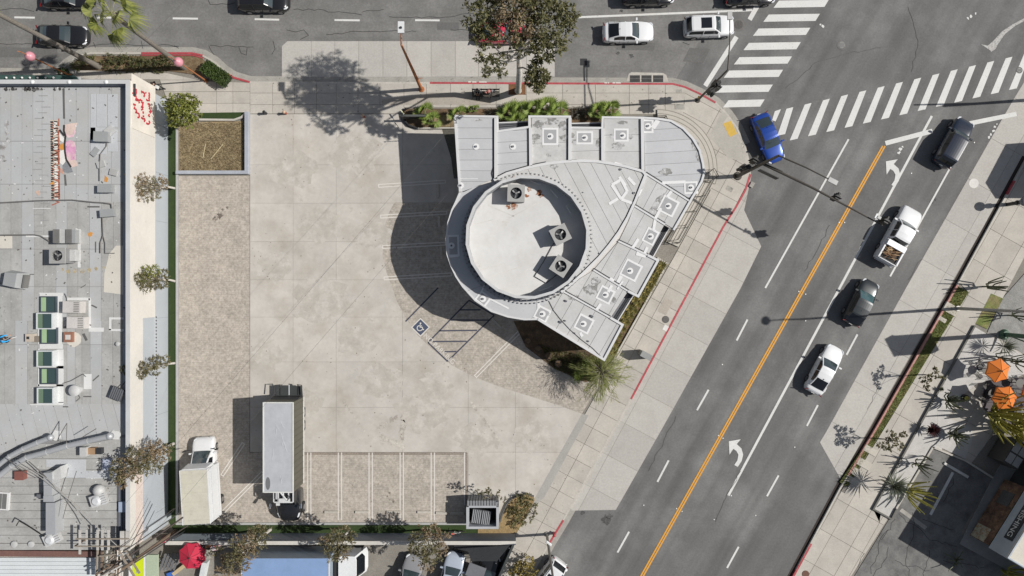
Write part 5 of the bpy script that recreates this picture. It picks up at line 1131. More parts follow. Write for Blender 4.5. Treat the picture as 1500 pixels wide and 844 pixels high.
def car(name, lab, px, py, head, pm, L=4.65, W=1.82, H=1.42, kind='sedan', pano=False, roofm=None, cat='car', rails=False, hood=None, group='cars on the streets', zc=.7, short=None, wind=None):
    t = thing(name, lab, cat, (*P(px, py, zc), 0), R(head), group)
    h = L/2
    if kind == 'sedan': gh = (.40, .10, -.42, -.78); zr = 1.00; zcowl = .94; rear_z = 1.04
    elif kind == 'suv': gh = (.42, .16, -.80, -.955); zr = 1.02; zcowl = 1.06; rear_z = 1.10
    elif kind == 'hatch': gh = (.44, .10, -.62, -.93); zr = .96; zcowl = .96; rear_z = 1.0
    elif kind == 'pickup': gh = (.46, .26, -.22, -.285); zr = 1.12; zcowl = 1.12; rear_z = 1.22
    elif kind == 'cutaway': gh = (.50, .04, -.40, -.46); zr = 1.05; zcowl = 1.12; rear_z = 1.2
    up = H-1.42
    if kind == 'cutaway': st = [(-.5, .97, 1.15), (0, 1, 1.12), (.45, 1, 1.10), (.75, .99, 1.02), (.92, .93, .88), (.985, .80, .70), (1.0, .7, .55)]
    elif kind == 'pickup': st = [(-1.0, .90, .98), (-.98, .97, 1.08), (-.7, 1, 1.10), (-.3, 1, 1.10), (.1, 1, 1.10), (.45, 1, 1.14), (.80, .99, 1.06), (.93, .94, .94), (.985, .82, .75), (1.0, .7, .6)]
    else:
        dz = .12 if kind == 'suv' else 0
        st = [(-1.0, .60, .60+dz), (-.985, .76, .78+dz), (-.92, .90, zr-.05), (-.72, .985, zr), (-.3, 1, .96+dz*.6), (.1, 1, .94+dz), (.42, .995, .95+dz), (.70, .96, .87+dz), (.87, .88, .77+dz), (.96, .70, .66+dz*.6), (1.0, .44, .54)]
    body = car_body(t, st, pm, L, W)
    # greenhouse
    wb = W/2; ztop = H
    xs = [(gh[0], zcowl, .86), ((gh[0]*.5+gh[1]*.5), (zcowl*.45+(ztop-.02)*.55), .77), (gh[1], ztop-.025, .695), (gh[1]-.08, ztop, .68), ((gh[1]+gh[2])/2, ztop+.015, .69), (gh[2]+.07, ztop-.005, .665), (gh[2], ztop-.03, .66), ((gh[2]+gh[3])/2, (rear_z*.45+(ztop-.03)*.55), .70), (gh[3], rear_z, .76)]
    if kind in ('suv', 'pickup', 'cutaway', 'hatch'): xs = [(a, b_, c if i < 3 else max(c, .73)) for i, (a, b_, c) in enumerate(xs)]
    vs = [-1, -.90, -.6, -.3, 0, .3, .6, .90, 1]
    def top(i, v): x, z, w = xs[i]; return (x*h-(.07*v*v*h*.25 if i < 3 else -.05*v*v*h*.25 if i > 5 else 0), v*w*wb, z+.03*(1-v*v))
    def side(i, s, k):   # k 0..1 from roof edge to belt line
        x, z, w = xs[i]; T = top(i, s); bz = .92+(.10 if kind != 'sedan' else 0); B_ = (T[0]+(0 if 2 < i < 6 else 0), s*wb*.945, min(bz, z-.02)); return tuple(T[q]+(B_[q]-T[q])*k for q in range(3))
    hull = MB(); ws = MB(); rw = MB(); sw = [MB(), MB()]; roof = MB()
    for i in range(8):
        for j in range(8):
            q = [top(i, vs[j]), top(i, vs[j+1]), top(i+1, vs[j+1]), top(i+1, vs[j])]
            if i in (0, 1) and 0 < j < 7: ws.face(q)
            elif i in (6, 7) and 0 < j < 7 and not (kind == 'cutaway'): rw.face(q)
            elif 2 <= i <= 5: roof.face(q)
            else: hull.face(q)
        for si, s in enumerate((-1, 1)):
            ks = [0, .14, .80, 1]
            for j in range(3):
                q = [side(i, s, ks[j]), side(i+1, s, ks[j]), side(i+1, s, ks[j+1]), side(i, s, ks[j+1])]
                if s < 0: q = q[::-1]
                if s < 0: q = q
                if j == 1 and (1 <= i <= 6) and not (kind == 'cutaway' and i > 3) and not (kind in ('pickup',) and i == 6): sw[si].face(q)
                else: hull.face(q)
    hull.face([top(0, v) for v in reversed(vs)]+[side(0, -1, 1), side(0, 1, 1)][:0] if False else [side(8, -1, 1), side(8, -1, 0)]+[top(8, v) for v in vs[1:-1]]+[side(8, 1, 0), side(8, 1, 1)])
    obj('pillars', hull, pm, t, True, world=False)
    rm_ = roofm or pm; ro = obj('roof', roof, rm_, t, True, world=False)
    obj('windscreen', ws, GLASS if not wind else wind, t, True, world=False)
    if kind != 'cutaway': obj('rear_window', rw, GLASSK if kind != 'sedan' or pm in (PW, PS) else GLASS, t, True, world=False)
    for m_ in sw: obj('side_window', m_, GLASSK, t, True, world=False)
    # door joints, pillars
    for s in (-1, 1):
        g = MB()
        for xx in ((.36, -.02, -.36) if kind in ('sedan', 'suv', 'hatch') else (.40, .02)):
            g.box((xx*h, s*W/2*1.0, .62), (.014, .02, .6))
        obj('door_seam', g, GASKET, t, world=False, kind='stuff')
        pil = MB(); T, B_ = side(4, s, .10), side(4, s, .85); pil.tube([(T[0], T[1]*1.01, T[2]), (B_[0], B_[1]*1.01, B_[2])], .035, 5); obj('door_pillar', pil, TRIM if pm in (PB, PN, PG) else pm, t, world=False)
        mx = gh[0]*h-.22; obj('mirror', MB().box((mx, s*(W/2+.11), .98+(.1 if kind != 'sedan' else 0)), (.14, .24, .15)), pm if pm not in (PW,) else PW, t, world=False)
    # lamps
    fx = h*.905; zf_ = st[-3][2]+.015
    for s in (-1, 1):
        l_ = MB().tube([(h*.82, s*W/2*.86, st[-3][2]-.04), (h*.90, s*W/2*.78, st[-3][2]-.07), (h*.955, s*W/2*.60, st[-3][2]-.13)], [.045, .085, .06], 8)
        obj('headlight', l_, LAMP, t, True, world=False)
        if kind not in ('cutaway',): obj('taillight', MB().box((-h*.965, s*W/2*.74, .84), (.06, .34, .13), 0 if kind == 'pickup' else -s*.35*-1), TAIL, t, world=False)
    obj('grille', MB().box((h*.985, 0, .5), (.06, W*.5, .18)), TRIM, t, world=False)
    obj('bonnet_seam', MB().bandp([(h*.44, -W/2*.84), (h*.80, -W/2*.70), (h*.86, -W/2*.3), (h*.86, W/2*.3), (h*.80, W/2*.70), (h*.44, W/2*.84)], -.006, .006, .7, .70), GASKET, t, world=False) if False else None
    if kind not in ('cutaway',): obj('number_plate', MB().box((-h*.995, 0, .72), (.03, .32, .15)), PLATE, t, world=False)
    wx = (.62*h, -.60*h) if kind != 'cutaway' else (.58*h,)
    for x in wx:
        for s in (-1, 1):
            w = obj('wheel', MB().tube([(x, s*(W/2-.19), .33), (x, s*(W/2+.012), .33)], .335, 20), TYRE, t, True, world=False)
            obj('rim', MB().tube([(x, s*(W/2-.02), .33), (x, s*(W/2+.022), .33)], .21, 12), RIM, w, False, world=False)
    if pano: obj('sunroof', MB().box((((gh[1]+gh[2])/2+.10)*h, 0, ztop+.042), (h*pano, W*.50, .012)), GLASSK, t, world=False)
    if rails:
        for s in (-1, 1): obj('roof_rail', MB().tube([((gh[1]-.05)*h, s*wb*.66, ztop+.03), ((gh[2]+.05)*h, s*wb*.66, ztop+.03)], .025, 6), rails if rails is not True else CHROME, t, world=False)
    obj('wiper', MB().tube([(gh[0]*h-.02, .1, zcowl+.05), (gh[0]*h-.10, -.45, zcowl+.09)], .012, 4).tube([(gh[0]*h-.02, .55, zcowl+.04), (gh[0]*h-.14, .05, zcowl+.12)], .012, 4), TRIM, t, world=False, kind='stuff')
    if kind in ('sedan', 'hatch'): obj('antenna_fin', MB().prism([(-.40*h, -.02), (-.36*h-.0, -.02), (-.36*h, .02), (-.40*h, .02)], ztop, ztop+.07), TRIM, t, world=False)
    return t
RD = math.degrees(math.atan2(632, 355))
car('white_car', 'white saloon with dark rear glass, left of the pair waiting at the north stop line', 920.5, 47, 1, PW, 4.65, 1.86, 1.44)
car('white_car', 'white SUV with a square sunroof, right of the pair at the north stop line', 1039, 39, 2, PW, 4.55, 1.88, 1.62, 'suv', pano=.42, rails=PW)
car('black_car', 'black saloon under the leaning palm trunk on the north street', 91, 52, -1, PB, 4.6, 1.84, 1.42)
car('black_car', 'black car at the top left corner partly under palm fronds', 98, -3, 0, PB, 4.7, 1.84, 1.45)
car('black_car', 'black SUV cut by the top edge left of the tall street tree', 386, 1.5, 0, PB, 4.6, 1.88, 1.6, 'suv')
car('black_car', 'black SUV cut by the top edge above the white saloon', 950, -7.5, 1, PB, 4.7, 1.86, 1.6, 'suv')
car('black_car', 'black car cut by the top edge above the stop line', 1099, -8, 2, PB, 4.6, 1.86, 1.45)
car('red_car', 'crimson car mostly hidden beneath the tall street tree', 736, 48, 0, PR, 4.5, 1.82, 1.45)
car('blue_car', 'bright blue saloon turning beside the yellow tactile pad', 1125, 202.5, -68, PBL, 4.65, 1.84, 1.44)
car('navy_car', 'shiny dark navy SUV crossing the stop line on the right', 1397, 208.5, RD, PN, 4.75, 1.92, 1.66, 'suv')
car('charcoal_car', 'charcoal hatchback with a dark glass roof, middle of the diagonal street queue', 1261.5, 443, RD+2, PG, 4.4, 1.86, 1.52, 'hatch', roofm=PG, wind=mat('windscreen_teal', (.05, .10, .11), .08, var=0, fvar=0, spec=.9))
bpy.data.objects['charcoal_car']['label'] = 'charcoal hatchback between the pickup and the lowest white saloon'
car('white_car', 'white saloon lowest in the queue on the diagonal street', 1208, 541.5, RD+1, PW, 4.75, 1.86, 1.44)
car('white_car', 'white SUV with roof rails cut by the bottom edge beside the red kerb stub', 799, 852, RD+180-8, PW, 4.6, 1.86, 1.62, 'suv', pano=.5, rails=TRIM)
car('silver_car', 'silver SUV under the right courtyard tree at the bottom edge', 600, 849, 75, PGR, 4.7, 1.9, 1.7, 'suv', rails=CHROME, roofm=PS, group='cars in the yard at the bottom')
car('pale_blue_car', 'pale blue-white hatchback parked right of the silver SUV at the bottom edge', 661, 843, 76, PLB, 4.3, 1.84, 1.55, 'suv', group='cars in the yard at the bottom')
car('black_car', 'black car in deep shade at the bottom edge beside the trellis gate', 712, 848, 74, PB, 4.5, 1.84, 1.5, group='cars in the yard at the bottom')
# pickup with a load of cut branches
pk = car('pickup_truck', 'white crew cab pickup with a toolbox and firewood in its open bed', 1316, 345, RD, PW, 5.55, 1.98, 1.85, 'pickup', cat='pickup truck')
h = 5.55/2
obj('bed_floor', MB().box((-1.83, 0, 1.155), (1.65, 1.55, .02)), mat('bed_dark', (.03, .028, .026), .9), pk, world=False)
for s in (-1, 1): obj('bed_side', MB().box((-1.80, s*.90, 1.24), (1.85, .14, .22)), PW, pk, world=False)
obj('tailgate', MB().box((-2.70, 0, 1.24), (.10, 1.72, .22)), PW, pk, world=False); obj('tailgate_rail', MB().box((-2.64, 0, 1.37), (.05, 1.7, .04)), TRIM, pk, world=False)
obj('toolbox', MB().box((-1.16, 0, 1.36), (.52, 1.82, .26)), PW, pk, world=False); obj('box_lid_seam', MB().box((-1.16, 0, 1.494), (.5, 1.78, .012)), PS, pk, world=False)
obj('rear_bumper', MB().box((-2.80, 0, .55), (.16, 1.8, .2)), CHROME, pk, world=False)
random.seed(5); BW = [mat('branch_pale', (.46, .32, .18), .9), mat('branch_brown', (.22, .12, .06), .9)]
fw = thing('firewood_pile', 'loose pile of cut branches in the bed of the white pickup', 'firewood', (0, 0, 0)); fw.matrix_world = Matrix.Identity(4)
M_ = wmat(pk)
for k in range(34):
    a = random.gauss(R(115), .4); x, y = -1.9+random.uniform(-.45, .4), random.uniform(-.55, .55); L_ = random.uniform(.3, .75); z = 1.22+random.uniform(0, .22)
    c = math.cos(a)*L_/2; s = math.sin(a)*L_/2; c = max(-.35, min(.35, c))
    p, q = M_ @ Vector((x-c, y-s, z)), M_ @ Vector((x+c, y+s, z+random.uniform(-.05, .08))); obj('branch', MB().tube([p, q], random.uniform(.018, .035), 5), BW[k % 2], fw)
fw.location = (0, 0, 0)
# ---- box truck with the cream roof (nose to the north)
bt = thing('box_truck', 'white box truck with a cream roof parked by the turf strip', 'truck', (*P(286, 712, 2), 0), R(93.4))
cx_, cy_ = P(285.5, 728.5, 3.3); Mi = wmat(bt).inverted(); lc = Mi @ Vector((cx_, cy_, 0))
TW_ = mat('truck_white', (.64, .65, .655), .45, var=.03, coat=.3); TCR = mat('truck_roof_cream', (.50, .48, .40), .6, var=.08, scale=1.2, fvar=.06, spots=((.36, .34, .28), 2.0, .62, .5))
obj('cargo_box', MB().box((lc.x, lc.y, 2.08), (4.72, 2.36, 2.36)), TW_, bt, world=False)
obj('box_roof', MB().box((lc.x, lc.y, 3.285), (4.66, 2.30, .05)), TCR, bt, world=False)
for s in (-1, 1): obj('roof_edge', MB().box((lc.x, lc.y+s*1.19, 3.27), (4.74, .06, .1)), TW_, bt, world=False)
obj('front_cap', MB().prism([(lc.x+2.36, lc.y-1.2), (lc.x+2.62, lc.y-1.1), (lc.x+2.62, lc.y+1.1), (lc.x+2.36, lc.y+1.2)], 1.9, 3.1, [(lc.x+2.36, lc.y-1.2), (lc.x+2.42, lc.y-1.0), (lc.x+2.42, lc.y+1.0), (lc.x+2.36, lc.y+1.2)]), TW_, bt, world=False)
for k in range(6): obj('roof_rib', MB().box((lc.x-2+k*.8, lc.y, 3.315), (.025, 2.2, .012)), mat('roof_rib_shade', (.45, .43, .36), .6), bt, world=False)
for z in (2.6, 1.3): obj('side_rail', MB().box((lc.x, lc.y-1.19, z), (4.7, .03, .05)), mat('rail_grey', (.45, .46, .47), .5), bt, world=False)
cabm = bt
cc = P(296, 664, 1.2); lcc = Mi @ Vector((cc[0], cc[1], 0))
sub_ = car('cab', 'x', 0, 0, 0, PW, 4.6, 2.0, 2.1, 'cutaway', cat='x')
for k_ in ('label', 'category', 'group'):
    if k_ in sub_: del sub_[k_]
# the cab's pieces hang directly under the truck
for ch in list(sub_.children):
    off = Matrix.Translation((lcc.x-.95, lcc.y, 0)); ch.parent = bt; ch.matrix_parent_inverse = off
bpy.data.objects.remove(sub_)
for x in (-1.7,):
    for s in (-1, 1):
        w = obj('wheel', MB().tube([(lc.x-1.1, lc.y+s*.75, .42), (lc.x-1.1, lc.y+s*1.12, .42)], .42, 20), TYRE, bt, True, world=False); obj('rim', MB().tube([(lc.x-1.1, lc.y+s*1.05, .42), (lc.x-1.1, lc.y+s*1.14, .42)], .22, 12), RIM, w, world=False)
obj('chassis', MB().box((lc.x, lc.y, .75), (4.7, .9, .3)), TRIM, bt, world=False)
for s in (-1, 1): obj('mirror_arm', MB().tube([(lcc.x+.35, lcc.y+s*1.0, 1.3), (lcc.x+.35, lcc.y+s*1.38, 1.45)], .03, 5).box((lcc.x+.33, lcc.y+s*1.42, 1.45), (.1, .2, .36)), TRIM, bt, world=False)
# ---- big black and grey box truck (nose to the south)
cx_, cy_ = P(407.5, 655.5, 3.9)
tk = thing('cargo_truck', 'long grey roofed box truck with a black cab and a tail lift', 'truck', (cx_, cy_, 0), R(-90))
TG = mat('truck_roof_tarp', (.40, .41, .43), .5, var=.07, scale=.9, fine=3, fvar=.05, bump=.5, bscale=2.0); TSD = mat('truck_side_olive', (.085, .08, .06), .6, var=.1, fvar=.06); TRM = mat('truck_rim_white', (.60, .60, .57), .5)
Lb, Wb, Hb = 7.75, 2.62, 3.9
obj('cargo_box', MB().box((0, 0, 2.45), (Lb, Wb-.04, 2.8)), TSD, tk, world=False)
obj('box_roof', MB().box((0, 0, Hb-.035), (Lb-.1, Wb-.16, .06)), TG, tk, world=False)
for s in (-1, 1): obj('roof_edge', MB().box((0, s*(Wb/2-.04), Hb-.01), (Lb, .09, .10)), TRM, tk, world=False)
for s in (-1, 1): obj('roof_edge', MB().box((s*(Lb/2-.03), 0, Hb-.015), (.09, Wb-.18, .09)), TRM, tk, world=False)
for s in (-1, 1): obj('lower_rail', MB().box((0, s*(Wb/2+.01), 1.05), (Lb, .07, .12)), TRM, tk, world=False)
obj('roof_dent', MB().disc((2.95, -.85, Hb-.002), .01, .006, 14) if False else MB().prism([(3.1+.55*math.cos(a/16*6.283), -.88+.2*math.sin(a/16*6.283)) for a in range(16)], Hb-.01, Hb+.01), mat('roof_mark', (.13, .135, .14), .7), tk, world=False)
# creases of the soft roof
random.seed(51)
for k in range(9):
    x0 = random.uniform(-3.4, 2.6); y0 = random.uniform(-1.0, .6); x1 = x0+random.uniform(.3, 1.0); y1 = y0+random.uniform(-.5, .5); obj('roof_crease', MB().tube([(x0, y0, Hb-.02), ((x0+x1)/2+.1, (y0+y1)/2, Hb-.002), (x1, y1, Hb-.02)], .03, 5), TG, tk, True, world=False)
# sides: vertical ribs
for k in range(14):
    for s in (-1, 1): obj('side_rib', MB().box((-Lb/2+.3+k*.55, s*(Wb/2-.01), 2.4), (.05, .03, 2.6)), TSD, tk, world=False)
# tail lift at the rear (north end)
obj('lift_platform', MB().box((-Lb/2-.48, 0, .95), (1.0, 2.3, .12)), mat('lift_dark', (.055, .06, .06), .6, .3), tk, world=False)
for y in (-.8, 0, .8): obj('lift_rib', MB().box((-Lb/2-.62, y, 1.03), (.9, .06, .05)), LAMP if y == 0 else TRIM, tk, world=False)
obj('lift_arm', MB().tube([(-Lb/2-1.1, .75, 1.1), (-Lb/2-1.1, 1.2, 1.3), (-Lb/2-.2, 1.28, 1.3)], .05, 6), TRIM, tk, world=False)
obj('lift_arm', MB().tube([(-Lb/2-1.1, -.75, 1.1), (-Lb/2-1.1, -1.2, 1.3), (-Lb/2-.2, -1.28, 1.3)], .05, 6), TRIM, tk, world=False)
obj('rear_frame', MB().box((-Lb/2-.06, 0, 1.6), (.12, 2.45, 1.4)), TRIM, tk, world=False)
obj('chassis', MB().box((.6, 0, .75), (9.2, .9, .3)), TRIM, tk, world=False)
# cab
xf = Lb/2
TKB = paint('truck_black', (.013, .014, .016), .25)
st = [(.0, .96, 1.9), (.15, 1, 1.95), (.45, 1, 1.6), (.7, .96, 1.42), (.9, .84, 1.2), (.98, .68, 1.0), (1.0, .55, .9)]
mb = MB(); rows = []
for x, wf, z in st:
    w = 1.15*wf; sec = [(0, z+.06), (w*.5, z+.04), (w*.85, z-.04), (w*.98, z-.25), (w, .9), (w*.97, .4)]
    rows.append([(xf+.35+x*3.1, a, c) for a, c in [(-a, c) for a, c in reversed(sec[1:])]+sec])
n = len(rows[0])
for r in rows: mb.v += r
for i in range(len(rows)-1):
    for j in range(n-1): mb.f.append((i*n+j, (i+1)*n+j, (i+1)*n+j+1, i*n+j+1)); mb.mi.append(0)
mb.f.append(tuple(range(n))); mb.f.append(tuple(range(len(rows)*n-1, (len(rows)-1)*n-1, -1))); mb.mi += [0, 0]
smooth_obj(obj('cab', mb, TKB, tk, True, world=False))
obj('cab_roof', MB().prism([(xf+.25, -1.0), (xf+1.35, -.95), (xf+1.35, .95), (xf+.25, 1.0)], 1.9, 2.45, [(xf+.3, -.85), (xf+1.15, -.8), (xf+1.15, .8), (xf+.3, .85)]), TKB, tk, world=False)
obj('windscreen', MB().prism([(xf+1.34, -.92), (xf+1.75, -.85), (xf+1.75, .85), (xf+1.34, .92)], 1.75, 2.38, [(xf+1.14, -.78), (xf+1.18, -.78), (xf+1.18, .78), (xf+1.14, .78)]), GLASSK, tk, world=False)
# the bare white frame between box and cab roof: ladder, tanks and hoses
FW = mat('frame_white', (.55, .56, .56), .5)
g = MB()
for y in (-.85, -.45, .0, .45, .85): g = MB(); g.box((xf+.75, y, 2.55), (1.0, .09, .08)); obj('frame_bar', g, FW if y else LAMP, tk, world=False)
obj('frame_bar', MB().box((xf+1.25, 0, 2.57), (.1, 1.6, .08)), FW, tk, world=False); obj('frame_bar', MB().box((xf+.2, 0, 2.57), (.1, 1.6, .08)), FW, tk, world=False)
obj('brace', MB().tube([(xf+.3, -.3, 2.63), (xf+1.1, .35, 2.63)], .07, 6), FW, tk, world=False); obj('fairing_plate', MB().box((xf+1.05, .1, 2.62), (.28, 1.0, .05)), FW, tk, world=False); obj('tank', MB().tube([(xf+.35, -.62, 2.62), (xf+.95, -.62, 2.62)], .12, 10), PGR, tk, True, world=False); obj('lamp_bar', MB().box((xf+1.45, -.5, 2.5), (.22, .32, .1)), FW, tk, world=False)
obj('hose', MB().tube([(xf+.3, .2, 2.66), (xf+.8, .6, 2.68), (xf+1.1, .35, 2.68)], .03, 6), TRIM, tk, world=False)
for s in (-1, 1):
    obj('mirror', MB().tube([(xf+1.6, s*1.32, 1.9), (xf+1.95, s*1.36, 2.1)], .11, 10), CHROME, tk, True, world=False); obj('mirror_arm', MB().tube([(xf+1.3, s*1.0, 2.0), (xf+1.7, s*1.34, 2.0)], .03, 5), TRIM, tk, world=False)
    obj('headlight', MB().tube([(xf+2.6, s*.95, 1.18), (xf+3.0, s*.78, 1.05)], [.10, .13], 8), LAMP, tk, True, world=False)
    for x, r in ((xf+2.3, .5), (-2.4, .5), (-1.2, .5)):
        w = obj('wheel', MB().tube([(x, s*.85, r), (x, s*1.2, r)], r, 20), TYRE, tk, True, world=False); obj('rim', MB().tube([(x, s*1.1, r), (x, s*1.22, r)], r*.5, 12), RIM, w, world=False)
# ---- blue-topped truck beyond the yard wall
bl = thing('blue_truck', 'truck with a long blue roof and white cab behind the yard wall at the bottom', 'truck', (*P(430, 850, 2), 0), 0)
bx0, by0 = P(354, 818, 3.6); bx1, _ = P(482, 818, 3.6)
TBL = mat('truck_blue', (.20, .30, .49), .5, var=.06, fvar=.04, scale=1.0)
obj('cargo_box', MB().box(((bx0+bx1)/2, by0-1.25, 2.2), (bx1-bx0, 2.5, 2.75)), mat('truck_blue_side', (.27, .31, .36), .6), bl)
obj('box_roof', MB().box(((bx0+bx1)/2, by0-1.25, 3.6), (bx1-bx0-.02, 2.48, .04)), TBL, bl)
for s in (0, 1): obj('roof_edge', MB().box((bx0+(bx1-bx0)*s, by0-1.25, 3.58), (.08, 2.56, .12)), TW_, bl)
obj('cab_gap', MB().box((bx1+.35, by0-1.25, 1.4), (.5, 2.0, 2.0)), TRIM, bl)
obj('cab', MB().prism([(bx1+.5, by0-2.4), (bx1+2.6, by0-2.35), (bx1+2.75, by0-1.9), (bx1+2.75, by0-.6), (bx1+2.6, by0-.15), (bx1+.5, by0-.1)], .6, 2.6, [(bx1+.55, by0-2.3), (bx1+2.0, by0-2.25), (bx1+2.1, by0-1.9), (bx1+2.1, by0-.6), (bx1+2.0, by0-.25), (bx1+.55, by0-.2)]), TW_, bl)
obj('windscreen', MB().prism([(bx1+2.42, by0-2.15), (bx1+2.66, by0-1.9), (bx1+2.66, by0-.6), (bx1+2.42, by0-.35)], 1.55, 2.5, [(bx1+2.1, by0-2.1), (bx1+2.2, by0-1.9), (bx1+2.2, by0-.6), (bx1+2.1, by0-.4)]), GLASSK, bl)
obj('mirror', MB().box((bx1+2.5, by0+.2, 1.9), (.12, .25, .4)), TRIM, bl)
for x in (bx0+1.5, bx1+1.9): 
    for s in (-.25, -2.25): obj('wheel', MB().tube([(x, by0+s-.12, .45), (x, by0+s+.15, .45)], .45, 18), TYRE, bl, True)
# ================================================================ PLANTS
def leaf_mat(name, c1, c2, c3=None, tr=.25, rough=.6):
    m = bpy.data.materials.new(name); m.use_nodes = True; n, l = m.node_tree.nodes, m.node_tree.links; b_ = n['Principled BSDF']; b_.inputs['Roughness'].default_value = rough
    g = n.new('ShaderNodeNewGeometry'); cr = n.new('ShaderNodeValToRGB'); l.new(g.outputs['Random Per Island'], cr.inputs[0])
    cr.color_ramp.elements[0].color = (*c1, 1); cr.color_ramp.elements[1].color = (*c2, 1)
    if c3: e = cr.color_ramp.elements.new(.93); e.color = (*c3, 1); cr.color_ramp.elements[1].position = .85 if cr.color_ramp.elements[1].color[0] != c3[0] else .93
    l.new(cr.outputs[0], b_.inputs['Base Color']); t = n.new('ShaderNodeBsdfTranslucent'); l.new(cr.outputs[0], t.inputs[0]); ms = n.new('ShaderNodeMixShader'); ms.inputs[0].default_value = tr
    l.new(b_.outputs[0], ms.inputs[1]); l.new(t.outputs[0], ms.inputs[2]); l.new(ms.outputs[0], n['Material Output'].inputs[0]); return m
L_EUC = leaf_mat('leaves_eucalyptus', (.065, .072, .025), (.19, .175, .075)); L_EUCB = leaf_mat('leaves_eucalyptus_brown', (.17, .125, .07), (.33, .25, .15))
L_OLV = leaf_mat('leaves_olive', (.085, .085, .035), (.20, .17, .085)); L_OLVB = leaf_mat('leaves_dry', (.17, .12, .07), (.29, .22, .13))
L_LIME = leaf_mat('leaves_lime', (.09, .115, .02), (.27, .28, .06)); L_PALM = leaf_mat('leaves_palm', (.04, .06, .012), (.28, .30, .07), tr=.3)
L_FAN = leaf_mat('leaves_fan_palm', (.05, .10, .014), (.30, .38, .09), tr=.3); L_HEDGE = leaf_mat('leaves_hedge', (.045, .055, .018), (.14, .135, .05)); L_BOX = leaf_mat('leaves_box', (.035, .065, .012), (.085, .125, .028))
L_PV = leaf_mat('leaves_palo_verde', (.12, .14, .035), (.30, .31, .10), tr=.35); L_PVG = leaf_mat('leaves_bright_shrub', (.08, .115, .015), (.20, .25, .04)); L_ALOE = leaf_mat('leaves_aloe', (.10, .115, .03), (.30, .24, .08)); L_YUC = leaf_mat('leaves_yucca', (.06, .075, .05), (.20, .21, .15))
L_CAC = leaf_mat('cactus_skin', (.16, .155, .025), (.34, .31, .06), tr=.0); L_CACD = leaf_mat('cactus_skin_dark', (.045, .055, .03), (.10, .11, .05), tr=0); L_BURG = leaf_mat('leaves_burgundy', (.035, .012, .014), (.10, .035, .04)); L_AUT = leaf_mat('leaves_autumn', (.14, .11, .03), (.34, .27, .07))
L_RED = leaf_mat('blossom', (.55, .04, .08), (.6, .1, .15))
BARK = mat('bark_grey', (.24, .21, .175), .95, fvar=.25, var=.2, scale=3, bump=.5); BARKW = mat('bark_white', (.52, .49, .44), .9, fvar=.2, var=.15, scale=3); BARKP = mat('bark_palm', (.185, .165, .14), .95, fvar=.35, fine=14, bump=.7)
def leaf(mb, p, d, up, L, w):
    d = d.normalized(); s = d.cross(up)
    if s.length < 1e-3: s = Vector((1, 0, 0))
    s = s.normalized()*w/2
    mb.face([p, p+d*L*.5+s, p+d*L, p+d*L*.5-s])
def rdir(): 
    v = Vector((random.gauss(0, 1), random.gauss(0, 1), random.gauss(0, 1))); return v.normalized()
def cloud(mb, c, r, n, L=.26, w=.14, flat=.75, droop=.3, hollow=.35, noise=.4):
    """leaf sized faces in small sprigs through an uneven ellipsoid, with gaps between the sprigs"""
    c = Vector(c); k = max(3, n//9)
    for _ in range(k):
        d = rdir(); rr = r*(hollow+(1-hollow)*random.random()**.6)*(1+noise*(random.random()-.5)); d.z *= flat; s = c+d*rr
        for q in range(9):
            dd = rdir(); dd.z = dd.z*.6-droop; leaf(mb, s+rdir()*r*.14, dd+d*.7, rdir(), L*random.uniform(.6, 1.3), w*random.uniform(.7, 1.2))
def branchy(t, base, tips, r0, m, name='branch', bend=.25):
    for tp in tips:
        b0 = Vector(base); e = Vector(tp); mid = (b0+e)/2+Vector((random.uniform(-1, 1), random.uniform(-1, 1), random.uniform(0, .6)))*bend*(e-b0).length*.3
        obj(name, MB().tube([b0, mid, e], [r0, r0*.65, r0*.25], 6), m, t, True)
def V3(px, py, z): return Vector((*P(px, py, z), z))
random.seed(11)
# ---- tall street eucalyptus
tr = thing('street_tree', 'tall eucalyptus with a pale trunk overhanging the north street', 'tree', (*P(759, 133), TOP))
tb = V3(759, 133, 0); tt = V3(756, 56, 12.2)
obj('trunk', MB().tube([tb, V3(759, 133, 2.5), V3(759.5, 133, 5.5)*1.0 if False else Vector((tb.x+.05, tb.y, 5.5)), Vector((tb.x-.05, tb.y+.1, 9)), Vector((tb.x, tb.y, 13.2))], [.33, .27, .23, .17, .10], 10), BARKW, tr, True)
CL = [(700, 20, 14.5, .95), (724, 6, 15.5, 1.15), (752, 8, 15.5, 1.25), (782, 10, 15.5, 1.2), (812, 8, 14.5, .9), (832, 20, 13.5, .75), (827, 42, 13, .75), (833, 30, 13, .5), (812, 55, 12, .8), (818, 70, 11.5, .55), (795, 42, 13.5, 1.1), (768, 38, 13.5, 1.1), (737, 36, 13.5, 1.0), (712, 40, 12.8, .75), (697, 36, 12.5, .5), (716, 60, 11.8, .7), (708, 82, 10.6, .55), (720, 96, 9.4, .55), (733, 86, 9.6, .45), (712, 106, 8.6, .32), (774, 66, 11.4, .8), (790, 60, 12, .75), (736, 107, 8, .3), (803, 84, 10, .3),
      (760, -25, 15, 1.6), (725, -25, 15, 1.4), (795, -22, 15, 1.4), (700, 52, 12, .5), (752, 60, 12, .55), (797, 75, 11, .5)]
CL = [(x, y, 13.8+.35*(z-8.6), r*(62.5-13.8-.35*(z-8.6))/(62.5-z)) for x, y, z, r in CL]
mb = MB(); mb2 = MB()
for x, y, z, r in CL:
    brown = 735 < x < 780 and y < 60; cloud(mb2 if brown else mb, V3(x, y, z), r*1.15, int((400 if brown else 430)*r*r+50), .29, .12)
    if brown: cloud(mb, V3(x, y, z-.3), r*1.1, int(160*r*r), .29, .12)
obj('crown', mb, L_EUC, tr); obj('crown', mb2, L_EUCB, tr)
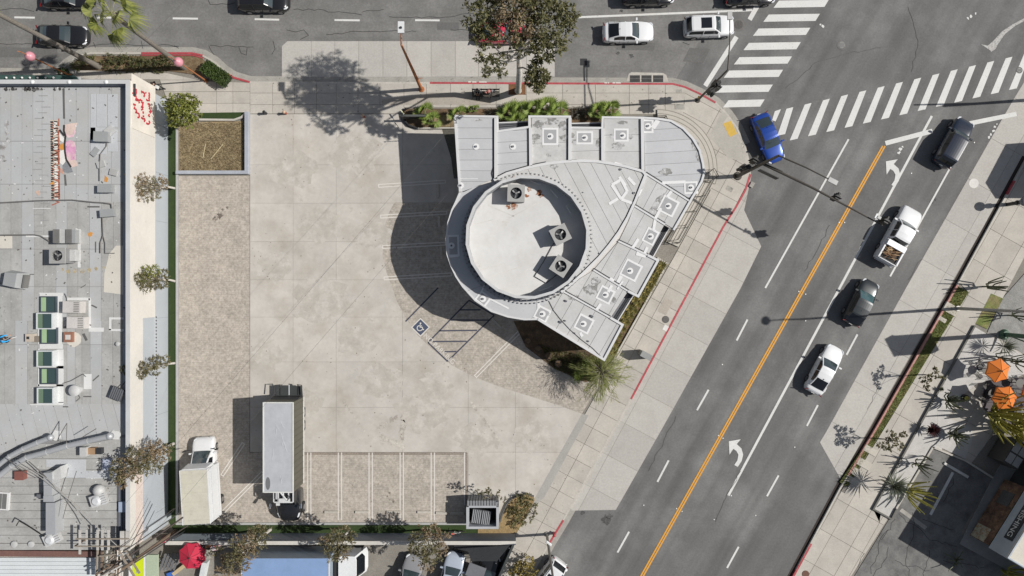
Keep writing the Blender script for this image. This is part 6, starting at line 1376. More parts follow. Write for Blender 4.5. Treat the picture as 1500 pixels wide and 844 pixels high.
top_ = Vector((tb.x, tb.y, 10.5)); lo_ = Vector((tb.x, tb.y, 7.0))
branchy(tr, top_, [V3(*c[:3]) for c in CL][::2], .12, BARKW); branchy(tr, Vector((tb.x, tb.y, 8.6)), [V3(716, 60, 14.8), V3(708, 82, 14.4), V3(720, 96, 14), V3(774, 66, 14.8), V3(818, 70, 14.8)], .08, BARKW)
mb = MB(); 
for x, y, z, r in [(787, 104, 7.3, .62), (790, 118, 6.4, .62), (778, 112, 6.8, .5), (798, 112, 6.6, .42), (788, 130, 5.4, .4), (776, 120, 5.9, .35), (786, 90, 7.8, .35)]: cloud(mb, V3(x, y, z+6.0), r*.92, int(800*r*r+50), .27, .12)
obj('low_crown', mb, L_EUC, tr); obj('branch', MB().tube([Vector((tb.x, tb.y, 7.6)), V3(759, 100, 9.0), V3(766, 99, 10.5), V3(782, 106, 12.9)], [.08, .07, .06, .04], 6), BARK, tr, True)
# ---- fan palms of the bulb-out
def frond(mb, base, dirv, L=1.2, fan=.95, n=13, droop=.45, w=.11):
    d = dirv.normalized(); hub = base+d*L; side = d.cross(Vector((0, 0, 1)))
    if side.length < .05: side = Vector((1, 0, 0))
    side = side.normalized(); upn = side.cross(d).normalized()
    for k in range(n):
        a = R(-78+156*k/(n-1)); v = d*math.cos(a)+side*math.sin(a); l_ = fan*(.75+.3*math.cos(a)); tip = hub+v*l_+Vector((0, 0, -droop*l_*random.uniform(.6, 1.3))); mid = hub+v*l_*.55+Vector((0, 0, .02)); s = v.cross(upn).normalized()*w/2
        mb.face([hub, mid+s, tip, mid-s])
def fan_palm(name, lab, base, top, rt, n, L, fan, m, group=None, cat='palm tree', trunk=True, droop=.45, skirt=True, w=.11):
    t = thing(name, lab, cat, (base.x, base.y, base.z), 0, group)
    if trunk: obj('trunk', MB().tube([base+(top-base)*f+Vector((0, 0, 0)) for f in (0, .1, .4, .8, 1)], [rt*1.4, rt*1.1, rt, rt*.85, rt], 10), BARKP, t, True)
    st = MB()
    for k in range(n):
        f = k/n; a = 2.399*k; el = R(78-125*f+random.uniform(-8, 8)); d = Vector((math.cos(a)*math.cos(el), math.sin(a)*math.cos(el), math.sin(el))); mb = MB()
        frond(mb, top, d, L*random.uniform(.8, 1.15), fan*random.uniform(.85, 1.1), 13, droop, w); o = obj('frond', mb, m, t); 
        st.tube([top, top+d*L], .02, 3, False)
    obj('frond_stem', st, mat('frond_stem', (.25, .26, .09), .7), t, kind='stuff')
    if skirt:
        mb = MB()
        for k in range(30): a = random.random()*6.28; leaf(mb, top+Vector((0, 0, -.2)), Vector((math.cos(a), math.sin(a), -1.3)), Vector((0, 0, 1)), .8, .12)
        obj('dead_skirt', mb, L_OLVB, t)
    return t
pb = V3(270, 99, .15); fan_palm('palm_tree', 'fan palm whose green crown hangs over the north street lanes', pb, V3(163, 20, 12.2), .20, 18, 1.35, 1.05, L_PALM, 'tall fan palms in the bulb-out', droop=.85, w=.13)
pb = V3(145, 98, .15); pt = V3(145, 98, 15.5); pt.x = pb.x-.2; pt.y = pb.y; fan_palm('palm_tree', 'fan palm whose trunk crosses the black saloon, crown outside the frame', pb, pt, .20, 30, 1.3, 1.0, L_PALM, 'tall fan palms in the bulb-out')
# extra palm outside the frame whose crown shades the left gutter
pb = V3(35, 88, .15); pt = Vector((pb.x, pb.y, 9.5)); 
# ---- low fan palms in the bed by the building
k_ = 0
LB = ['pair', '']
for x, y, s, l_ in [(622, 165, .85, 'young fan palm nearest the black rounded planter end'), (633, 176, .75, 'young fan palm beside the dry grass patch'), (672, 168, .8, 'single young fan palm just off the building north-west corner'), (690, 160, .35, 'tiny fan palm seedling, left of two by the north edge'), (697, 159, .35, 'tiny fan palm seedling, right of two by the north edge'),
                    (747, 165, .95, 'leafy fan palm right of the second bay'), (763, 163, .9, 'fan palm in the thick clump left of centre'), (758, 176, .7, 'low fan palm leaning over the second bay roof'), (783, 161, .9, 'fan palm in the middle of the thick clump'), (802, 159, 1.0, 'brightest fan palm in the thick clump'), (818, 164, .9, 'fan palm at the right end of the thick clump'), (877, 164, .95, 'fan palm left of the pair beside the fifth bay'), (894, 163, .95, 'fan palm right of the pair beside the fifth bay')]:
    b0 = V3(x, y, .9 if s > .5 else .3); fan_palm('fan_palm', l_, Vector((b0.x, b0.y, .17)), b0, .09, int(4+4*s), .50*s, .82*s, L_FAN, 'young fan palms in the north bed', 'palm', True, -.05, False, .14*s)
def shrub(name, lab, pts, m, dens=420, L=.2, w=.1, cat='shrub', group=None, stems=True, flat=.8, z0=.15):
    p0 = V3(pts[0][0], pts[0][1], z0); t = thing(name, lab, cat, p0, 0, group); mb = MB()
    for x, y, z, r in pts: cloud(mb, V3(x, y, z), r, int(dens*r*r+30), L, w, flat=flat, droop=.0)
    obj('foliage', mb, m, t)
    if stems: branchy(t, p0, [V3(x, y, z) for x, y, z, r in pts[:5]], .03, BARK, 'stem')
    return t
shrub('grey_shrub', 'grey-green feathery shrub between the fan palm clump and the pair', [(850, 163, .5, .5), (862, 164, .5, .45), (842, 166, .5, .4)], leaf_mat('leaves_grey', (.07, .07, .055), (.16, .15, .12)), 500, .3, .05)
shrub('grey_shrub', 'grey-green feathery shrub left of the thick fan palm clump', [(722, 165, .4, .4), (732, 167, .4, .4), (714, 168, .4, .3)], leaf_mat('leaves_grey', (.07, .07, .055), (.16, .15, .12)), 500, .3, .05)
random.seed(12)
# ---- bulb-out planting
BP = [(112, 96), (120, 88), (128, 86), (140, 90), (155, 90), (163, 86), (172, 92), (180, 88), (188, 86), (196, 92), (204, 90), (212, 92), (222, 94), (232, 88), (240, 86), (248, 90)]
for i in range(0, len(BP), 4):
    shrub('ground_shrub', ['dense olive shrubs at the left end of the bulb-out bed', 'olive shrubs left of centre in the bulb-out bed', 'olive shrubs right of centre in the bulb-out bed', 'olive shrubs beside the right palm foot'][i//4], [(x, y, .5, .42) for x, y in BP[i:i+4]], L_HEDGE, 560, .24, .08, group='shrubs in the bulb-out bed')
for i, x0 in enumerate((158, 205)):
    shrub('ground_shrub', ['low flowering shrubs along the pavement edge, left run', 'low flowering shrubs along the pavement edge, right run'][i], [(x0+k*9, 102+random.uniform(-1, 1), .3, .3) for k in range(5)], L_HEDGE, 620, .22, .06, group='shrubs in the bulb-out bed')
shrub('round_bush', 'dark green bush at the awning end left of the bulb-out', [(94, 104, .4, .45), (100, 108, .3, .4), (87, 108, .3, .35)], L_BOX, 700, .14, .09)
hd = thing('clipped_hedge', 'clipped rectangular bright green hedge at the bulb-out corner', 'hedge', (*P(315, 107, .9), .1)); hc = P(315.5, 107.5, .8); mb = MB(); ca, sa_ = math.cos(R(-34)), math.sin(R(-34))
for _ in range(3400):
    u, v_, w_ = random.uniform(-1.25, 1.25), random.uniform(-.62, .62), random.uniform(.2, 1.0)
    if random.random() < .7: w_ = 1.0+random.uniform(-.05, .05)
    p = Vector((hc[0]+ca*u-sa_*v_, hc[1]+sa_*u+ca*v_, w_)); leaf(mb, p, rdir(), rdir(), .13, .10)
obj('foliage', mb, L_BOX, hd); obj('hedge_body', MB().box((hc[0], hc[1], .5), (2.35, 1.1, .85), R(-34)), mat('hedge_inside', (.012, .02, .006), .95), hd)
# ---- wall trees along the west building
def small_tree(lab, base, pts, m, mats2=None, n=520, group=None, L=.22, w=.09, bark=BARKW, tr_=.09, name='slender_tree', fr=.5, flat=.85):
    b0 = V3(*base, .14); t = thing(name, lab, 'tree', b0, 0, group); mb = MB(); m2 = MB()
    cx = sum(p[0] for p in pts)/len(pts); cy = sum(p[1] for p in pts)/len(pts); zc = sum(p[2] for p in pts)/len(pts); c = V3(cx, cy, zc)
    for x, y, z, r in pts: cloud(mb2_(mb, m2, fr), V3(x, y, z), r*1.2, int(n*1.15*r*r+40), L, w, flat=flat)
    fork = b0+(c-b0)*.5; fork.z = c.z*.5
    obj('trunk', MB().tube([b0, b0+(fork-b0)*.5+Vector((.1, .05, .1)), fork, c], [tr_*1.2, tr_, tr_*.8, tr_*.5], 8), bark, t, True); branchy(t, fork, [V3(x, y, z) for x, y, z, r in pts], tr_*.45, bark)
    obj('crown', mb, m, t)
    if mats2: obj('crown', m2, mats2, t)
    return t
def mb2_(a, b_, f): return a if random.random() < f else b_
WG = 'slender trees between the west wall and the turf strip'
small_tree('bright lime-green bushy tree covering the dirt bed corner', (251, 178), [(247, 152, 4.6, .5), (258, 147, 4.6, .6), (271, 148, 4.4, .55), (283, 152, 4.3, .5), (250, 164, 4.3, .6), (264, 160, 4.6, .75), (279, 163, 4.3, .65), (258, 175, 4.0, .55), (272, 176, 4.0, .55), (286, 170, 4, .4), (263, 168, 4.8, .6)], L_LIME, L_LIME, 620, WG, .24, .14, BARKW)
small_tree('sparse wall tree, topmost of the four olive ones', (256, 276), [(196, 268, 5.4, .55), (206, 262, 5.2, .5), (210, 276, 5.0, .6), (220, 284, 4.6, .5), (224, 268, 4.4, .5), (234, 272, 3.8, .45), (240, 264, 3.2, .4), (200, 284, 5.2, .4), (188, 262, 5.8, .35), (232, 284, 3.8, .3)], L_OLV, L_OLVB, 380, WG, .24, .08, fr=.6)
small_tree('denser green wall tree, second of the four olive ones', (256, 412), [(204, 410, 5.2, .6), (214, 402, 4.8, .6), (224, 398, 4.3, .5), (222, 412, 4.2, .65), (234, 408, 3.6, .5), (244, 402, 3.0, .35), (196, 404, 5.4, .45), (212, 420, 4.6, .45), (240, 416, 3.2, .35)], L_OLV, L_LIME, 480, WG, .24, .09, fr=.8)
small_tree('narrow wall tree, third of the four olive ones', (256, 532), [(192, 545, 5.4, .45), (202, 540, 5, .5), (212, 538, 4.6, .5), (222, 534, 4.2, .5), (232, 532, 3.6, .45), (242, 530, 3.0, .4), (208, 548, 4.8, .35), (228, 544, 3.8, .35), (184, 541, 5.6, .3)], L_OLV, L_LIME, 440, WG, .24, .09, fr=.8)
small_tree('large brownish wall tree, lowest of the four, over the box truck side', (254, 650), [(228, 655, 5.6, .6), (236, 668, 5.0, .6), (216, 664, 6.2, .7), (204, 676, 6.6, .75), (190, 686, 7.0, .75), (176, 694, 7.2, .6), (170, 682, 7.2, .5), (206, 694, 6.4, .6), (222, 680, 5.6, .7), (240, 656, 4.6, .45), (180, 706, 7, .4), (194, 664, 6.8, .5)], L_OLV, L_OLVB, 430, WG, .26, .10, fr=.5, tr_=.12)
YG = 'courtyard trees along the bottom wall'
small_tree('long brownish tree left of the blue truck at the bottom', (396, 776), [(388, 782, 4.4, .6), (374, 780, 4.8, .6), (362, 792, 5.0, .75), (376, 798, 4.8, .65), (350, 806, 5.2, .8), (364, 812, 5, .6), (342, 824, 5.2, .8), (328, 836, 5, .7), (352, 832, 5.0, .6), (330, 818, 4.8, .4), (318, 806, 4.2, .35)], L_OLV, L_OLVB, 420, YG, .26, .10, fr=.5, tr_=.12)
small_tree('round brownish tree over the cab of the blue truck', (512, 775), [(492, 786, 4.6, .65), (504, 780, 4.2, .5), (482, 796, 4.8, .65), (498, 800, 4.8, .7), (510, 796, 4.4, .5), (488, 812, 4.8, .55), (502, 812, 4.6, .45), (474, 792, 4.8, .35), (515, 788, 4.2, .4)], L_OLV, L_OLVB, 480, YG, .24, .10, fr=.6)
small_tree('olive tree standing over the silver SUV at the bottom', (630, 776), [(620, 782, 4.2, .6), (636, 780, 4.2, .6), (648, 790, 4.4, .55), (608, 796, 4.6, .6), (628, 798, 4.8, .8), (646, 804, 4.6, .5), (616, 812, 4.8, .6), (634, 816, 4.8, .6), (626, 828, 4.8, .55), (604, 806, 4.6, .35)], L_OLV, L_OLVB, 480, YG, .24, .10, fr=.7)
# ---- half-moon planter shrubs at the driveway
hm = thing('planter_kerb', 'thin dark half-round rim of the planter by the trash enclosure', 'planter edging', (*P(740, 745), 0))
obj('edging', MB().bandp(PP([(732, 764), (736, 752), (742, 738), (750, 729), (761, 724), (772, 722.5), (782, 726)]), -.06, .06, .08, .34), mat('rim_steel', (.10, .095, .085), .6), hm)
structure('half_moon_bed', MB().prism(PP([(732, 764), (736, 752), (742, 738), (750, 729), (761, 724), (772, 722.5), (782, 726), (783, 732), (757, 780), (700, 780), (700, 772)]), .05, .2), mat('dry_litter', (.30, .21, .10), .95, fvar=.35, var=.2, scale=1.5, col2=(.18, .14, .07)))
random.seed(14)
for l_, pts in [('top shrub mass in the half-moon planter', [(762, 730, .7, .5), (772, 728, .7, .45), (778, 736, .7, .45)]), ('middle shrub mass in the half-moon planter', [(760, 744, .7, .6), (771, 746, .7, .5), (752, 752, .6, .5)]), ('lowest shrub mass in the half-moon planter', [(762, 758, .7, .55), (756, 770, .6, .45), (768, 764, .6, .3)]), ('sparse twig shrub overhanging the pavement beside the half-moon planter', [(783, 752, .8, .25), (778, 760, .8, .3), (784, 742, .8, .2)])]:
    shrub('planter_shrub', l_, pts, leaf_mat('leaves_planter', (.09, .095, .03), (.23, .20, .09)), 520, .17, .09, group='shrubs of the half-moon planter')
shrub('yellow_shrub', 'yellow and green leaved bush on the pavement at the bottom edge', [(762, 830, 1.0, .6), (774, 822, 1.2, .55), (778, 838, 1.2, .55), (766, 842, 1, .6), (752, 838, .8, .4), (758, 845, .8, .5)], L_AUT, 560, .2, .11)
small_tree('thin leafy twig tree behind the trash enclosure roof', (722, 740), [(708, 726, 2.6, .3), (720, 722, 2.8, .28), (731, 724, 2.6, .28), (700, 722, 2.6, .22), (739, 732, 2.4, .25), (714, 718, 2.8, .2)], L_OLV, None, 330, None, .16, .10, BARK, .03, fr=1)
# ---- palo verde with fine drooping needles
pvt = thing('palo_verde', 'fine-leaved yellow-green tree with a feathery crown at the south corner', 'tree', (*P(862, 566), .2)); b0 = V3(872, 545, .2); top_ = V3(880, 542, 2.6)
obj('trunk', MB().tube([b0, (b0+top_)/2+Vector((.1, -.1, 0)), top_], [.12, .1, .08], 8), mat('bark_green', (.14, .15, .05), .8), pvt, True)
mb = MB(); mg = MB(); br = MB()
for k in range(64):
    a = random.random()*6.283; rr = random.uniform(.5, 2.7); cx, cy = 878, 548; tip = Vector((top_.x+math.cos(a)*rr*(1.15 if math.sin(a) < 0 else .95), top_.y-.35+math.sin(a)*rr, random.uniform(2.2, 4.0)-.25*rr))
    if tip.x < top_.x-1.9 and random.random() < .6: continue
    mid = (top_+tip)/2+Vector((0, 0, .5)); br.tube([top_, mid, tip], [.03, .02, .008], 4, False)
    for q in range(34):
        f = random.uniform(.25, 1.05); p = top_+(tip-top_)*f+Vector((0, 0, .5*math.sin(math.pi*min(f, 1))))+rdir()*.25; d = Vector((math.cos(a), math.sin(a), -.25))+rdir()*.45; leaf(mb, p, d, Vector((0, 0, 1)), random.uniform(.35, .75), .032)
obj('branch', br, BARK, pvt, kind='stuff'); obj('crown', mb, L_PV, pvt)
for x, y, z, r in [(862, 536, 2.2, .7), (872, 530, 2.0, .7), (850, 545, 1.8, .6), (880, 540, 2.2, .6), (866, 550, 1.8, .6), (846, 552, 1.4, .5), (884, 528, 1.8, .4)]:
    for _ in range(int(900*r*r)):
        p = V3(x, y, z)+rdir()*r*random.random()**.5; d = rdir()*.7+Vector((random.uniform(-.5, .3), -.3, -.2)); leaf(mg, p, d, Vector((0, 0, 1)), random.uniform(.2, .4), .045)
obj('lower_crown', mg, L_PVG, pvt)
# ---- aloes along the east front
random.seed(15)
def rosette(name, lab, px, py, z, r, n, m, w=.1, group=None, cat='plant', up=.6, z0=.17):
    c = V3(px, py, z); t = thing(name, lab, cat, (c.x, c.y, z0), 0, group); mb = MB()
    for k in range(n):
        a = 2.399*k; el = R(10+75*(1-k/n))*up+random.uniform(-.1, .1); d = Vector((math.cos(a)*math.cos(el), math.sin(a)*math.cos(el), math.sin(el))); L = r*random.uniform(.8, 1.1); s = d.cross(Vector((0, 0, 1))).normalized()*w/2
        mb.face([c, c+d*L*.45+s, c+d*L+Vector((0, 0, -.12*L)), c+d*L*.45-s])
    obj('leaf', mb, m, t, kind='stuff')
    obj('stem', MB().tube([Vector((c.x, c.y, z0)), c], .05, 6), BARK, t); return t
AL = [(969, 389), (965, 396), (960, 404), (956, 412), (951, 420), (946, 428), (940, 437), (934, 446), (929, 455), (923, 463), (917, 472), (912, 482), (906, 492), (900, 502), (896, 512), (890, 520), (930, 440), (922, 452), (915, 464), (938, 428), (905, 478), (899, 516)]
ords = ['topmost', 'second', 'third', 'fourth', 'fifth', 'sixth', 'seventh', 'eighth', 'ninth', 'tenth', 'eleventh', 'twelfth', 'thirteenth', 'fourteenth', 'fifteenth', 'lowest']
for i, (x, y) in enumerate(AL): rosette('aloe', (ords[i]+' aloe from the north in the bed along the east front') if i < 16 else 'aloe nearer the wall, '+ords[i-16]+' of the inner row in the east bed', x, y, .35, random.uniform(.5, .75), 22, L_ALOE, .10, 'aloes along the east front')
# ---- pots in the shaded bed
for x, y, l_ in [(773, 499, 'dark round pot in the shade, nearest the white stall line'), (788, 510.5, 'dark round pot in the shade, second from the left'), (803, 521.5, 'dark round pot in the shade, third from the left'), (818, 532.5, 'dark round pot at the edge of the building shade, rightmost')]:
    c = P(x, y, .5); t = thing('planter_pot', l_, 'plant pot', (c[0], c[1], TOP), 0, 'row of dark pots'); obj('pot', MB().disc((0, 0, 0), .27, .5, 20, .33), mat('pot_dark', (.05, .035, .028), .7), t, world=False, smooth=True); obj('soil', MB().disc((0, 0, .49), .27, .02, 18), SOIL, t, world=False)
# ---- cactus garden in the south-east
def cactus(lab, px, py, arms, m, z0=.16, r=.07, name='cactus', group='tall cacti in the gravel garden', spread=.9, hgt=2.2, n=None, lean=(0, 0)):
    """upright candelabra cactus: each arm leaves the foot, elbows and rises"""
    b0 = V3(px, py, z0); t = thing(name, lab, 'cactus', b0, 0, group)
    obj('stem', MB().tube([b0, b0+Vector((0, 0, hgt*.4)), b0+Vector((lean[0]*.6, lean[1]*.6, hgt))], [r*1.3, r*1.2, r*.8], 7), m, t, True)
    for k in range(arms):
        a = 2.399*k+random.uniform(-.3, .3); s = spread*random.uniform(.35, 1); h = hgt*random.uniform(.65, 1.1); e0 = random.uniform(.15, .45)*hgt
        p1 = b0+Vector((math.cos(a)*s*.55+lean[0]*.3, math.sin(a)*s*.55+lean[1]*.3, e0+.15)); p2 = b0+Vector((math.cos(a)*s*.9+lean[0]*.6, math.sin(a)*s*.9+lean[1]*.6, (e0+h)/2)); p3 = b0+Vector((math.cos(a)*s*1.25+lean[0], math.sin(a)*s*1.25+lean[1], h))
        obj('arm', MB().tube([b0+Vector((lean[0]*.1, lean[1]*.1, e0)), p1, p2, p3], [r, r*1.05, r, r*.55], 6), m, t, True)
    return t
random.seed(16)
cactus('big yellow-green candelabra cactus crowding below the lower orange umbrella', 1448, 605, 42, L_CAC, r=.085, spread=2.0, hgt=3.4, lean=(.3, 0))
cactus('yellow-green cactus thicket at the right edge below the orange umbrellas', 1480, 625, 34, L_CAC, r=.085, spread=1.7, hgt=3.2)
cactus('yellow-tipped cactus leaning over the court beside the spiky yucca', 1322, 716, 20, L_CAC, r=.065, spread=1.3, hgt=2.4, lean=(1.0, -.2))
cactus('dark slender cactus above the spiky yucca', 1338, 678, 12, L_CACD, r=.05, spread=.9, hgt=2.3)
cactus('single short cactus post at the gravel edge', 1352, 668, 3, L_CACD, r=.05, spread=.3, hgt=1.5)
cactus('dark green cactus cluster below the umbrella shadow', 1384, 586, 22, L_CACD, r=.055, spread=1.0, hgt=1.7)
cactus('sprawling green cactus by the burgundy plant', 1392, 636, 20, L_CACD, r=.055, spread=1.0, hgt=1.9)
cactus('dark branching cactus on the grey gravel above the green sign post', 1440, 420, 8, L_CACD, r=.06, spread=.8, hgt=3.2)
cactus('slim forked cactus beside the upper orange umbrella', 1455, 522, 6, L_CACD, r=.05, spread=.7, hgt=2.8)
cactus('dark cactus at the right edge level with the upper umbrella', 1478, 528, 10, L_CACD, r=.05, spread=1.0, hgt=2.8)
cactus('cactus at the right edge on grey gravel above the green sign post', 1476, 462, 7, L_CACD, r=.05, spread=.7, hgt=2.4)
cactus('small dark cactus lying low at the bottom court edge', 1398, 819, 9, L_CACD, r=.05, spread=1.2, hgt=1.0, lean=(-.6, .3))
cactus('yellow-green cactus row at the corner of the cream roofed building', 1468, 835, 14, L_CAC, r=.07, spread=1.2, hgt=1.8, lean=(.6, -.3))
rosette('yucca', 'big spiky grey-green yucca at the low end of the gravel bed', 1308, 711, 1.9, 1.75, 120, L_YUC, .10, None, 'yucca', 1.2, .16)
rosette('yucca', 'spiky yucca just below the green sign post', 1470, 507, 1.2, 1.3, 70, L_YUC, .08, None, 'yucca', 1.1, .16)
rosette('succulent', 'burgundy leaved succulent in the gravel bed', 1365, 629, .8, .85, 90, L_BURG, .17, None, 'succulent', 1.3, .16)
rosette('succulent', 'small dark succulent at the pavement line below the umbrella shade', 1378, 570, .4, .35, 30, L_CACD, .09, None, 'succulent', 1.2, .16)
small_tree('small multi-stemmed tree with leaf tufts over the lower east pavement', (1290, 643), [(1308, 634, 3.0, .28), (1322, 636, 3.0, .3), (1303, 645, 2.8, .25), (1312, 646, 3, .25), (1318, 652, 2.8, .3), (1298, 655, 2.6, .28), (1306, 657, 2.6, .22), (1290, 652, 2.4, .2)], L_OLV, None, 500, None, .2, .12, BARK, .05, fr=1, name='multi_stem_tree')
small_tree('small tree with leaf tufts over the upper east pavement', (1355, 549), [(1372, 543, 3.0, .25), (1366, 552, 3.0, .28), (1360, 560, 2.8, .25), (1352, 556, 2.6, .2), (1378, 552, 3.0, .22), (1358, 568, 2.6, .18)], L_OLV, None, 460, None, .2, .12, BARK, .05, fr=1, name='multi_stem_tree')
# turf and grass blades read as a short pile
def blades(name, poly, n, m, z, L=.09):
    W = PP(poly); xs_ = [p[0] for p in W]; ys_ = [p[1] for p in W]; mb = MB(); c = 0
    def inside(x, y):
        r_ = False; j = len(W)-1
        for i in range(len(W)):
            if (W[i][1] > y) != (W[j][1] > y) and x < (W[j][0]-W[i][0])*(y-W[i][1])/(W[j][1]-W[i][1])+W[i][0]: r_ = not r_
            j = i
        return r_
    while c < n:
        x, y = random.uniform(min(xs_), max(xs_)), random.uniform(min(ys_), max(ys_))
        if inside(x, y): c += 1; d = rdir(); d.z = abs(d.z)+.4; d.normalize(); s = Vector((random.uniform(-1, 1), random.uniform(-1, 1), 0)).normalized()*.025; p = Vector((x, y, z)); mb.face([p-s, p+s, p+d*L*random.uniform(.6, 1.6)])
    tag(obj(name, mb, m), {'lawn_grass': 'short patchy grass along the east kerb', 'dry_grass': 'dry straw and weeds in the square dirt bed', 'bed_weeds': 'weeds and dry leaves in the shaded soil bed'}[name], 'grass', kind='stuff')
blades('lawn_grass', [(1401, 419.5), (1417.5, 428), (1240, 712), (1229, 706), (1281, 631)], 9000, leaf_mat('grass_blades', (.11, .14, .035), (.29, .28, .10)), .165)
blades('dry_grass', [(265, 181), (360, 181), (360, 250), (265, 250)], 7000, leaf_mat('straw_blades', (.12, .095, .05), (.40, .33, .2)), .17, .13)
blades('bed_weeds', [(790, 505), (850, 520), (880, 545), (855, 558), (812, 540)], 2500, leaf_mat('weed_blades', (.06, .08, .02), (.22, .2, .08)), .16, .2)
# two dead canes lying in the dirt bed
for a_, b_, l_ in [((301, 211), (297, 232), 'short dry cane lying upright in the dirt bed'), ((327, 211), (309, 233), 'longer dry cane lying slantwise in the dirt bed')]:
    p, q = V3(*a_, .22), V3(*b_, .22); o = obj('dry_cane', MB().tube([(0, 0, 0), q-p], .035, 5), mat('cane', (.5, .42, .26), .8), loc=p); tag(o, l_, 'cane')
# ================================================================ POLES, SIGNALS, FURNITURE, PEOPLE, YARDS
M_POLE = mat('pole_bronze', (.07, .062, .052), .6, .3); M_SIG = mat('signal_black', (.022, .022, .020), .55); M_RUST = mat('pole_rust_orange', (.36, .13, .045), .75, var=.2, fvar=.15, scale=2); M_GALV = mat('pole_galvanised', (.33, .32, .30), .5, .4); M_HEAD = mat('luminaire_grey', (.40, .40, .39), .5)
def pole(t, base, h, r0, r1, m, name='pole'): return obj(name, MB().tube([base, base+Vector((0, 0, h*.5)), base+Vector((0, 0, h))], [r0, (r0+r1)/2, r1], 10), m, t, True)
def foot(t, base, r, m): obj('base_plate', MB().disc((base.x, base.y, base.z), r, .12, 14, r*.8), m, t, True)
def sig_head(par, c, ang, n=3, m=None, name='signal_head'):
    c = Vector(c); o = obj(name, MB().box((c.x, c.y, c.z), (.34, .36, 1.0), ang).box((c.x+math.cos(ang)*.02, c.y+math.sin(ang)*.02, c.z), (.04, .62, 1.25), ang), m or M_SIG, par)
    for k, cm in enumerate(((.30, .02, .02), (.32, .18, .02), (.02, .25, .10))):
        z = c.z+.32-k*.32; p = c+Vector((math.cos(ang)*.19, math.sin(ang)*.19, 0)); obj('visor', MB().tube([(p.x, p.y, z), (p.x+math.cos(ang)*.24, p.y+math.sin(ang)*.24, z)], .13, 10), M_SIG, o); obj('lens', MB().tube([(p.x-.01, p.y, z), (p.x+math.cos(ang)*.03, p.y+math.sin(ang)*.03, z)], .11, 10), mat('lens_%d' % k, cm, .3, var=0, fvar=0), o)
# corner signal and light at the north crosswalk
b0 = V3(1022, 147, TOP); t = thing('traffic_signal', 'corner traffic signal pole with a long thin lamp arm over the white SUV', 'traffic light', b0)
pole(t, b0, 8.7, .11, .07, M_POLE); foot(t, b0, .25, M_POLE)
e = Vector((*P(1069, 25, 9.3), 9.3)); tp_ = b0+Vector((0, 0, 8.7)); obj('lamp_arm', MB().tube([tp_, (tp_+e)/2+Vector((0, 0, .25)), e], [.06, .05, .04], 8), M_POLE, t, True); obj('luminaire', MB().box((e.x, e.y+.1, e.z), (.36, .62, .14)), M_HEAD, t)
for x, y, z, a in [(1047, 124, 4.6, 20), (1041, 134, 4.4, -60), (1050, 129, 3.6, 70)]:
    c = V3(x, y, z); obj('bracket', MB().tube([b0+Vector((0, 0, z)), c], .035, 6), M_SIG, t); sig_head(t, c, R(a))
obj('push_button', MB().box((b0.x-.2, b0.y, 1.2), (.1, .12, .25)), mat('button_yellow', (.5, .35, .05), .6), t)
# big mast arm signal over the diagonal street
b0 = V3(1080.5, 258, TOP); t = thing('mast_arm_signal', 'big traffic signal whose mast arm reaches across the diagonal street to the pickup', 'traffic light', b0)
pole(t, b0, 9.6, .19, .10, M_POLE); foot(t, b0, .40, M_POLE)
m0 = b0+Vector((0, 0, 6.2)); m1 = V3(1293, 330.5, 7.0); obj('mast_arm', MB().tube([m0, m0+(m1-m0)*.4+Vector((0, 0, .35)), m0+(m1-m0)*.75+Vector((0, 0, .2)), m1], [.12, .10, .075, .05], 8), M_POLE, t, True)
l0 = b0+Vector((0, 0, 9.6)); l1 = V3(1217, 264, 10.2); obj('lamp_arm', MB().tube([l0, (l0+l1)/2+Vector((0, 0, .2)), l1], [.07, .06, .05], 8), M_POLE, t, True)
aa = math.atan2(l1.y-l0.y, l1.x-l0.x); obj('luminaire', MB().box((l1.x+.15, l1.y-.08, l1.z), (.75, .36, .14), aa), M_HEAD, t)
ma = math.atan2(m1.y-m0.y, m1.x-m0.x); nrm = Vector((-math.sin(ma), math.cos(ma), 0))
for f, nm in ((.10, 'street_sign'), (.13, 'street_sign')): pass
for (xa, ya), (xb, yb), z in [((1112, 249), (1139, 262), 6.0), ((1119, 240), (1144, 252), 6.3)]:
    p, q = V3(xa, ya, z), V3(xb, yb, z); an = math.atan2(q.y-p.y, q.x-p.x); s_ = obj('street_sign', MB().box(((p.x+q.x)/2, (p.y+q.y)/2, z), ((q-p).length, .06, .75), an), mat('sign_back', (.06, .062, .06), .6, .4), t)
c = m0+(m1-m0)*.60; sig_head(t, c+Vector((0, 0, -.1))+nrm*.25, ma+math.pi/2); sig_head(t, m1+Vector((-.1, 0, 0))+nrm*.35, ma+math.pi/2)
obj('camera_unit', MB().box((m1.x-.5, m1.y+.6, m1.z+.35), (.28, .22, .2), ma), M_HEAD, t); obj('camera_arm', MB().tube([m1+Vector((-.5, .2, 0)), m1+Vector((-.5, .6, .35))], .03, 5), M_POLE, t); obj('detector', MB().box((m1.x-.75, m1.y+.75, m1.z+.4), (.12, .4, .1), ma), TW_, t)
for x, y, z, a in [(1094, 246, 4.6, 150), (1104, 236, 4.8, 60), (1088, 247, 3.0, 190)]:
    c = V3(x, y, z); obj('bracket', MB().tube([b0+Vector((0, 0, z)), c], .04, 6), M_SIG, t); sig_head(t, c, R(a))
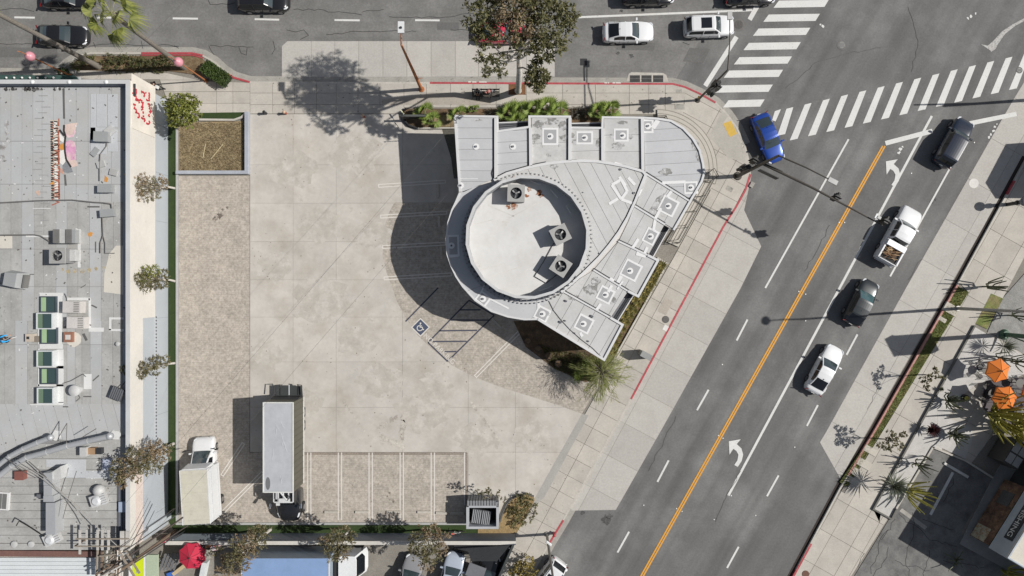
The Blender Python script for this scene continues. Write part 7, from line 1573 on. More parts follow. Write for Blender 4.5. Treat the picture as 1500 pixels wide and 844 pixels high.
# street lights
b0 = V3(617.5, 131, TOP); t = thing('street_light', 'rust-orange street light pole leaning over the bus pad', 'street light', b0)
pole(t, b0, 11.4, .16, .08, M_RUST); e = b0+Vector((.05, .9, 11.8)); obj('lamp_arm', MB().tube([b0+Vector((0, 0, 11.4)), e], [.07, .05], 8), M_RUST, t, True); obj('luminaire', MB().box((e.x, e.y+.25, e.z), (.46, .85, .16)), TW_, t); obj('photocell', MB().disc((e.x, e.y+.2, e.z+.08), .09, .08, 10), M_DARK, t); obj('banner_bracket', MB().tube([b0+Vector((0, 0, 3.2)), b0+Vector((.5, .05, 3.2))], .03, 5), M_RUST, t)
foot(t, b0, .28, M_RUST)
b0 = V3(801, 782.5, TOP); t = thing('street_light', 'grey street light pole at the bottom beside the red kerb stub', 'street light', b0); pole(t, b0, 11.5, .13, .08, mat('pole_steel', (.20, .19, .175), .5, .4)); foot(t, b0, .26, M_GALV)
c = V3(804, 796, 2.8); obj('sign_plate', MB().box((c.x, c.y, c.z), (.55, .06, .5), R(-35)).box((c.x, c.y, c.z), (.55, .2, .06), R(-35)), TW_, t)
b0 = V3(1402.5, 452, .16); t = thing('street_light', 'tall grey street light standing in the east lawn strip, its arm out over the road', 'street light', b0); pole(t, b0, 12.8, .15, .08, M_GALV); foot(t, b0, .3, M_GALV); e = b0+Vector((-2.6, -.1, 13.3)); obj('lamp_arm', MB().tube([b0+Vector((0, 0, 12.8)), b0+Vector((-1.3, 0, 13.3)), e], [.07, .06, .05], 8), M_GALV, t, True); obj('luminaire', MB().ball((e.x-.2, e.y, e.z), .42, 12, 6, .35), M_HEAD, t, True)
b0 = V3(1552, 143, .16); t = thing('mast_arm_signal', 'signal pole just outside the right edge whose arm throws a long shadow on the crosswalk', 'traffic light', b0); pole(t, b0, 9.5, .18, .1, M_POLE); obj('mast_arm', MB().tube([b0+Vector((0, 0, 6.5)), b0+Vector((-5.6, -.1, 6.8))], [.11, .06], 8), M_POLE, t, True)
PKG = mat('globe_pink', (.55, .24, .28), .4, var=.05, fvar=0)
for (bx, by), z, l_ in [((302, 118.5), 5.0, 'rust-orange lamp post with a pink globe by the clipped hedge'), ((103, 111), 5.0, 'rust-orange lamp post with a pink globe above the green awning')]:
    b0 = V3(bx, by, TOP); t = thing('lamp_post', l_, 'lamp post', b0, 0, 'pink globe lamp posts'); pole(t, b0, z, .07, .05, M_RUST); foot(t, b0, .18, M_RUST)
    obj('globe', MB().ball((b0.x, b0.y, z+.35), .40, 16, 10), PKG, t, True); obj('cap', MB().disc((b0.x, b0.y, z+.66), .22, .12, 14, .08), PKG, t, True); obj('finial', MB().tube([(b0.x, b0.y, z+.72), (b0.x, b0.y, z+1.5)], .035, 6), M_RUST, t); obj('hanging_arm', MB().tube([(b0.x, b0.y, z+1.2), (b0.x-.35, b0.y+.1, z+1.35)], .03, 5), M_RUST, t)
# added dark strip and square standing in for an unidentified mark, top of the road by the drain
tr_ = obj('dark_strip', MB().prism(PP([(854.6, 94), (856.6, 94), (857.2, 119), (854.8, 119)]), .003, .019), mat('strip_dark', (.028, .028, .03), .85), road); obj('dark_square', MB().prism(PP([(850, 86), (860, 86), (860, 96), (850, 96)]), .003, .020), mat('strip_dark', (.028, .028, .03), .85), road); obj('dark_strip', MB().prism(PP([(854.8, 123), (857.4, 123), (858, 157), (855.4, 157)]), TOP-.02, TOP+.008), mat('strip_grey', (.10, .098, .095), .85), npv)
# bus bench with ribs
b0 = V3(712, 140, TOP); t = thing('bus_bench', 'black ribbed metal bench on the north pavement left of the tree pit', 'bench', b0)
SE_ = MB()
for k in range(7): obj('seat_slat', MB().box((b0.x, b0.y-.24+k*.08, .45+TOP), (2.5, .055, .03)), RB, t)
for k in range(4): obj('back_slat', MB().box((b0.x, b0.y+.34, .62+TOP+k*.09), (2.5, .03, .06)), RB, t)
for x in (-1.22, -.4, .4, 1.22): obj('frame', MB().tube([(b0.x+x, b0.y-.26, TOP), (b0.x+x, b0.y-.26, TOP+.65), (b0.x+x, b0.y+.34, TOP+.65), (b0.x+x, b0.y+.36, TOP+.95)], .03, 6).tube([(b0.x+x, b0.y+.3, TOP), (b0.x+x, b0.y+.34, TOP+.65)], .03, 6), RB, t)
# low frame rack on the pavement below it
# ---- people
SKIN = mat('skin', (.42, .24, .16), .55, var=0, fvar=0); HAIR = mat('hair_dark', (.02, .016, .014), .7, fvar=.3)
def person(lab, x, y, z, rz, pose, top, bottom, shoes=None, group=None, hold=None):
    """one skinned body over a joint skeleton; clothing regions are materials of bands along it, hair and shoes are children"""
    t = thing('person', lab, 'person', (x, y, z), rz)
    if pose == 'walk': J = dict(pel=(0, 0, .95), chest=(.03, 0, 1.32), neck=(.03, 0, 1.50), head=(.06, 0, 1.66), sl=(.02, .20, 1.42), el=(-.10, .27, 1.14), wl=(.05, .28, .92), sr=(.02, -.20, 1.42), er=(.16, -.26, 1.16), wr=(.34, -.2, 1.02), hl=(0, .10, .90), kl=(.22, .10, .50), al=(.10, .10, .09), hr=(0, -.10, .90), kr=(-.02, -.10, .48), ar=(-.34, -.10, .12))
    elif pose == 'sit': J = dict(pel=(0, 0, .52), chest=(.05, 0, .90), neck=(.08, 0, 1.08), head=(.13, 0, 1.24), sl=(.06, .20, 1.0), el=(.10, .27, .74), wl=(.34, .16, .66), sr=(.06, -.20, 1.0), er=(.10, -.27, .74), wr=(.34, -.12, .66), hl=(.05, .10, .52), kl=(.48, .12, .52), al=(.50, .12, .09), hr=(.05, -.10, .52), kr=(.48, -.12, .52), ar=(.52, -.12, .09))
    else: J = dict(pel=(0, 0, .62), chest=(.26, 0, .92), neck=(.38, 0, 1.02), head=(.50, 0, 1.10), sl=(.32, .21, .98), el=(.50, .28, .72), wl=(.66, .20, .50), sr=(.32, -.21, .98), er=(.52, -.27, .74), wr=(.70, -.16, .52), hl=(0, .11, .60), kl=(.34, .20, .52), al=(.0, .18, .09), hr=(0, -.11, .60), kr=(.34, -.20, .48), ar=(-.06, -.16, .09))
    J['fl'] = (J['al'][0]+.2, J['al'][1], .05); J['fr'] = (J['ar'][0]+.2, J['ar'][1], .05)
    rad = dict(pel=.145, chest=.155, neck=.06, head=.10, sl=.085, sr=.085, el=.052, er=.052, wl=.034, wr=.034, hl=.10, hr=.10, kl=.068, kr=.068, al=.045, ar=.045, fl=.04, fr=.04)
    E = [('pel', 'chest'), ('chest', 'neck'), ('neck', 'head'), ('chest', 'sl'), ('sl', 'el'), ('el', 'wl'), ('chest', 'sr'), ('sr', 'er'), ('er', 'wr'), ('pel', 'hl'), ('hl', 'kl'), ('kl', 'al'), ('al', 'fl'), ('pel', 'hr'), ('hr', 'kr'), ('kr', 'ar'), ('ar', 'fr')]
    names = list(J); vs_ = [J[n_] for n_ in names]; ed = [(names.index(a), names.index(b_)) for a, b_ in E]
    rr = [rad[n_] for n_ in names]
    for s_, w_ in (('l', 'wl'), ('r', 'wr')):      # fingers and thumb
        w = Vector(J[w_]); d = (w-Vector(J['e'+s_])).normalized(); pal = w+d*.08; i = len(vs_); vs_.append(tuple(pal)); rr.append(.030); ed.append((names.index(w_), i)); sd = d.cross(Vector((0, 0, 1))).normalized()
        for k in range(4): j = len(vs_); L_ = (.07, .08, .075, .06)[k]; vs_.append(tuple(pal+d*.03+sd*(k-1.5)*.02)); rr.append(.011); vs_.append(tuple(pal+d*(.03+L_)+sd*(k-1.5)*.024+Vector((0, 0, -.02)))); rr.append(.008); ed += [(i, j), (j, j+1)]
        j = len(vs_); vs_.append(tuple(w+d*.04+sd*.045)); rr.append(.012); vs_.append(tuple(w+d*.09+sd*.06)); rr.append(.009); ed += [(i, j), (j, j+1)]
    me = bpy.data.meshes.new('body'); me.from_pydata(vs_, ed, []); me.update(); o = bpy.data.objects.new('body', me); COL.objects.link(o); o.parent = t
    sk = o.modifiers.new('skin', 'SKIN'); sk.use_smooth_shade = True
    lay = me.skin_vertices[0].data if me.skin_vertices else None
    if lay is None:
        bm = bmesh.new(); bm.from_mesh(me); bm.verts.layers.skin.verify(); bm.to_mesh(me); bm.free(); lay = me.skin_vertices[0].data
    for i, r_ in enumerate(rr): lay[i].radius = (r_, r_); lay[i].use_root = (i == 0)
    o.modifiers.new('sub', 'SUBSURF').levels = 2; dg = bpy.context.evaluated_depsgraph_get(); m2 = bpy.data.meshes.new_from_object(o.evaluated_get(dg)); o.modifiers.clear(); o.data = m2
    m2.materials.clear()
    for m_ in (SKIN, top, bottom): m2.materials.append(m_)
    hips = J['pel'][2]+.04; hd_ = Vector(J['head']); W1, W2 = Vector(J['wl']), Vector(J['wr'])
    legs = [(Vector(J['pel']), Vector(J['hl'])), (Vector(J['hl']), Vector(J['kl'])), (Vector(J['kl']), Vector(J['al'])), (Vector(J['pel']), Vector(J['hr'])), (Vector(J['hr']), Vector(J['kr'])), (Vector(J['kr']), Vector(J['ar'])), (Vector(J['al']), Vector(J['fl'])), (Vector(J['ar']), Vector(J['fr']))]
    ups = [(Vector(J['pel'])+Vector((0, 0, .08)), Vector(J['chest'])), (Vector(J['chest']), Vector(J['sl'])), (Vector(J['sl']), Vector(J['el'])), (Vector(J['chest']), Vector(J['sr'])), (Vector(J['sr']), Vector(J['er'])), (Vector(J['el']), (Vector(J['el'])+W1)/2), (Vector(J['er']), (Vector(J['er'])+W2)/2)]
    sks = [(Vector(J['neck']), hd_), (W1, W1+(W1-Vector(J['el']))*.7), (W2, W2+(W2-Vector(J['er']))*.7)]
    def dseg(p, a, b_): ab = b_-a; k = max(0, min(1, (p-a).dot(ab)/max(ab.length_squared, 1e-6))); return (p-a-ab*k).length
    for p in m2.polygons:
        c = p.center; dl, du, ds = min(dseg(c, *s_) for s_ in legs), min(dseg(c, *s_) for s_ in ups), min(dseg(c, *s_) for s_ in sks); p.material_index = 2 if dl < min(du, ds) else 1 if du < ds else 0; p.use_smooth = True
    face = obj('head', MB().ball(tuple(hd_), .105, 14, 10, 1.2), SKIN, t, True, world=False)
    obj('nose', MB().tube([hd_+Vector((.09, 0, .01)), hd_+Vector((.125, 0, -.02))], [.012, .018], 6), SKIN, face, True, world=False); obj('mouth', MB().box(tuple(hd_+Vector((.098, 0, -.055))), (.012, .045, .012)), mat('lips', (.3, .1, .08), .6), face, world=False)
    for s_ in (-1, 1): obj('eye', MB().ball(tuple(hd_+Vector((.092, s_*.036, .012))), .013, 8, 6), M_DARK, face, world=False); obj('ear', MB().ball(tuple(hd_+Vector((0, s_*.103, 0))), .025, 8, 6), SKIN, face, world=False)
    hm_ = MB().ball(tuple(hd_+Vector((-.02, 0, .035))), .118, 14, 10, 1.1); obj('hair', hm_, HAIR, t, True, world=False)
    for s_ in ('l', 'r'): a_ = Vector(J['a'+s_]); obj('shoe', MB().tube([a_+Vector((-.05, 0, -.03)), a_+Vector((.08, 0, -.04)), a_+Vector((.22, 0, -.05))], [.045, .052, .035], 8), shoes or TRIM, t, True, world=False)
    return t
CB = mat('cloth_black', (.018, .018, .02), .9, var=0, fvar=.1); CGY = mat('cloth_grey', (.25, .25, .26), .9, var=.3, scale=9); CBL = mat('cloth_sky_blue', (.02, .30, .62), .85, var=.1, scale=4); CW = mat('cloth_white', (.6, .6, .58), .9)
p_ = P(238, 131, 0); pt_ = person('person in dark clothes walking on the pavement above the lime-green tree', *p_, TOP, R(160), 'walk', CB, CB); obj('bag', MB().box((-.18, .1, 1.1), (.2, .28, .36)), CW, pt_, world=False)
p_ = P(700, 136, 0); pt_ = person('person in black and grey sitting at the left end of the bus bench', p_[0], p_[1]-.0, TOP, R(-90), 'sit', CGY, CB)
p_ = P(716, 137, 0); o = thing('shopping_bags', 'reddish and grey bags piled on the right end of the bus bench', 'bags', (p_[0], p_[1], TOP+.46))
for dx, dy, s_, m_ in [(0, 0, .2, mat('bag_rose', (.42, .18, .16), .8)), (.32, .05, .17, CGY), (-.25, -.1, .14, mat('bag_rose', (.42, .18, .16), .8)), (.5, .0, .15, TRIM)]: obj('bag', MB().ball((dx, dy, s_*.8), s_, 10, 7, .9), m_, o, True, world=False)
p_ = P(-3, 500, Zf+1); pt_ = person('person in a bright blue shirt crouching at the left edge of the west roof', *p_, Zf, R(25), 'crouch', CBL, CB); hh = obj('tool', MB().tube([(.7, -.1, .45), (1.1, -.15, .35)], .04, 6), CW, pt_, world=False)
# ---- bollards and a sandwich sign on the north side of the lot
for x, y, m_, l_ in [(390, 166.5, M_SIG, 'short dark bollard at the lot entrance, leftmost of three'), (419, 166.5, mat('bollard_red', (.30, .09, .06), .7), 'short red-topped bollard at the lot entrance, middle of three'), (533, 171.5, mat('bollard_red', (.30, .09, .06), .7), 'red-topped bollard near the palm bed, rightmost of three')]:
    b0 = V3(x, y, TOP); t = thing('bollard', l_, 'bollard', b0, 0, 'short bollards across the lot entrance'); obj('post', MB().disc((0, 0, 0), .12, .6, 14), m_, t, world=False, smooth=True); obj('cap', MB().disc((0, 0, .6), .15, .1, 14, .08), TRIM if m_ is M_SIG else mat('bollard_tan', (.5, .35, .25), .7), t, world=False, smooth=True)
b0 = V3(592, 170, .17); t = thing('sign_board', 'dark board sign on posts at the west tip of the palm bed', 'sign', b0); obj('board', MB().box((b0.x+1.0, b0.y-.35, 1.15), (2.2, .12, 1.0)), M_SIG, t); obj('board_top', MB().box((b0.x+1.0, b0.y-.35, 1.68), (2.3, .18, .05)), mat('board_top', (.08, .085, .08), .6), t)
for dx in (.1, 1.9): obj('post', MB().box((b0.x+dx, b0.y-.35, .85), (.1, .1, 1.5)), M_SIG, t)
obj('light_tube', MB().tube([(b0.x-.15, b0.y+.25, 1.2), (b0.x+.15, b0.y-.1, 1.25)], .06, 6), mat('tube_cream', (.6, .6, .4), .5), t)
for y, l_ in ((186.8, 0),): b0 = V3(584, 187, TOP); t = thing('sign_post', 'thin post with a small plate beside the building shadow tip', 'sign', b0); pole(t, b0, 2.6, .03, .03, M_GALV); obj('plate', MB().box((b0.x, b0.y, 2.4), (.05, .45, .6), R(20)), M_HEAD, t)
# ---- utility cabinet on the pavement
c = P(946.5, 521, 1.5); t = thing('utility_cabinet', 'grey metal utility cabinet beside the red kerb below the round lid', 'utility cabinet', (*c, TOP), RA); obj('cabinet', MB().box((0, 0, .72), (.48, .95, 1.44)), mat('cabinet_grey', (.20, .205, .20), .6, .2), t, world=False); obj('lid', MB().box((0, 0, 1.46), (.54, 1.0, .05)), mat('cabinet_lid', (.26, .265, .26), .6, .2), t, world=False)
for s_ in (-1, 1): obj('door', MB().box((.245, s_*.235, .72), (.02, .44, 1.25)), mat('cabinet_lid', (.26, .265, .26), .6, .2), t, world=False)
# ---- trash enclosure with dumpster
te = thing('trash_enclosure', 'open-topped walled trash enclosure beside the half-moon planter', 'enclosure', (*P(706, 754, 1), TOP)); EW = mat('enclosure_wall', (.36, .37, .385), .8, fvar=.06); Ze = 2.0
def PZ(x, y): return P(x, y, Ze)
for q in [[(683, 743), (686.5, 743), (686.5, 775), (683, 775)], [(727, 743), (730.5, 743), (730.5, 775), (727, 775)], [(686.5, 771.5), (727, 771.5), (727, 775), (686.5, 775)], [(686.5, 741), (727, 741), (727, 744), (686.5, 744)]]: obj('wall', MB().prism([PZ(*p) for p in q], TOP, Ze), EW, te)
for k in range(11): obj('gate_slat', MB().prism([PZ(684.5+k*4.1, 733.5), PZ(687.6+k*4.1, 733.5), PZ(687.6+k*4.1, 741), PZ(684.5+k*4.1, 741)], TOP+.3, Ze+.02), mat('gate_slat_grey', (.20, .205, .215), .7), te)
obj('gate_rail', MB().prism([PZ(684, 736), PZ(730, 736), PZ(730, 737.5), PZ(684, 737.5)], TOP+.25, Ze-.05), mat('gate_slat_grey', (.20, .205, .215), .7), te); obj('floor', MB().prism([PZ(684, 742), PZ(729, 742), PZ(729, 774), PZ(684, 774)], TOP, TOP+.02), mat('enclosure_floor_dark', (.05, .05, .05), .9), te)  # floor inside the walls is near black
c = P(705, 757, 1.3); du = thing('dumpster', 'ribbed dark dumpster inside the trash enclosure', 'dumpster', (*c, TOP), R(-8)); obj('bin', MB().prism([(-.72, -.5), (.72, -.5), (.72, .5), (-.72, .5)], .1, 1.2, [(-.85, -.62), (.85, -.62), (.85, .62), (-.85, .62)]), mat('bin_dark', (.06, .062, .065), .6), du, world=False)
for s_ in (-1, 1):
    ld = obj('lid', MB().box((s_*.43, 0, 1.24), (.82, 1.24, .06)), mat('bin_lid', (.10, .105, .11), .6), du, world=False)
    for k in range(5): obj('lid_rib', MB().box((s_*.43-.32+k*.16, 0, 1.30), (.07, 1.18, .07)), mat('bin_rib', (.30, .31, .32), .6), ld, world=False)
t = thing('bicycle', 'bicycle with white parts leaning in the turf strip left of the trash enclosure', 'bicycle', (*P(668, 776), .14)); c = Vector((*P(668, 776), .14))
for dx in (-.5, .5): 
    pts = [(c.x+dx+.33*math.cos(k/16*6.283), c.y+.06*math.sin(k/16*6.283)*1.5-.0, c.z+.33+.33*math.sin(k/16*6.283)) for k in range(17)]; w = obj('wheel', MB().tube(pts, .03, 6, False), TYRE, t); obj('hub', MB().ball((c.x+dx, c.y, c.z+.33), .04, 8, 6), CHROME, w)
obj('frame', MB().tube([c+Vector((-.5, 0, .33)), c+Vector((-.15, 0, .75)), c+Vector((.35, 0, .78)), c+Vector((.5, 0, .33))], .03, 6).tube([c+Vector((-.15, 0, .75)), c+Vector((-.05, 0, .3)), c+Vector((.35, 0, .78))], .03, 6), TW_, t); obj('saddle', MB().box(tuple(c+Vector((-.2, 0, .92))), (.28, .14, .06)), mat('saddle_red', (.5, .12, .08), .6), t); obj('handlebar', MB().tube([c+Vector((.38, -.28, .98)), c+Vector((.38, .28, .98))], .02, 6).tube([c+Vector((.36, 0, .78)), c+Vector((.38, 0, .98))], .02, 6), CHROME, t)
# ---- yard wall and the yard behind it
yw = thing('yard_wall', 'grey yard wall with a pale cap along the bottom of the lot', 'wall', (*P(500, 790), 0)); yA = P(0, 781, .14)[1]; yT = 2.15
xa, xb = P(252, 0, 1)[0], P(755, 0, 2)[0]
obj('wall_run', MB().prism([(xa, yA-.22), (xb, yA-.22), (xb, yA), (xa, yA)], 0, yT), mat('yard_wall_slate', (.20, .215, .235), .85, var=.1, fvar=.08), yw); obj('wall_cap', MB().prism([(xa-.0, yA-.30), (xb+.04, yA-.30), (xb+.04, yA+.03), (xa, yA+.03)], yT, yT+.07), mat('wall_cap_pale', (.50, .48, .44), .8), yw)
structure('yard_asphalt', MB().prism([(xa-6, yA-30), (xb+1.5, yA-30), (xb-.2, yA-.2), (xa-6, yA-.2)], -.02, .05), A_LOT)
obj('wall_run', MB().bandp([(xb-.05, yA-.2), (xb-1.9, yA-4.4)], -.1, .1, 0, 1.7), mat('trellis_dark', (.035, .04, .04), .7), yw)
for k, (x, y, w_, d_, an, l_) in enumerate([(712, 811, 1.9, 1.0, -12, 'grey slatted gate panel standing in the yard by the wall end'), (697, 838, 1.6, 1.2, -20, 'flat dark panel below the slatted gate in the yard')]):
    t = thing('gate_panel', l_, 'panel', (*P(x, y, 1.4), .05), R(an)); obj('frame', MB().box((0, 0, 1.3), (w_, d_, .06)), M_LOUV if k else EW, t, world=False)
    for q in (-1, 1):
        for s_ in (-1, 1): obj('leg', MB().box((q*(w_/2-.06), s_*(d_/2-.06), .64), (.06, .06, 1.28)), M_LOUV, t, world=False)
    if not k:
        for q in range(12): obj('slat', MB().box((-w_/2+.1+q*(w_-.2)/11, 0, 1.36), (.05, d_*.95, .05)), M_LOUV, t, world=False)
t = thing('tarped_store', 'dark lean-to shelter along the yard wall at the bottom', 'shelter', (*P(690, 800), .05)); obj('roof_sheet', MB().prism(PP([(665, 796), (749, 796), (728, 822), (690, 822), (686, 808), (665, 803)], 1.9), 1.86, 1.93), mat('tarp_black', (.018, .02, .022), .8, fvar=.3), t)
for x, y in ((668, 798), (746, 798), (727, 820), (692, 820)): obj('post', MB().box((*P(x, y, 1), .95), (.07, .07, 1.8)), M_LOUV, t)
def umbrella(lab, px, py, z, r, m, n=6, a0=.3, rz=0, gr='orange parasols in the cactus garden', zb=.16, mp=None):
    c = V3(px, py, z); t = thing('parasol', lab, 'parasol', (c.x, c.y, zb), R(rz), gr); apex = (0, 0, z-zb+.35)
    rim = [(r*math.cos(a0+6.2832*k/n), r*math.sin(a0+6.2832*k/n), z-zb-.15) for k in range(n)]
    for k in range(n): obj('canopy_panel', MB(), m, t) if False else None
    for k in range(n):
        a_, b_ = rim[k], rim[(k+1) % n]; mid = ((a_[0]+b_[0])/2*.94, (a_[1]+b_[1])/2*.94, (a_[2]+b_[2])/2+.03); mb = MB(); mb.face([apex, a_, mid]); mb.face([apex, mid, b_]); mb.face([a_, (a_[0]*1.005, a_[1]*1.005, a_[2]-.16), (mid[0]*1.005, mid[1]*1.005, mid[2]-.16), mid]); mb.face([mid, (mid[0]*1.005, mid[1]*1.005, mid[2]-.16), (b_[0]*1.005, b_[1]*1.005, b_[2]-.16), b_]); obj('canopy_panel', mb, m, t, world=False)
        obj('rib', MB().tube([apex, a_], .016, 4), mp or TRIM, t, world=False)
    obj('pole', MB().tube([(0, 0, 0), (0, 0, z-zb+.42)], .03, 8), mp or M_HEAD, t, world=False); obj('finial', MB().ball((0, 0, z-zb+.42), .06, 8, 6), TRIM, t, world=False); obj('stand', MB().disc((0, 0, 0), .28, .1, 16), TRIM, t, world=False); return t
UO = mat('parasol_orange', (.62, .16, .012), .75, var=.04, fvar=.02); UR = mat('parasol_crimson', (.50, .02, .055), .7, var=.06, fvar=.03)
umbrella('orange parasol, upper of the two full ones at the right', 1463.5, 543, 2.6, 1.1, UO); umbrella('orange parasol, lower of the two full ones at the right', 1473.5, 583.5, 2.6, 1.12, UO, a0=.1); umbrella('orange parasol almost wholly cut by the right edge', 1514, 575, 2.6, .95, UO)
umbrella('large crimson parasol below the cream box truck', 280, 815.5, 2.7, 1.22, UR, 8, .4, gr=None, zb=.05)
# garden tables and chairs
def cafe(lab, px, py, nch, rz=0):
    c = V3(px, py, .17); t = thing('garden_table', 'round dark metal table '+lab, 'table', c, R(rz), 'garden tables'); obj('top', MB().disc((0, 0, .7), .4, .03, 20), RB, t, world=False); obj('pedestal', MB().tube([(0, 0, 0), (0, 0, .7)], .04, 8), RB, t, world=False); obj('foot', MB().disc((0, 0, 0), .25, .03, 14), RB, t, world=False)
    for k in range(nch):
        a = 6.2832*k/nch+.6; s = thing('garden_chair', ['north-east', 'north-west', 'south-west', 'south-east'][k % 4]+' side dark metal chair of the table '+lab, 'chair', (c.x+.75*math.cos(a), c.y+.75*math.sin(a), .17), a+math.pi, 'garden chairs')
        for q in range(5): obj('seat_slat', MB().box((-.16+q*.08, 0, .44), (.05, .4, .02)), RB, s, world=False)
        for q in range(4): obj('back_slat', MB().box((-.22, -.15+q*.1, .65), (.02, .03, .42)), RB, s, world=False)
        obj('back_rail', MB().tube([(-.22, -.2, .86), (-.24, 0, .9), (-.22, .2, .86)], .02, 5), RB, s, world=False)
        for qx in (-.2, .18):
            for qy in (-.19, .19): obj('leg', MB().tube([(qx, qy, 0), (qx*.95, qy*.95, .44)], .015, 5), RB, s, world=False)
cafe('left of the upper orange parasol', 1437, 541, 4); cafe('left of the lower orange parasol', 1446, 575, 4, 30); cafe('right of the lower orange parasol', 1492, 600, 4, 10); cafe('between the two orange parasols', 1486, 560, 3, 50)
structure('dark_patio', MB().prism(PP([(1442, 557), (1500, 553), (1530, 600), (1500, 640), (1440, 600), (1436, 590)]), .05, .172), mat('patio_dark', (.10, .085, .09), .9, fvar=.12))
t = thing('round_planter', 'low round planter with a yellow plant under the lower parasol shadow', 'planter', (*P(1410, 582), .16)); obj('rim', MB().disc((0, 0, 0), .3, .3, 16), M_SIG, t, world=False); obj('plant', MB().ball((.0, 0, .4), .2, 10, 6, .6), mat('plant_yellow', (.35, .33, .06), .8, fvar=.4), t, True, world=False)
# tall sign outside the right edge: green mast, boxed board; its shadow falls over the east kerb
sg_ = thing('pylon_sign', 'green mast of a tall sign reaching out of the frame on the right', 'sign', (*P(1469, 490), .16)); c = Vector((*P(1469, 490), .16)); GRN = mat('mast_green', (.05, .12, .07), .6)
obj('mast', MB().tube([c, c+Vector((0, 0, 6.8))], .20, 10), GRN, sg_, True); obj('base', MB().disc(tuple(c), .5, .35, 18, .35), GRN, sg_, True); obj('strut', MB().tube([c+Vector((.1, -.1, .6)), c+Vector((2.0, -1.3, 3.0))], .06, 6).tube([c+Vector((.2, .1, .8)), c+Vector((2.4, -1.0, 3.2))], .06, 6), GRN, sg_)
obj('board', MB().box((c.x, c.y-.35, 7.7), (.7, 1.75, 2.9), R(28)), mat('board_grey', (.25, .26, .26), .6), sg_); obj('board_frame', MB().box((c.x, c.y-.35, 9.2), (.8, 1.85, .12), R(28)), GRN, sg_)
# capped post top right
t = thing('pedestal_post', 'stout dark post with a grey domed cap at the top of the east pavement', 'post', (*P(1474, 300, 0), .155)); obj('post', MB().tube([(0, 0, 0), (0, 0, 1.9)], .17, 14), M_SIG, t, True, world=False); obj('dome', MB().ball((0, 0, 2.1), .42, 16, 8, .7), mat('dome_grey', (.22, .22, .23), .5, .2), t, True, world=False); obj('collar', MB().disc((0, 0, 1.2), .24, .25, 14), M_SIG, t, world=False)
# unseen block added outside the right edge to shade the pavement top right
cb = thing('added_shade_block', 'unseen block added outside the right edge to shade the pavement there', 'building', (46, 12, 0)); W = PP([(1560, 205), (1530, 262), (1545, 285), (1700, 285), (1700, 205)]); obj('wall', MB().prism(W, 0, 4.9), M_TAN, cb); obj('roof', MB().prism(band(W, .2, .2)[0] if False else W, 4.9, 5.0), M_ROOFL, cb); obj('door', MB().box(((W[0][0]+W[1][0])/2-.03, (W[0][1]+W[1][1])/2, 1.2), (.1, 1.1, 2.1), math.atan2(W[1][1]-W[0][1], W[1][0]-W[0][0])-math.pi/2), M_DARK, cb)
# ---- cream roofed building bottom right with fascia sign and mural wall
sb = thing('mural_building', 'cream roofed shop with a blue-grey fascia and painted mural wall at the bottom right', 'building', (*P(1490, 800), 0)); FB = mat('fascia_blue_grey', (.36, .40, .44), .7)
zt, zf = 5.6, 4.0
A = P(1475, 817, zt); d1 = unit(sub(P(1500, 777, zt), A)); d2 = unit(sub(P(1500, 832, zt), A))
def q4(o_, l1, l2): return [o_, (o_[0]+d1[0]*l1, o_[1]+d1[1]*l1), (o_[0]+d1[0]*l1+d2[0]*l2, o_[1]+d1[1]*l1+d2[1]*l2), (o_[0]+d2[0]*l2, o_[1]+d2[1]*l2)]
B = q4(A, 11, 14); obj('roof', MB().prism(B, zt-.1, zt), mat('roof_cream', (.55, .52, .45), .8, var=.06), sb); obj('fascia', MB().prism(B, zf-.6, zt-.1), FB, sb); obj('roof_rim', MB().bandp(B, -.12, 0, zt, zt+.08, True), FB, sb)
C2 = q4((A[0]-d1[0]*0+d2[0]*.5, A[1]+d2[1]*.5), 11, 13); obj('wall', MB().prism([(p[0]+.5, p[1]) for p in C2], .1, zf-.6), mat('wall_dark_green', (.05, .055, .05), .85, fvar=.15), sb)
an = math.atan2(d1[1], d1[0])
def on_face(s_, z0_, z1_, l_, m_, nm, off=.04, par=None, tone=None):
    c_ = (A[0]+d1[0]*s_-d2[0]*off, A[1]+d1[1]*s_-d2[1]*off); return obj(nm, MB().box((*c_, (z0_+z1_)/2), (l_, .05, z1_-z0_), an), m_, par or sb)
sp = on_face(3.1, 4.25, 5.2, 3.4, M_DARK, 'sign_panel')
cu = bpy.data.curves.new('l', 'FONT'); cu.body = 'NISHING'; cu.size = .74; cu.align_x = 'CENTER'; cu.align_y = 'CENTER'; tmp = bpy.data.objects.new('t', cu); COL.objects.link(tmp); me = bpy.data.meshes.new_from_object(tmp.evaluated_get(bpy.context.evaluated_depsgraph_get())); bpy.data.objects.remove(tmp); me.materials.clear(); me.materials.append(M_SEAL)
c_ = Vector((A[0]+d1[0]*3.1-d2[0]*.08, A[1]+d1[1]*3.1-d2[1]*.08, 4.65)); xv = Vector((-d1[0], -d1[1], 0)); yv = Vector((0, 0, 1)); zv = xv.cross(yv); me.transform(Matrix.Translation(c_) @ Matrix((xv, yv, zv)).transposed().to_4x4()); o = bpy.data.objects.new('lettering', me); COL.objects.link(o); o.parent = sp; o.matrix_parent_inverse = wmat(sp).inverted()
mz = on_face(3.2, .4, 2.9, 6.0, mat('mural_brown', (.13, .07, .045), .8, var=.4, scale=1.5, fvar=.3, col2=(.22, .13, .08), c2scale=1.3, spots=((.08, .05, .04), 1.8, .55, .9)), 'mural', .55-.9)  # mural brown darkened to carry the shade on this front
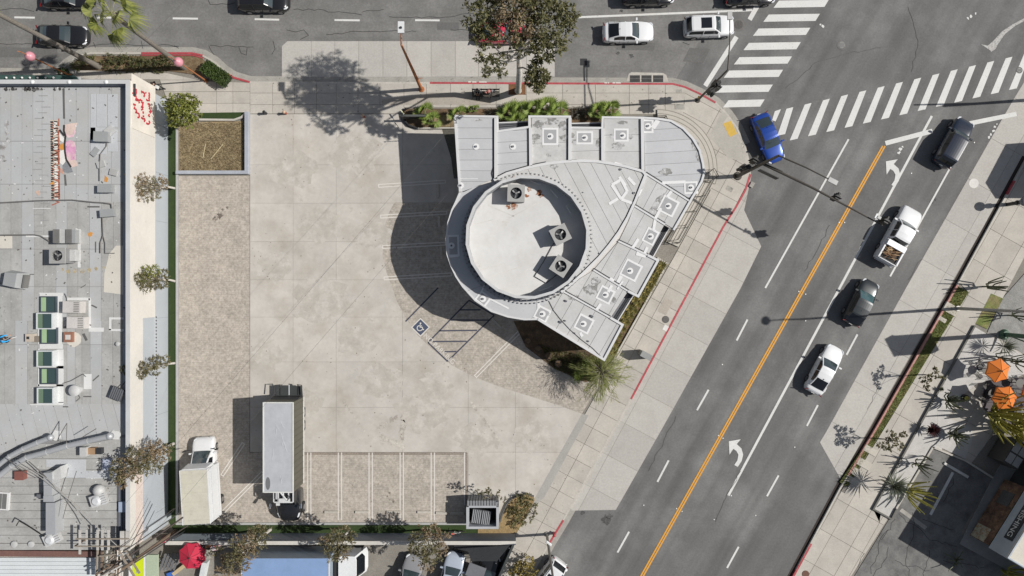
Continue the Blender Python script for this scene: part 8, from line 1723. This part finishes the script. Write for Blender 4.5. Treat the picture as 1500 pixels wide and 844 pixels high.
mz2 = on_face(.9, .5, 2.2, 1.3, mat('mural_cream', (.42, .38, .28), .8, fvar=.3, spots=((.3, .16, .08), 3, .5, .8)), 'mural', .58-.9); on_face(4.6, 1.0, 2.4, 1.3, mat('mural_slate', (.09, .09, .085), .8, fvar=.3), 'mural_figure', .60-.9, mz)
fr_ = [(A[0]+d1[0]*s_-d2[0]*o_, A[1]+d1[1]*s_-d2[1]*o_) for s_, o_ in ((9.5, .5), (9.5, 2.0), (7.2, 2.0), (7.2, .5))]; win = obj('window', MB().prism([(p[0], p[1]) for p in fr_], .2, 2.2), mat('window_frame_dark', (.06, .055, .05), .6), sb)
for a_ in range(2):
    for b_ in range(2): c_ = (fr_[1][0]+(fr_[2][0]-fr_[1][0])*(.27+.46*a_)+(fr_[0][0]-fr_[1][0])*(.27+.46*b_), fr_[1][1]+(fr_[2][1]-fr_[1][1])*(.27+.46*a_)+(fr_[0][1]-fr_[1][1])*(.27+.46*b_)); obj('pane', MB().box((*c_, 2.22), (.9, .6, .03), an), mat('pane_pale', (.34, .33, .31), .5), win)
# ---- awning of the north front and lime awning at the bottom left
aw = thing('awning', 'dark green awning with a white front edge at the top of the west building', 'awning', (*P(60, 114, 3), 3)); obj('slope', MB().face([(*P(-60, 106, 3), 3.0), (*P(112, 107.5, 3), 3.0), (*P(112, 117, 4.2), 4.2), (*P(-60, 116, 4.2), 4.2)]) if False else MB().prism([P(-60, 112.0, 3.2), P(112, 112.5, 3.2), P(117, 118.5, 3.9), P(-60, 118, 3.9)], 3.0, 3.6), mat('awning_green', (.035, .075, .065), .8), aw); obj('white_edge', MB().prism([P(-60, 115.5, 3.9), P(85, 116, 3.9), P(85, 118, 3.9), P(-60, 117.8, 3.9)], 3.6, 3.68), mat('awning_white', (.6, .56, .53), .7), aw)
for k in range(7): obj('lamp', MB().ball((*P(8+k*11.5, 113.4, 3.9), 3.8), .09, 8, 6), M_SEAL, aw)
obj('end_panel', MB().prism([P(112, 112.5, 3.7), P(117, 112.5, 3.7), P(117, 118.5, 3.7)], 3.61, 3.68), TW_, aw)
LM = thing('lime_awning', 'lime yellow roof band with a pale green roof beside it at the bottom left', 'awning', (*P(207, 828, 3.5), 3)); zz = 3.4
for (x0, x1, y0, y1, m_) in [(188.5, 193.5, 822, 819, TW_), (194, 209.5, 819, 810, mat('awning_lime', (.52, .62, .005), .7, var=.02, fvar=0)), (210, 213, 812, 812, TW_), (213.5, 231, 813, 813, mat('awning_pale_green', (.36, .42, .31), .7, var=.04))]:
    W = [P(x0, y0, zz), P(x1, y1, zz), P(x1, 870, zz), P(x0, 870, zz)]; obj('roof_band', MB().prism(W, zz-.2, zz), m_, LM)
for x in (192, 228):
    for y in (826, 862): obj('post', MB().box((*P(x, y, 1.6), 1.6), (.1, .1, 3.2)), M_LOUV, LM)
# timber rack at the corner of the west roof
tk_ = thing('timber_rack', 'bundle of weathered timber poles standing at the roof corner bottom left', 'timber rack', (*P(165, 825, 6), Zf)); random.seed(8)
TB = [mat('timber_grey', (.24, .205, .165), .9, fvar=.25), mat('timber_brown', (.17, .12, .085), .9, fvar=.25), mat('timber_white', (.45, .43, .40), .9, fvar=.15)]
for k, (x0, y0, x1, y1) in enumerate([(143, 806, 141, 850), (150, 808, 149, 850), (157, 806, 155, 852), (166, 800, 165, 850), (176, 797, 172, 850), (183, 797, 178, 850), (162, 812, 160, 850), (170, 806, 168, 850)]):
    obj('timber', MB().tube([(*P(x0, y0, 6.9), 6.9), (*P(x1, y1, 6.5), 6.5)], random.uniform(.08, .13), 6), TB[k % 3], tk_)
for k, (x0, y0, x1, y1) in enumerate([(140, 842, 176, 820), (142, 848, 182, 826), (146, 815, 170, 812), (148, 826, 172, 830), (150, 836, 168, 838)]): obj('cross_timber', MB().tube([(*P(x0, y0, 7.1), 7.1), (*P(x1, y1, 7.1), 7.1)], .08, 6), TB[(k+1) % 3], tk_)
for x in (146, 182): obj('rack_post', MB().tube([(*P(x, 830, 0), 0), (*P(x, 830, 0), 6.8)], .08, 6), TB[1], tk_)
# wooden utility pole with cross arms, and its wires
up = thing('utility_pole', 'wooden utility pole with cross arms at the south-west corner, wires fanning out', 'utility pole', (*P(262, 775), 0)); u0 = Vector((*P(258, 777), 0)); uz = 8.6
obj('pole', MB().tube([u0, u0+Vector((0, 0, uz))], [.17, .12], 10), TB[1], up, True)
ut = u0+Vector((0, 0, uz)); dvec = Vector((.85, .53, 0)).normalized()
for k, (z, L_) in enumerate(((7.9, 1.3), (7.2, 1.1))): obj('cross_arm', MB().box((u0.x, u0.y, z), (L_*2, .12, .14), math.atan2(-.85, .53)), TB[0], up); [obj('insulator', MB().disc((u0.x+.53*q*L_*.8, u0.y-.85*q*L_*.8, z+.07), .06, .16, 8), mat('insulator', (.3, .32, .33), .3), up) for q in (-1, 0, 1)]
obj('transformer', MB().disc((u0.x-.45, u0.y-.1, 6.2), .28, .85, 14), M_HV, up, True)
def wire(a_, b_, lab, r=.022, sag=.5, gr='overhead wires', m_=None):
    a_, b_ = Vector(a_), Vector(b_); pts = [a_+(b_-a_)*f+Vector((0, 0, -sag*4*f*(1-f))) for f in [k/14 for k in range(15)]]; o = obj('wire', MB().tube([p-a_ for p in pts], r, 4), m_ or mat('wire_dark', (.10, .095, .09), .7), loc=tuple(a_)); return tag(o, lab, 'wire', gr)
WA, WB_ = ut+Vector((0, 0, -.5)), ut+Vector((.3, -.4, -1.0))
a0_ = V3(250, 668, 7.6)
wire(V3(180, 742, 8.2), V3(668, 178, 6.4), 'upper of the two thin wires slanting across the lot to the north-west bay', .008, .0)
wire(V3(190, 822, 8.2), V3(655, 284, 5.8), 'lower of the two thin wires slanting across the lot over the truck roofs', .008, .0)
wire(V3(200, 74, 9), V3(300, -30, 10), 'short dark wire crossing the north street near the right palm trunk', .012, .0)
for k, (a_, b_, r, l_) in enumerate([((150, 842), (268, 758), .07, 'thickest cable running from the timber rack up to the turf corner'), ((150, 830), (262, 752), .04, 'thin cable just above the thick one at the lower left corner'), ((190, 826), (275, 770), .05, 'cable bundle below the thick one at the lower left corner'), ((165, 846), (250, 790), .05, 'lowest dark cable crossing the wall end at the lower left'), ((172, 806), (255, 745), .025, 'pale thin cable uppermost at the lower left corner')]):
    wire(V3(*a_, 7.3), V3(*b_, 7.3), l_, r, .15, 'cable bundle at the lower left corner', mat('cable_brown', (.09, .07, .06), .7) if k % 2 == 0 else mat('wire_dark', (.10, .095, .09), .7))
for k, (pts, r, l_) in enumerate([([(25, 680), (60, 700), (110, 738), (150, 780), (172, 800)], .035, 'pale cable sagging over the lower roof to the timber rack'), ([(30, 678), (70, 702), (105, 735), (122, 760), (130, 775)], .035, 'pale cable curving down to the ladder shadows'), ([(112, 690), (102, 722), (92, 760)], .025, 'thin dark cable hanging down the middle of the lower roof'), ([(10, 672), (36, 692), (52, 700)], .03, 'black cable beside the long duct'), ([(42, 676), (58, 690), (68, 700)], .04, 'dark cable dropping to the square duct'), ([(98, 620), (86, 640), (84, 646)], .03, 'thin stay wire by the upper duct head'), ([(98, 620), (97, 650)], .025, 'second thin stay wire by the upper duct head'), ([(141, 628), (120, 641)], .03, 'short stay wire by the lower duct head')]):
    W = [Vector((*P(x, y, 7.0), 7.0-.0)) for x, y in pts]; o = obj('wire', MB().tube([p-W[0] for p in W], r, 5), mat('cable_pale', (.30, .29, .27), .7) if k < 2 else mat('wire_dark', (.10, .095, .09), .7), loc=tuple(W[0]), smooth=True); tag(o, l_, 'wire', 'cables over the lower west roof')
# raised slatted walkway that throws ladder shadows on the lower roof
lw = thing('cable_ladder', 'raised slatted frame beside the timber rack over the brown gutter', 'frame', (*P(135, 800, 7), Zf)); zl = 7.0
for k, (x, y0, y1) in enumerate([(152, 782, 806), (144, 782, 806), (137, 796, 800)]): pass
for x, w_, y0, y1 in [(99, .18, 776, 812), (109, .15, 776, 800), (125, .18, 776, 806), (132, .18, 776, 806), (141, .18, 776, 806), (161, .34, 778, 806), (169, .34, 778, 806)]:
    x_ = x+18
    p, q = P(x_, y0, zl), P(x_, y1, zl); obj('slat', MB().box(((p[0]+q[0])/2, (p[1]+q[1])/2, zl), (w_, abs(q[1]-p[1]), .06)), TB[k % 3 if x % 2 else 2], lw)
for y in (789, 800): p, q = P(112, y, zl), P(190, y, zl); obj('rail', MB().box(((p[0]+q[0])/2, p[1], zl+.06), (q[0]-p[0], .10, .06)), TB[0], lw)
for x in (118, 186): obj('post', MB().box((*P(x, 795, 6.2), 6.2), (.08, .08, 1.5)), TB[1], lw)
# yard clutter at the bottom left, below the crimson parasol
YC = thing('glass_table', 'dark slatted table stand between the pale green roof and the crimson parasol', 'table', (*P(245, 822), .05)); 
for k in range(5): obj('slat', MB().box((*P(238+k*5, 824, 1), .9), (.18, 1.6, .05), R(-20)), M_LOUV, YC)
for x in (238, 256): obj('leg', MB().box((*P(x, 824, .5), .48), (.07, .07, .85)), M_LOUV, YC)
for x, y, w_, d_, h_, an_, m_, nm, l_ in [(262, 835, 1.5, .35, .5, 38, mat('plank_tan', (.45, .36, .22), .8), 'wooden_box', 'long tan wooden box lying slantwise below the crimson parasol'), (250, 842, .7, .5, .45, 20, mat('crate_blue', (.04, .12, .42), .6), 'blue_crate', 'small blue crate at the bottom edge by the tan box'), (297, 836, .45, 1.6, .7, -12, mat('cooler_white', (.55, .58, .58), .5), 'white_cooler', 'long white box standing below the crimson parasol'), (304, 797, .5, .7, .5, 5, mat('box_orange_brown', (.32, .17, .09), .8), 'cardboard_box', 'brown box peeping out right of the crimson parasol'), (314, 803, .7, .45, .6, 10, mat('cloth_flag', (.55, .5, .5), .8, var=.1, spots=((.45, .04, .05), 3.5, .52, .9)), 'cloth_bundle', 'white and red cloth bundle right of the crimson parasol'), (303, 812, .5, .9, .35, 0, mat('stone_grey', (.3, .29, .25), .9), 'stone_block', 'grey block right of the crimson parasol'), (240, 792, .45, .45, .8, 0, mat('bucket_red', (.5, .05, .08), .6), 'red_bin', 'small red bin on a shelf at the end of the yard wall')]:
    o = obj(nm, MB().prism([(-w_/2, -d_/2), (w_/2, -d_/2), (w_/2, d_/2), (-w_/2, d_/2)], 0, h_, [(-w_/2*.92, -d_/2*.92), (w_/2*.92, -d_/2*.92), (w_/2*.92, d_/2*.92), (-w_/2*.92, d_/2*.92)]), m_, loc=(*P(x, y, h_), .05), rz=R(an_)); tag(o, l_, 'box' if 'box' in nm or 'crate' in nm or 'cooler' in nm else nm.split('_')[1])
ss = thing('shade_sail', 'dark grey canopy strip sloping along the yard wall at the left', 'canopy', (*P(290, 788, 2), 2)); obj('cloth', MB().prism([P(252, 792, 2.3), P(340, 792, 2.3), P(352, 783, 2.3), P(268, 782.5, 2.3)], 2.22, 2.26), mat('sail_dark', (.09, .105, .115), .8), ss); obj('pole', MB().tube([(*P(253, 791, 2.3), 2.3), (*P(253, 791, 2.3), 0)], .04, 6), M_HEAD, ss)
# downpipes on the west wall
dp = thing('wall_downpipe', 'boxed downpipe on the lower grey wall beside the box truck', 'downpipe', (XE+.15, P(0, 740, 2)[1], 0)); obj('pipe_run', MB().box((XE+.2, P(0, 760, 1)[1], 2.1), (.3, .5, 4.2)), mat('downpipe_grey', (.40, .43, .45), .7), dp); obj('pipe_run', MB().box((XE+.16, P(0, 670, 3)[1], 3.4), (.22, .45, 1.6)), mat('downpipe_grey', (.40, .43, .45), .7), dp)
# red hydrant at the kerb
hy = thing('fire_hydrant', 'small red fire hydrant on the red kerb near the bottom street light', 'fire hydrant', (*P(812, 783, .5), TOP)); HR = mat('hydrant_red', (.38, .04, .05), .5); obj('barrel', MB().disc((0, 0, 0), .14, .55, 14), HR, hy, True, world=False); obj('bonnet', MB().ball((0, 0, .58), .16, 12, 8, .8), HR, hy, True, world=False)
for s_ in (-1, 1): obj('outlet', MB().tube([(0, 0, .4), (.12*s_, .2*s_, .4)], .07, 8), HR, hy, True, world=False)
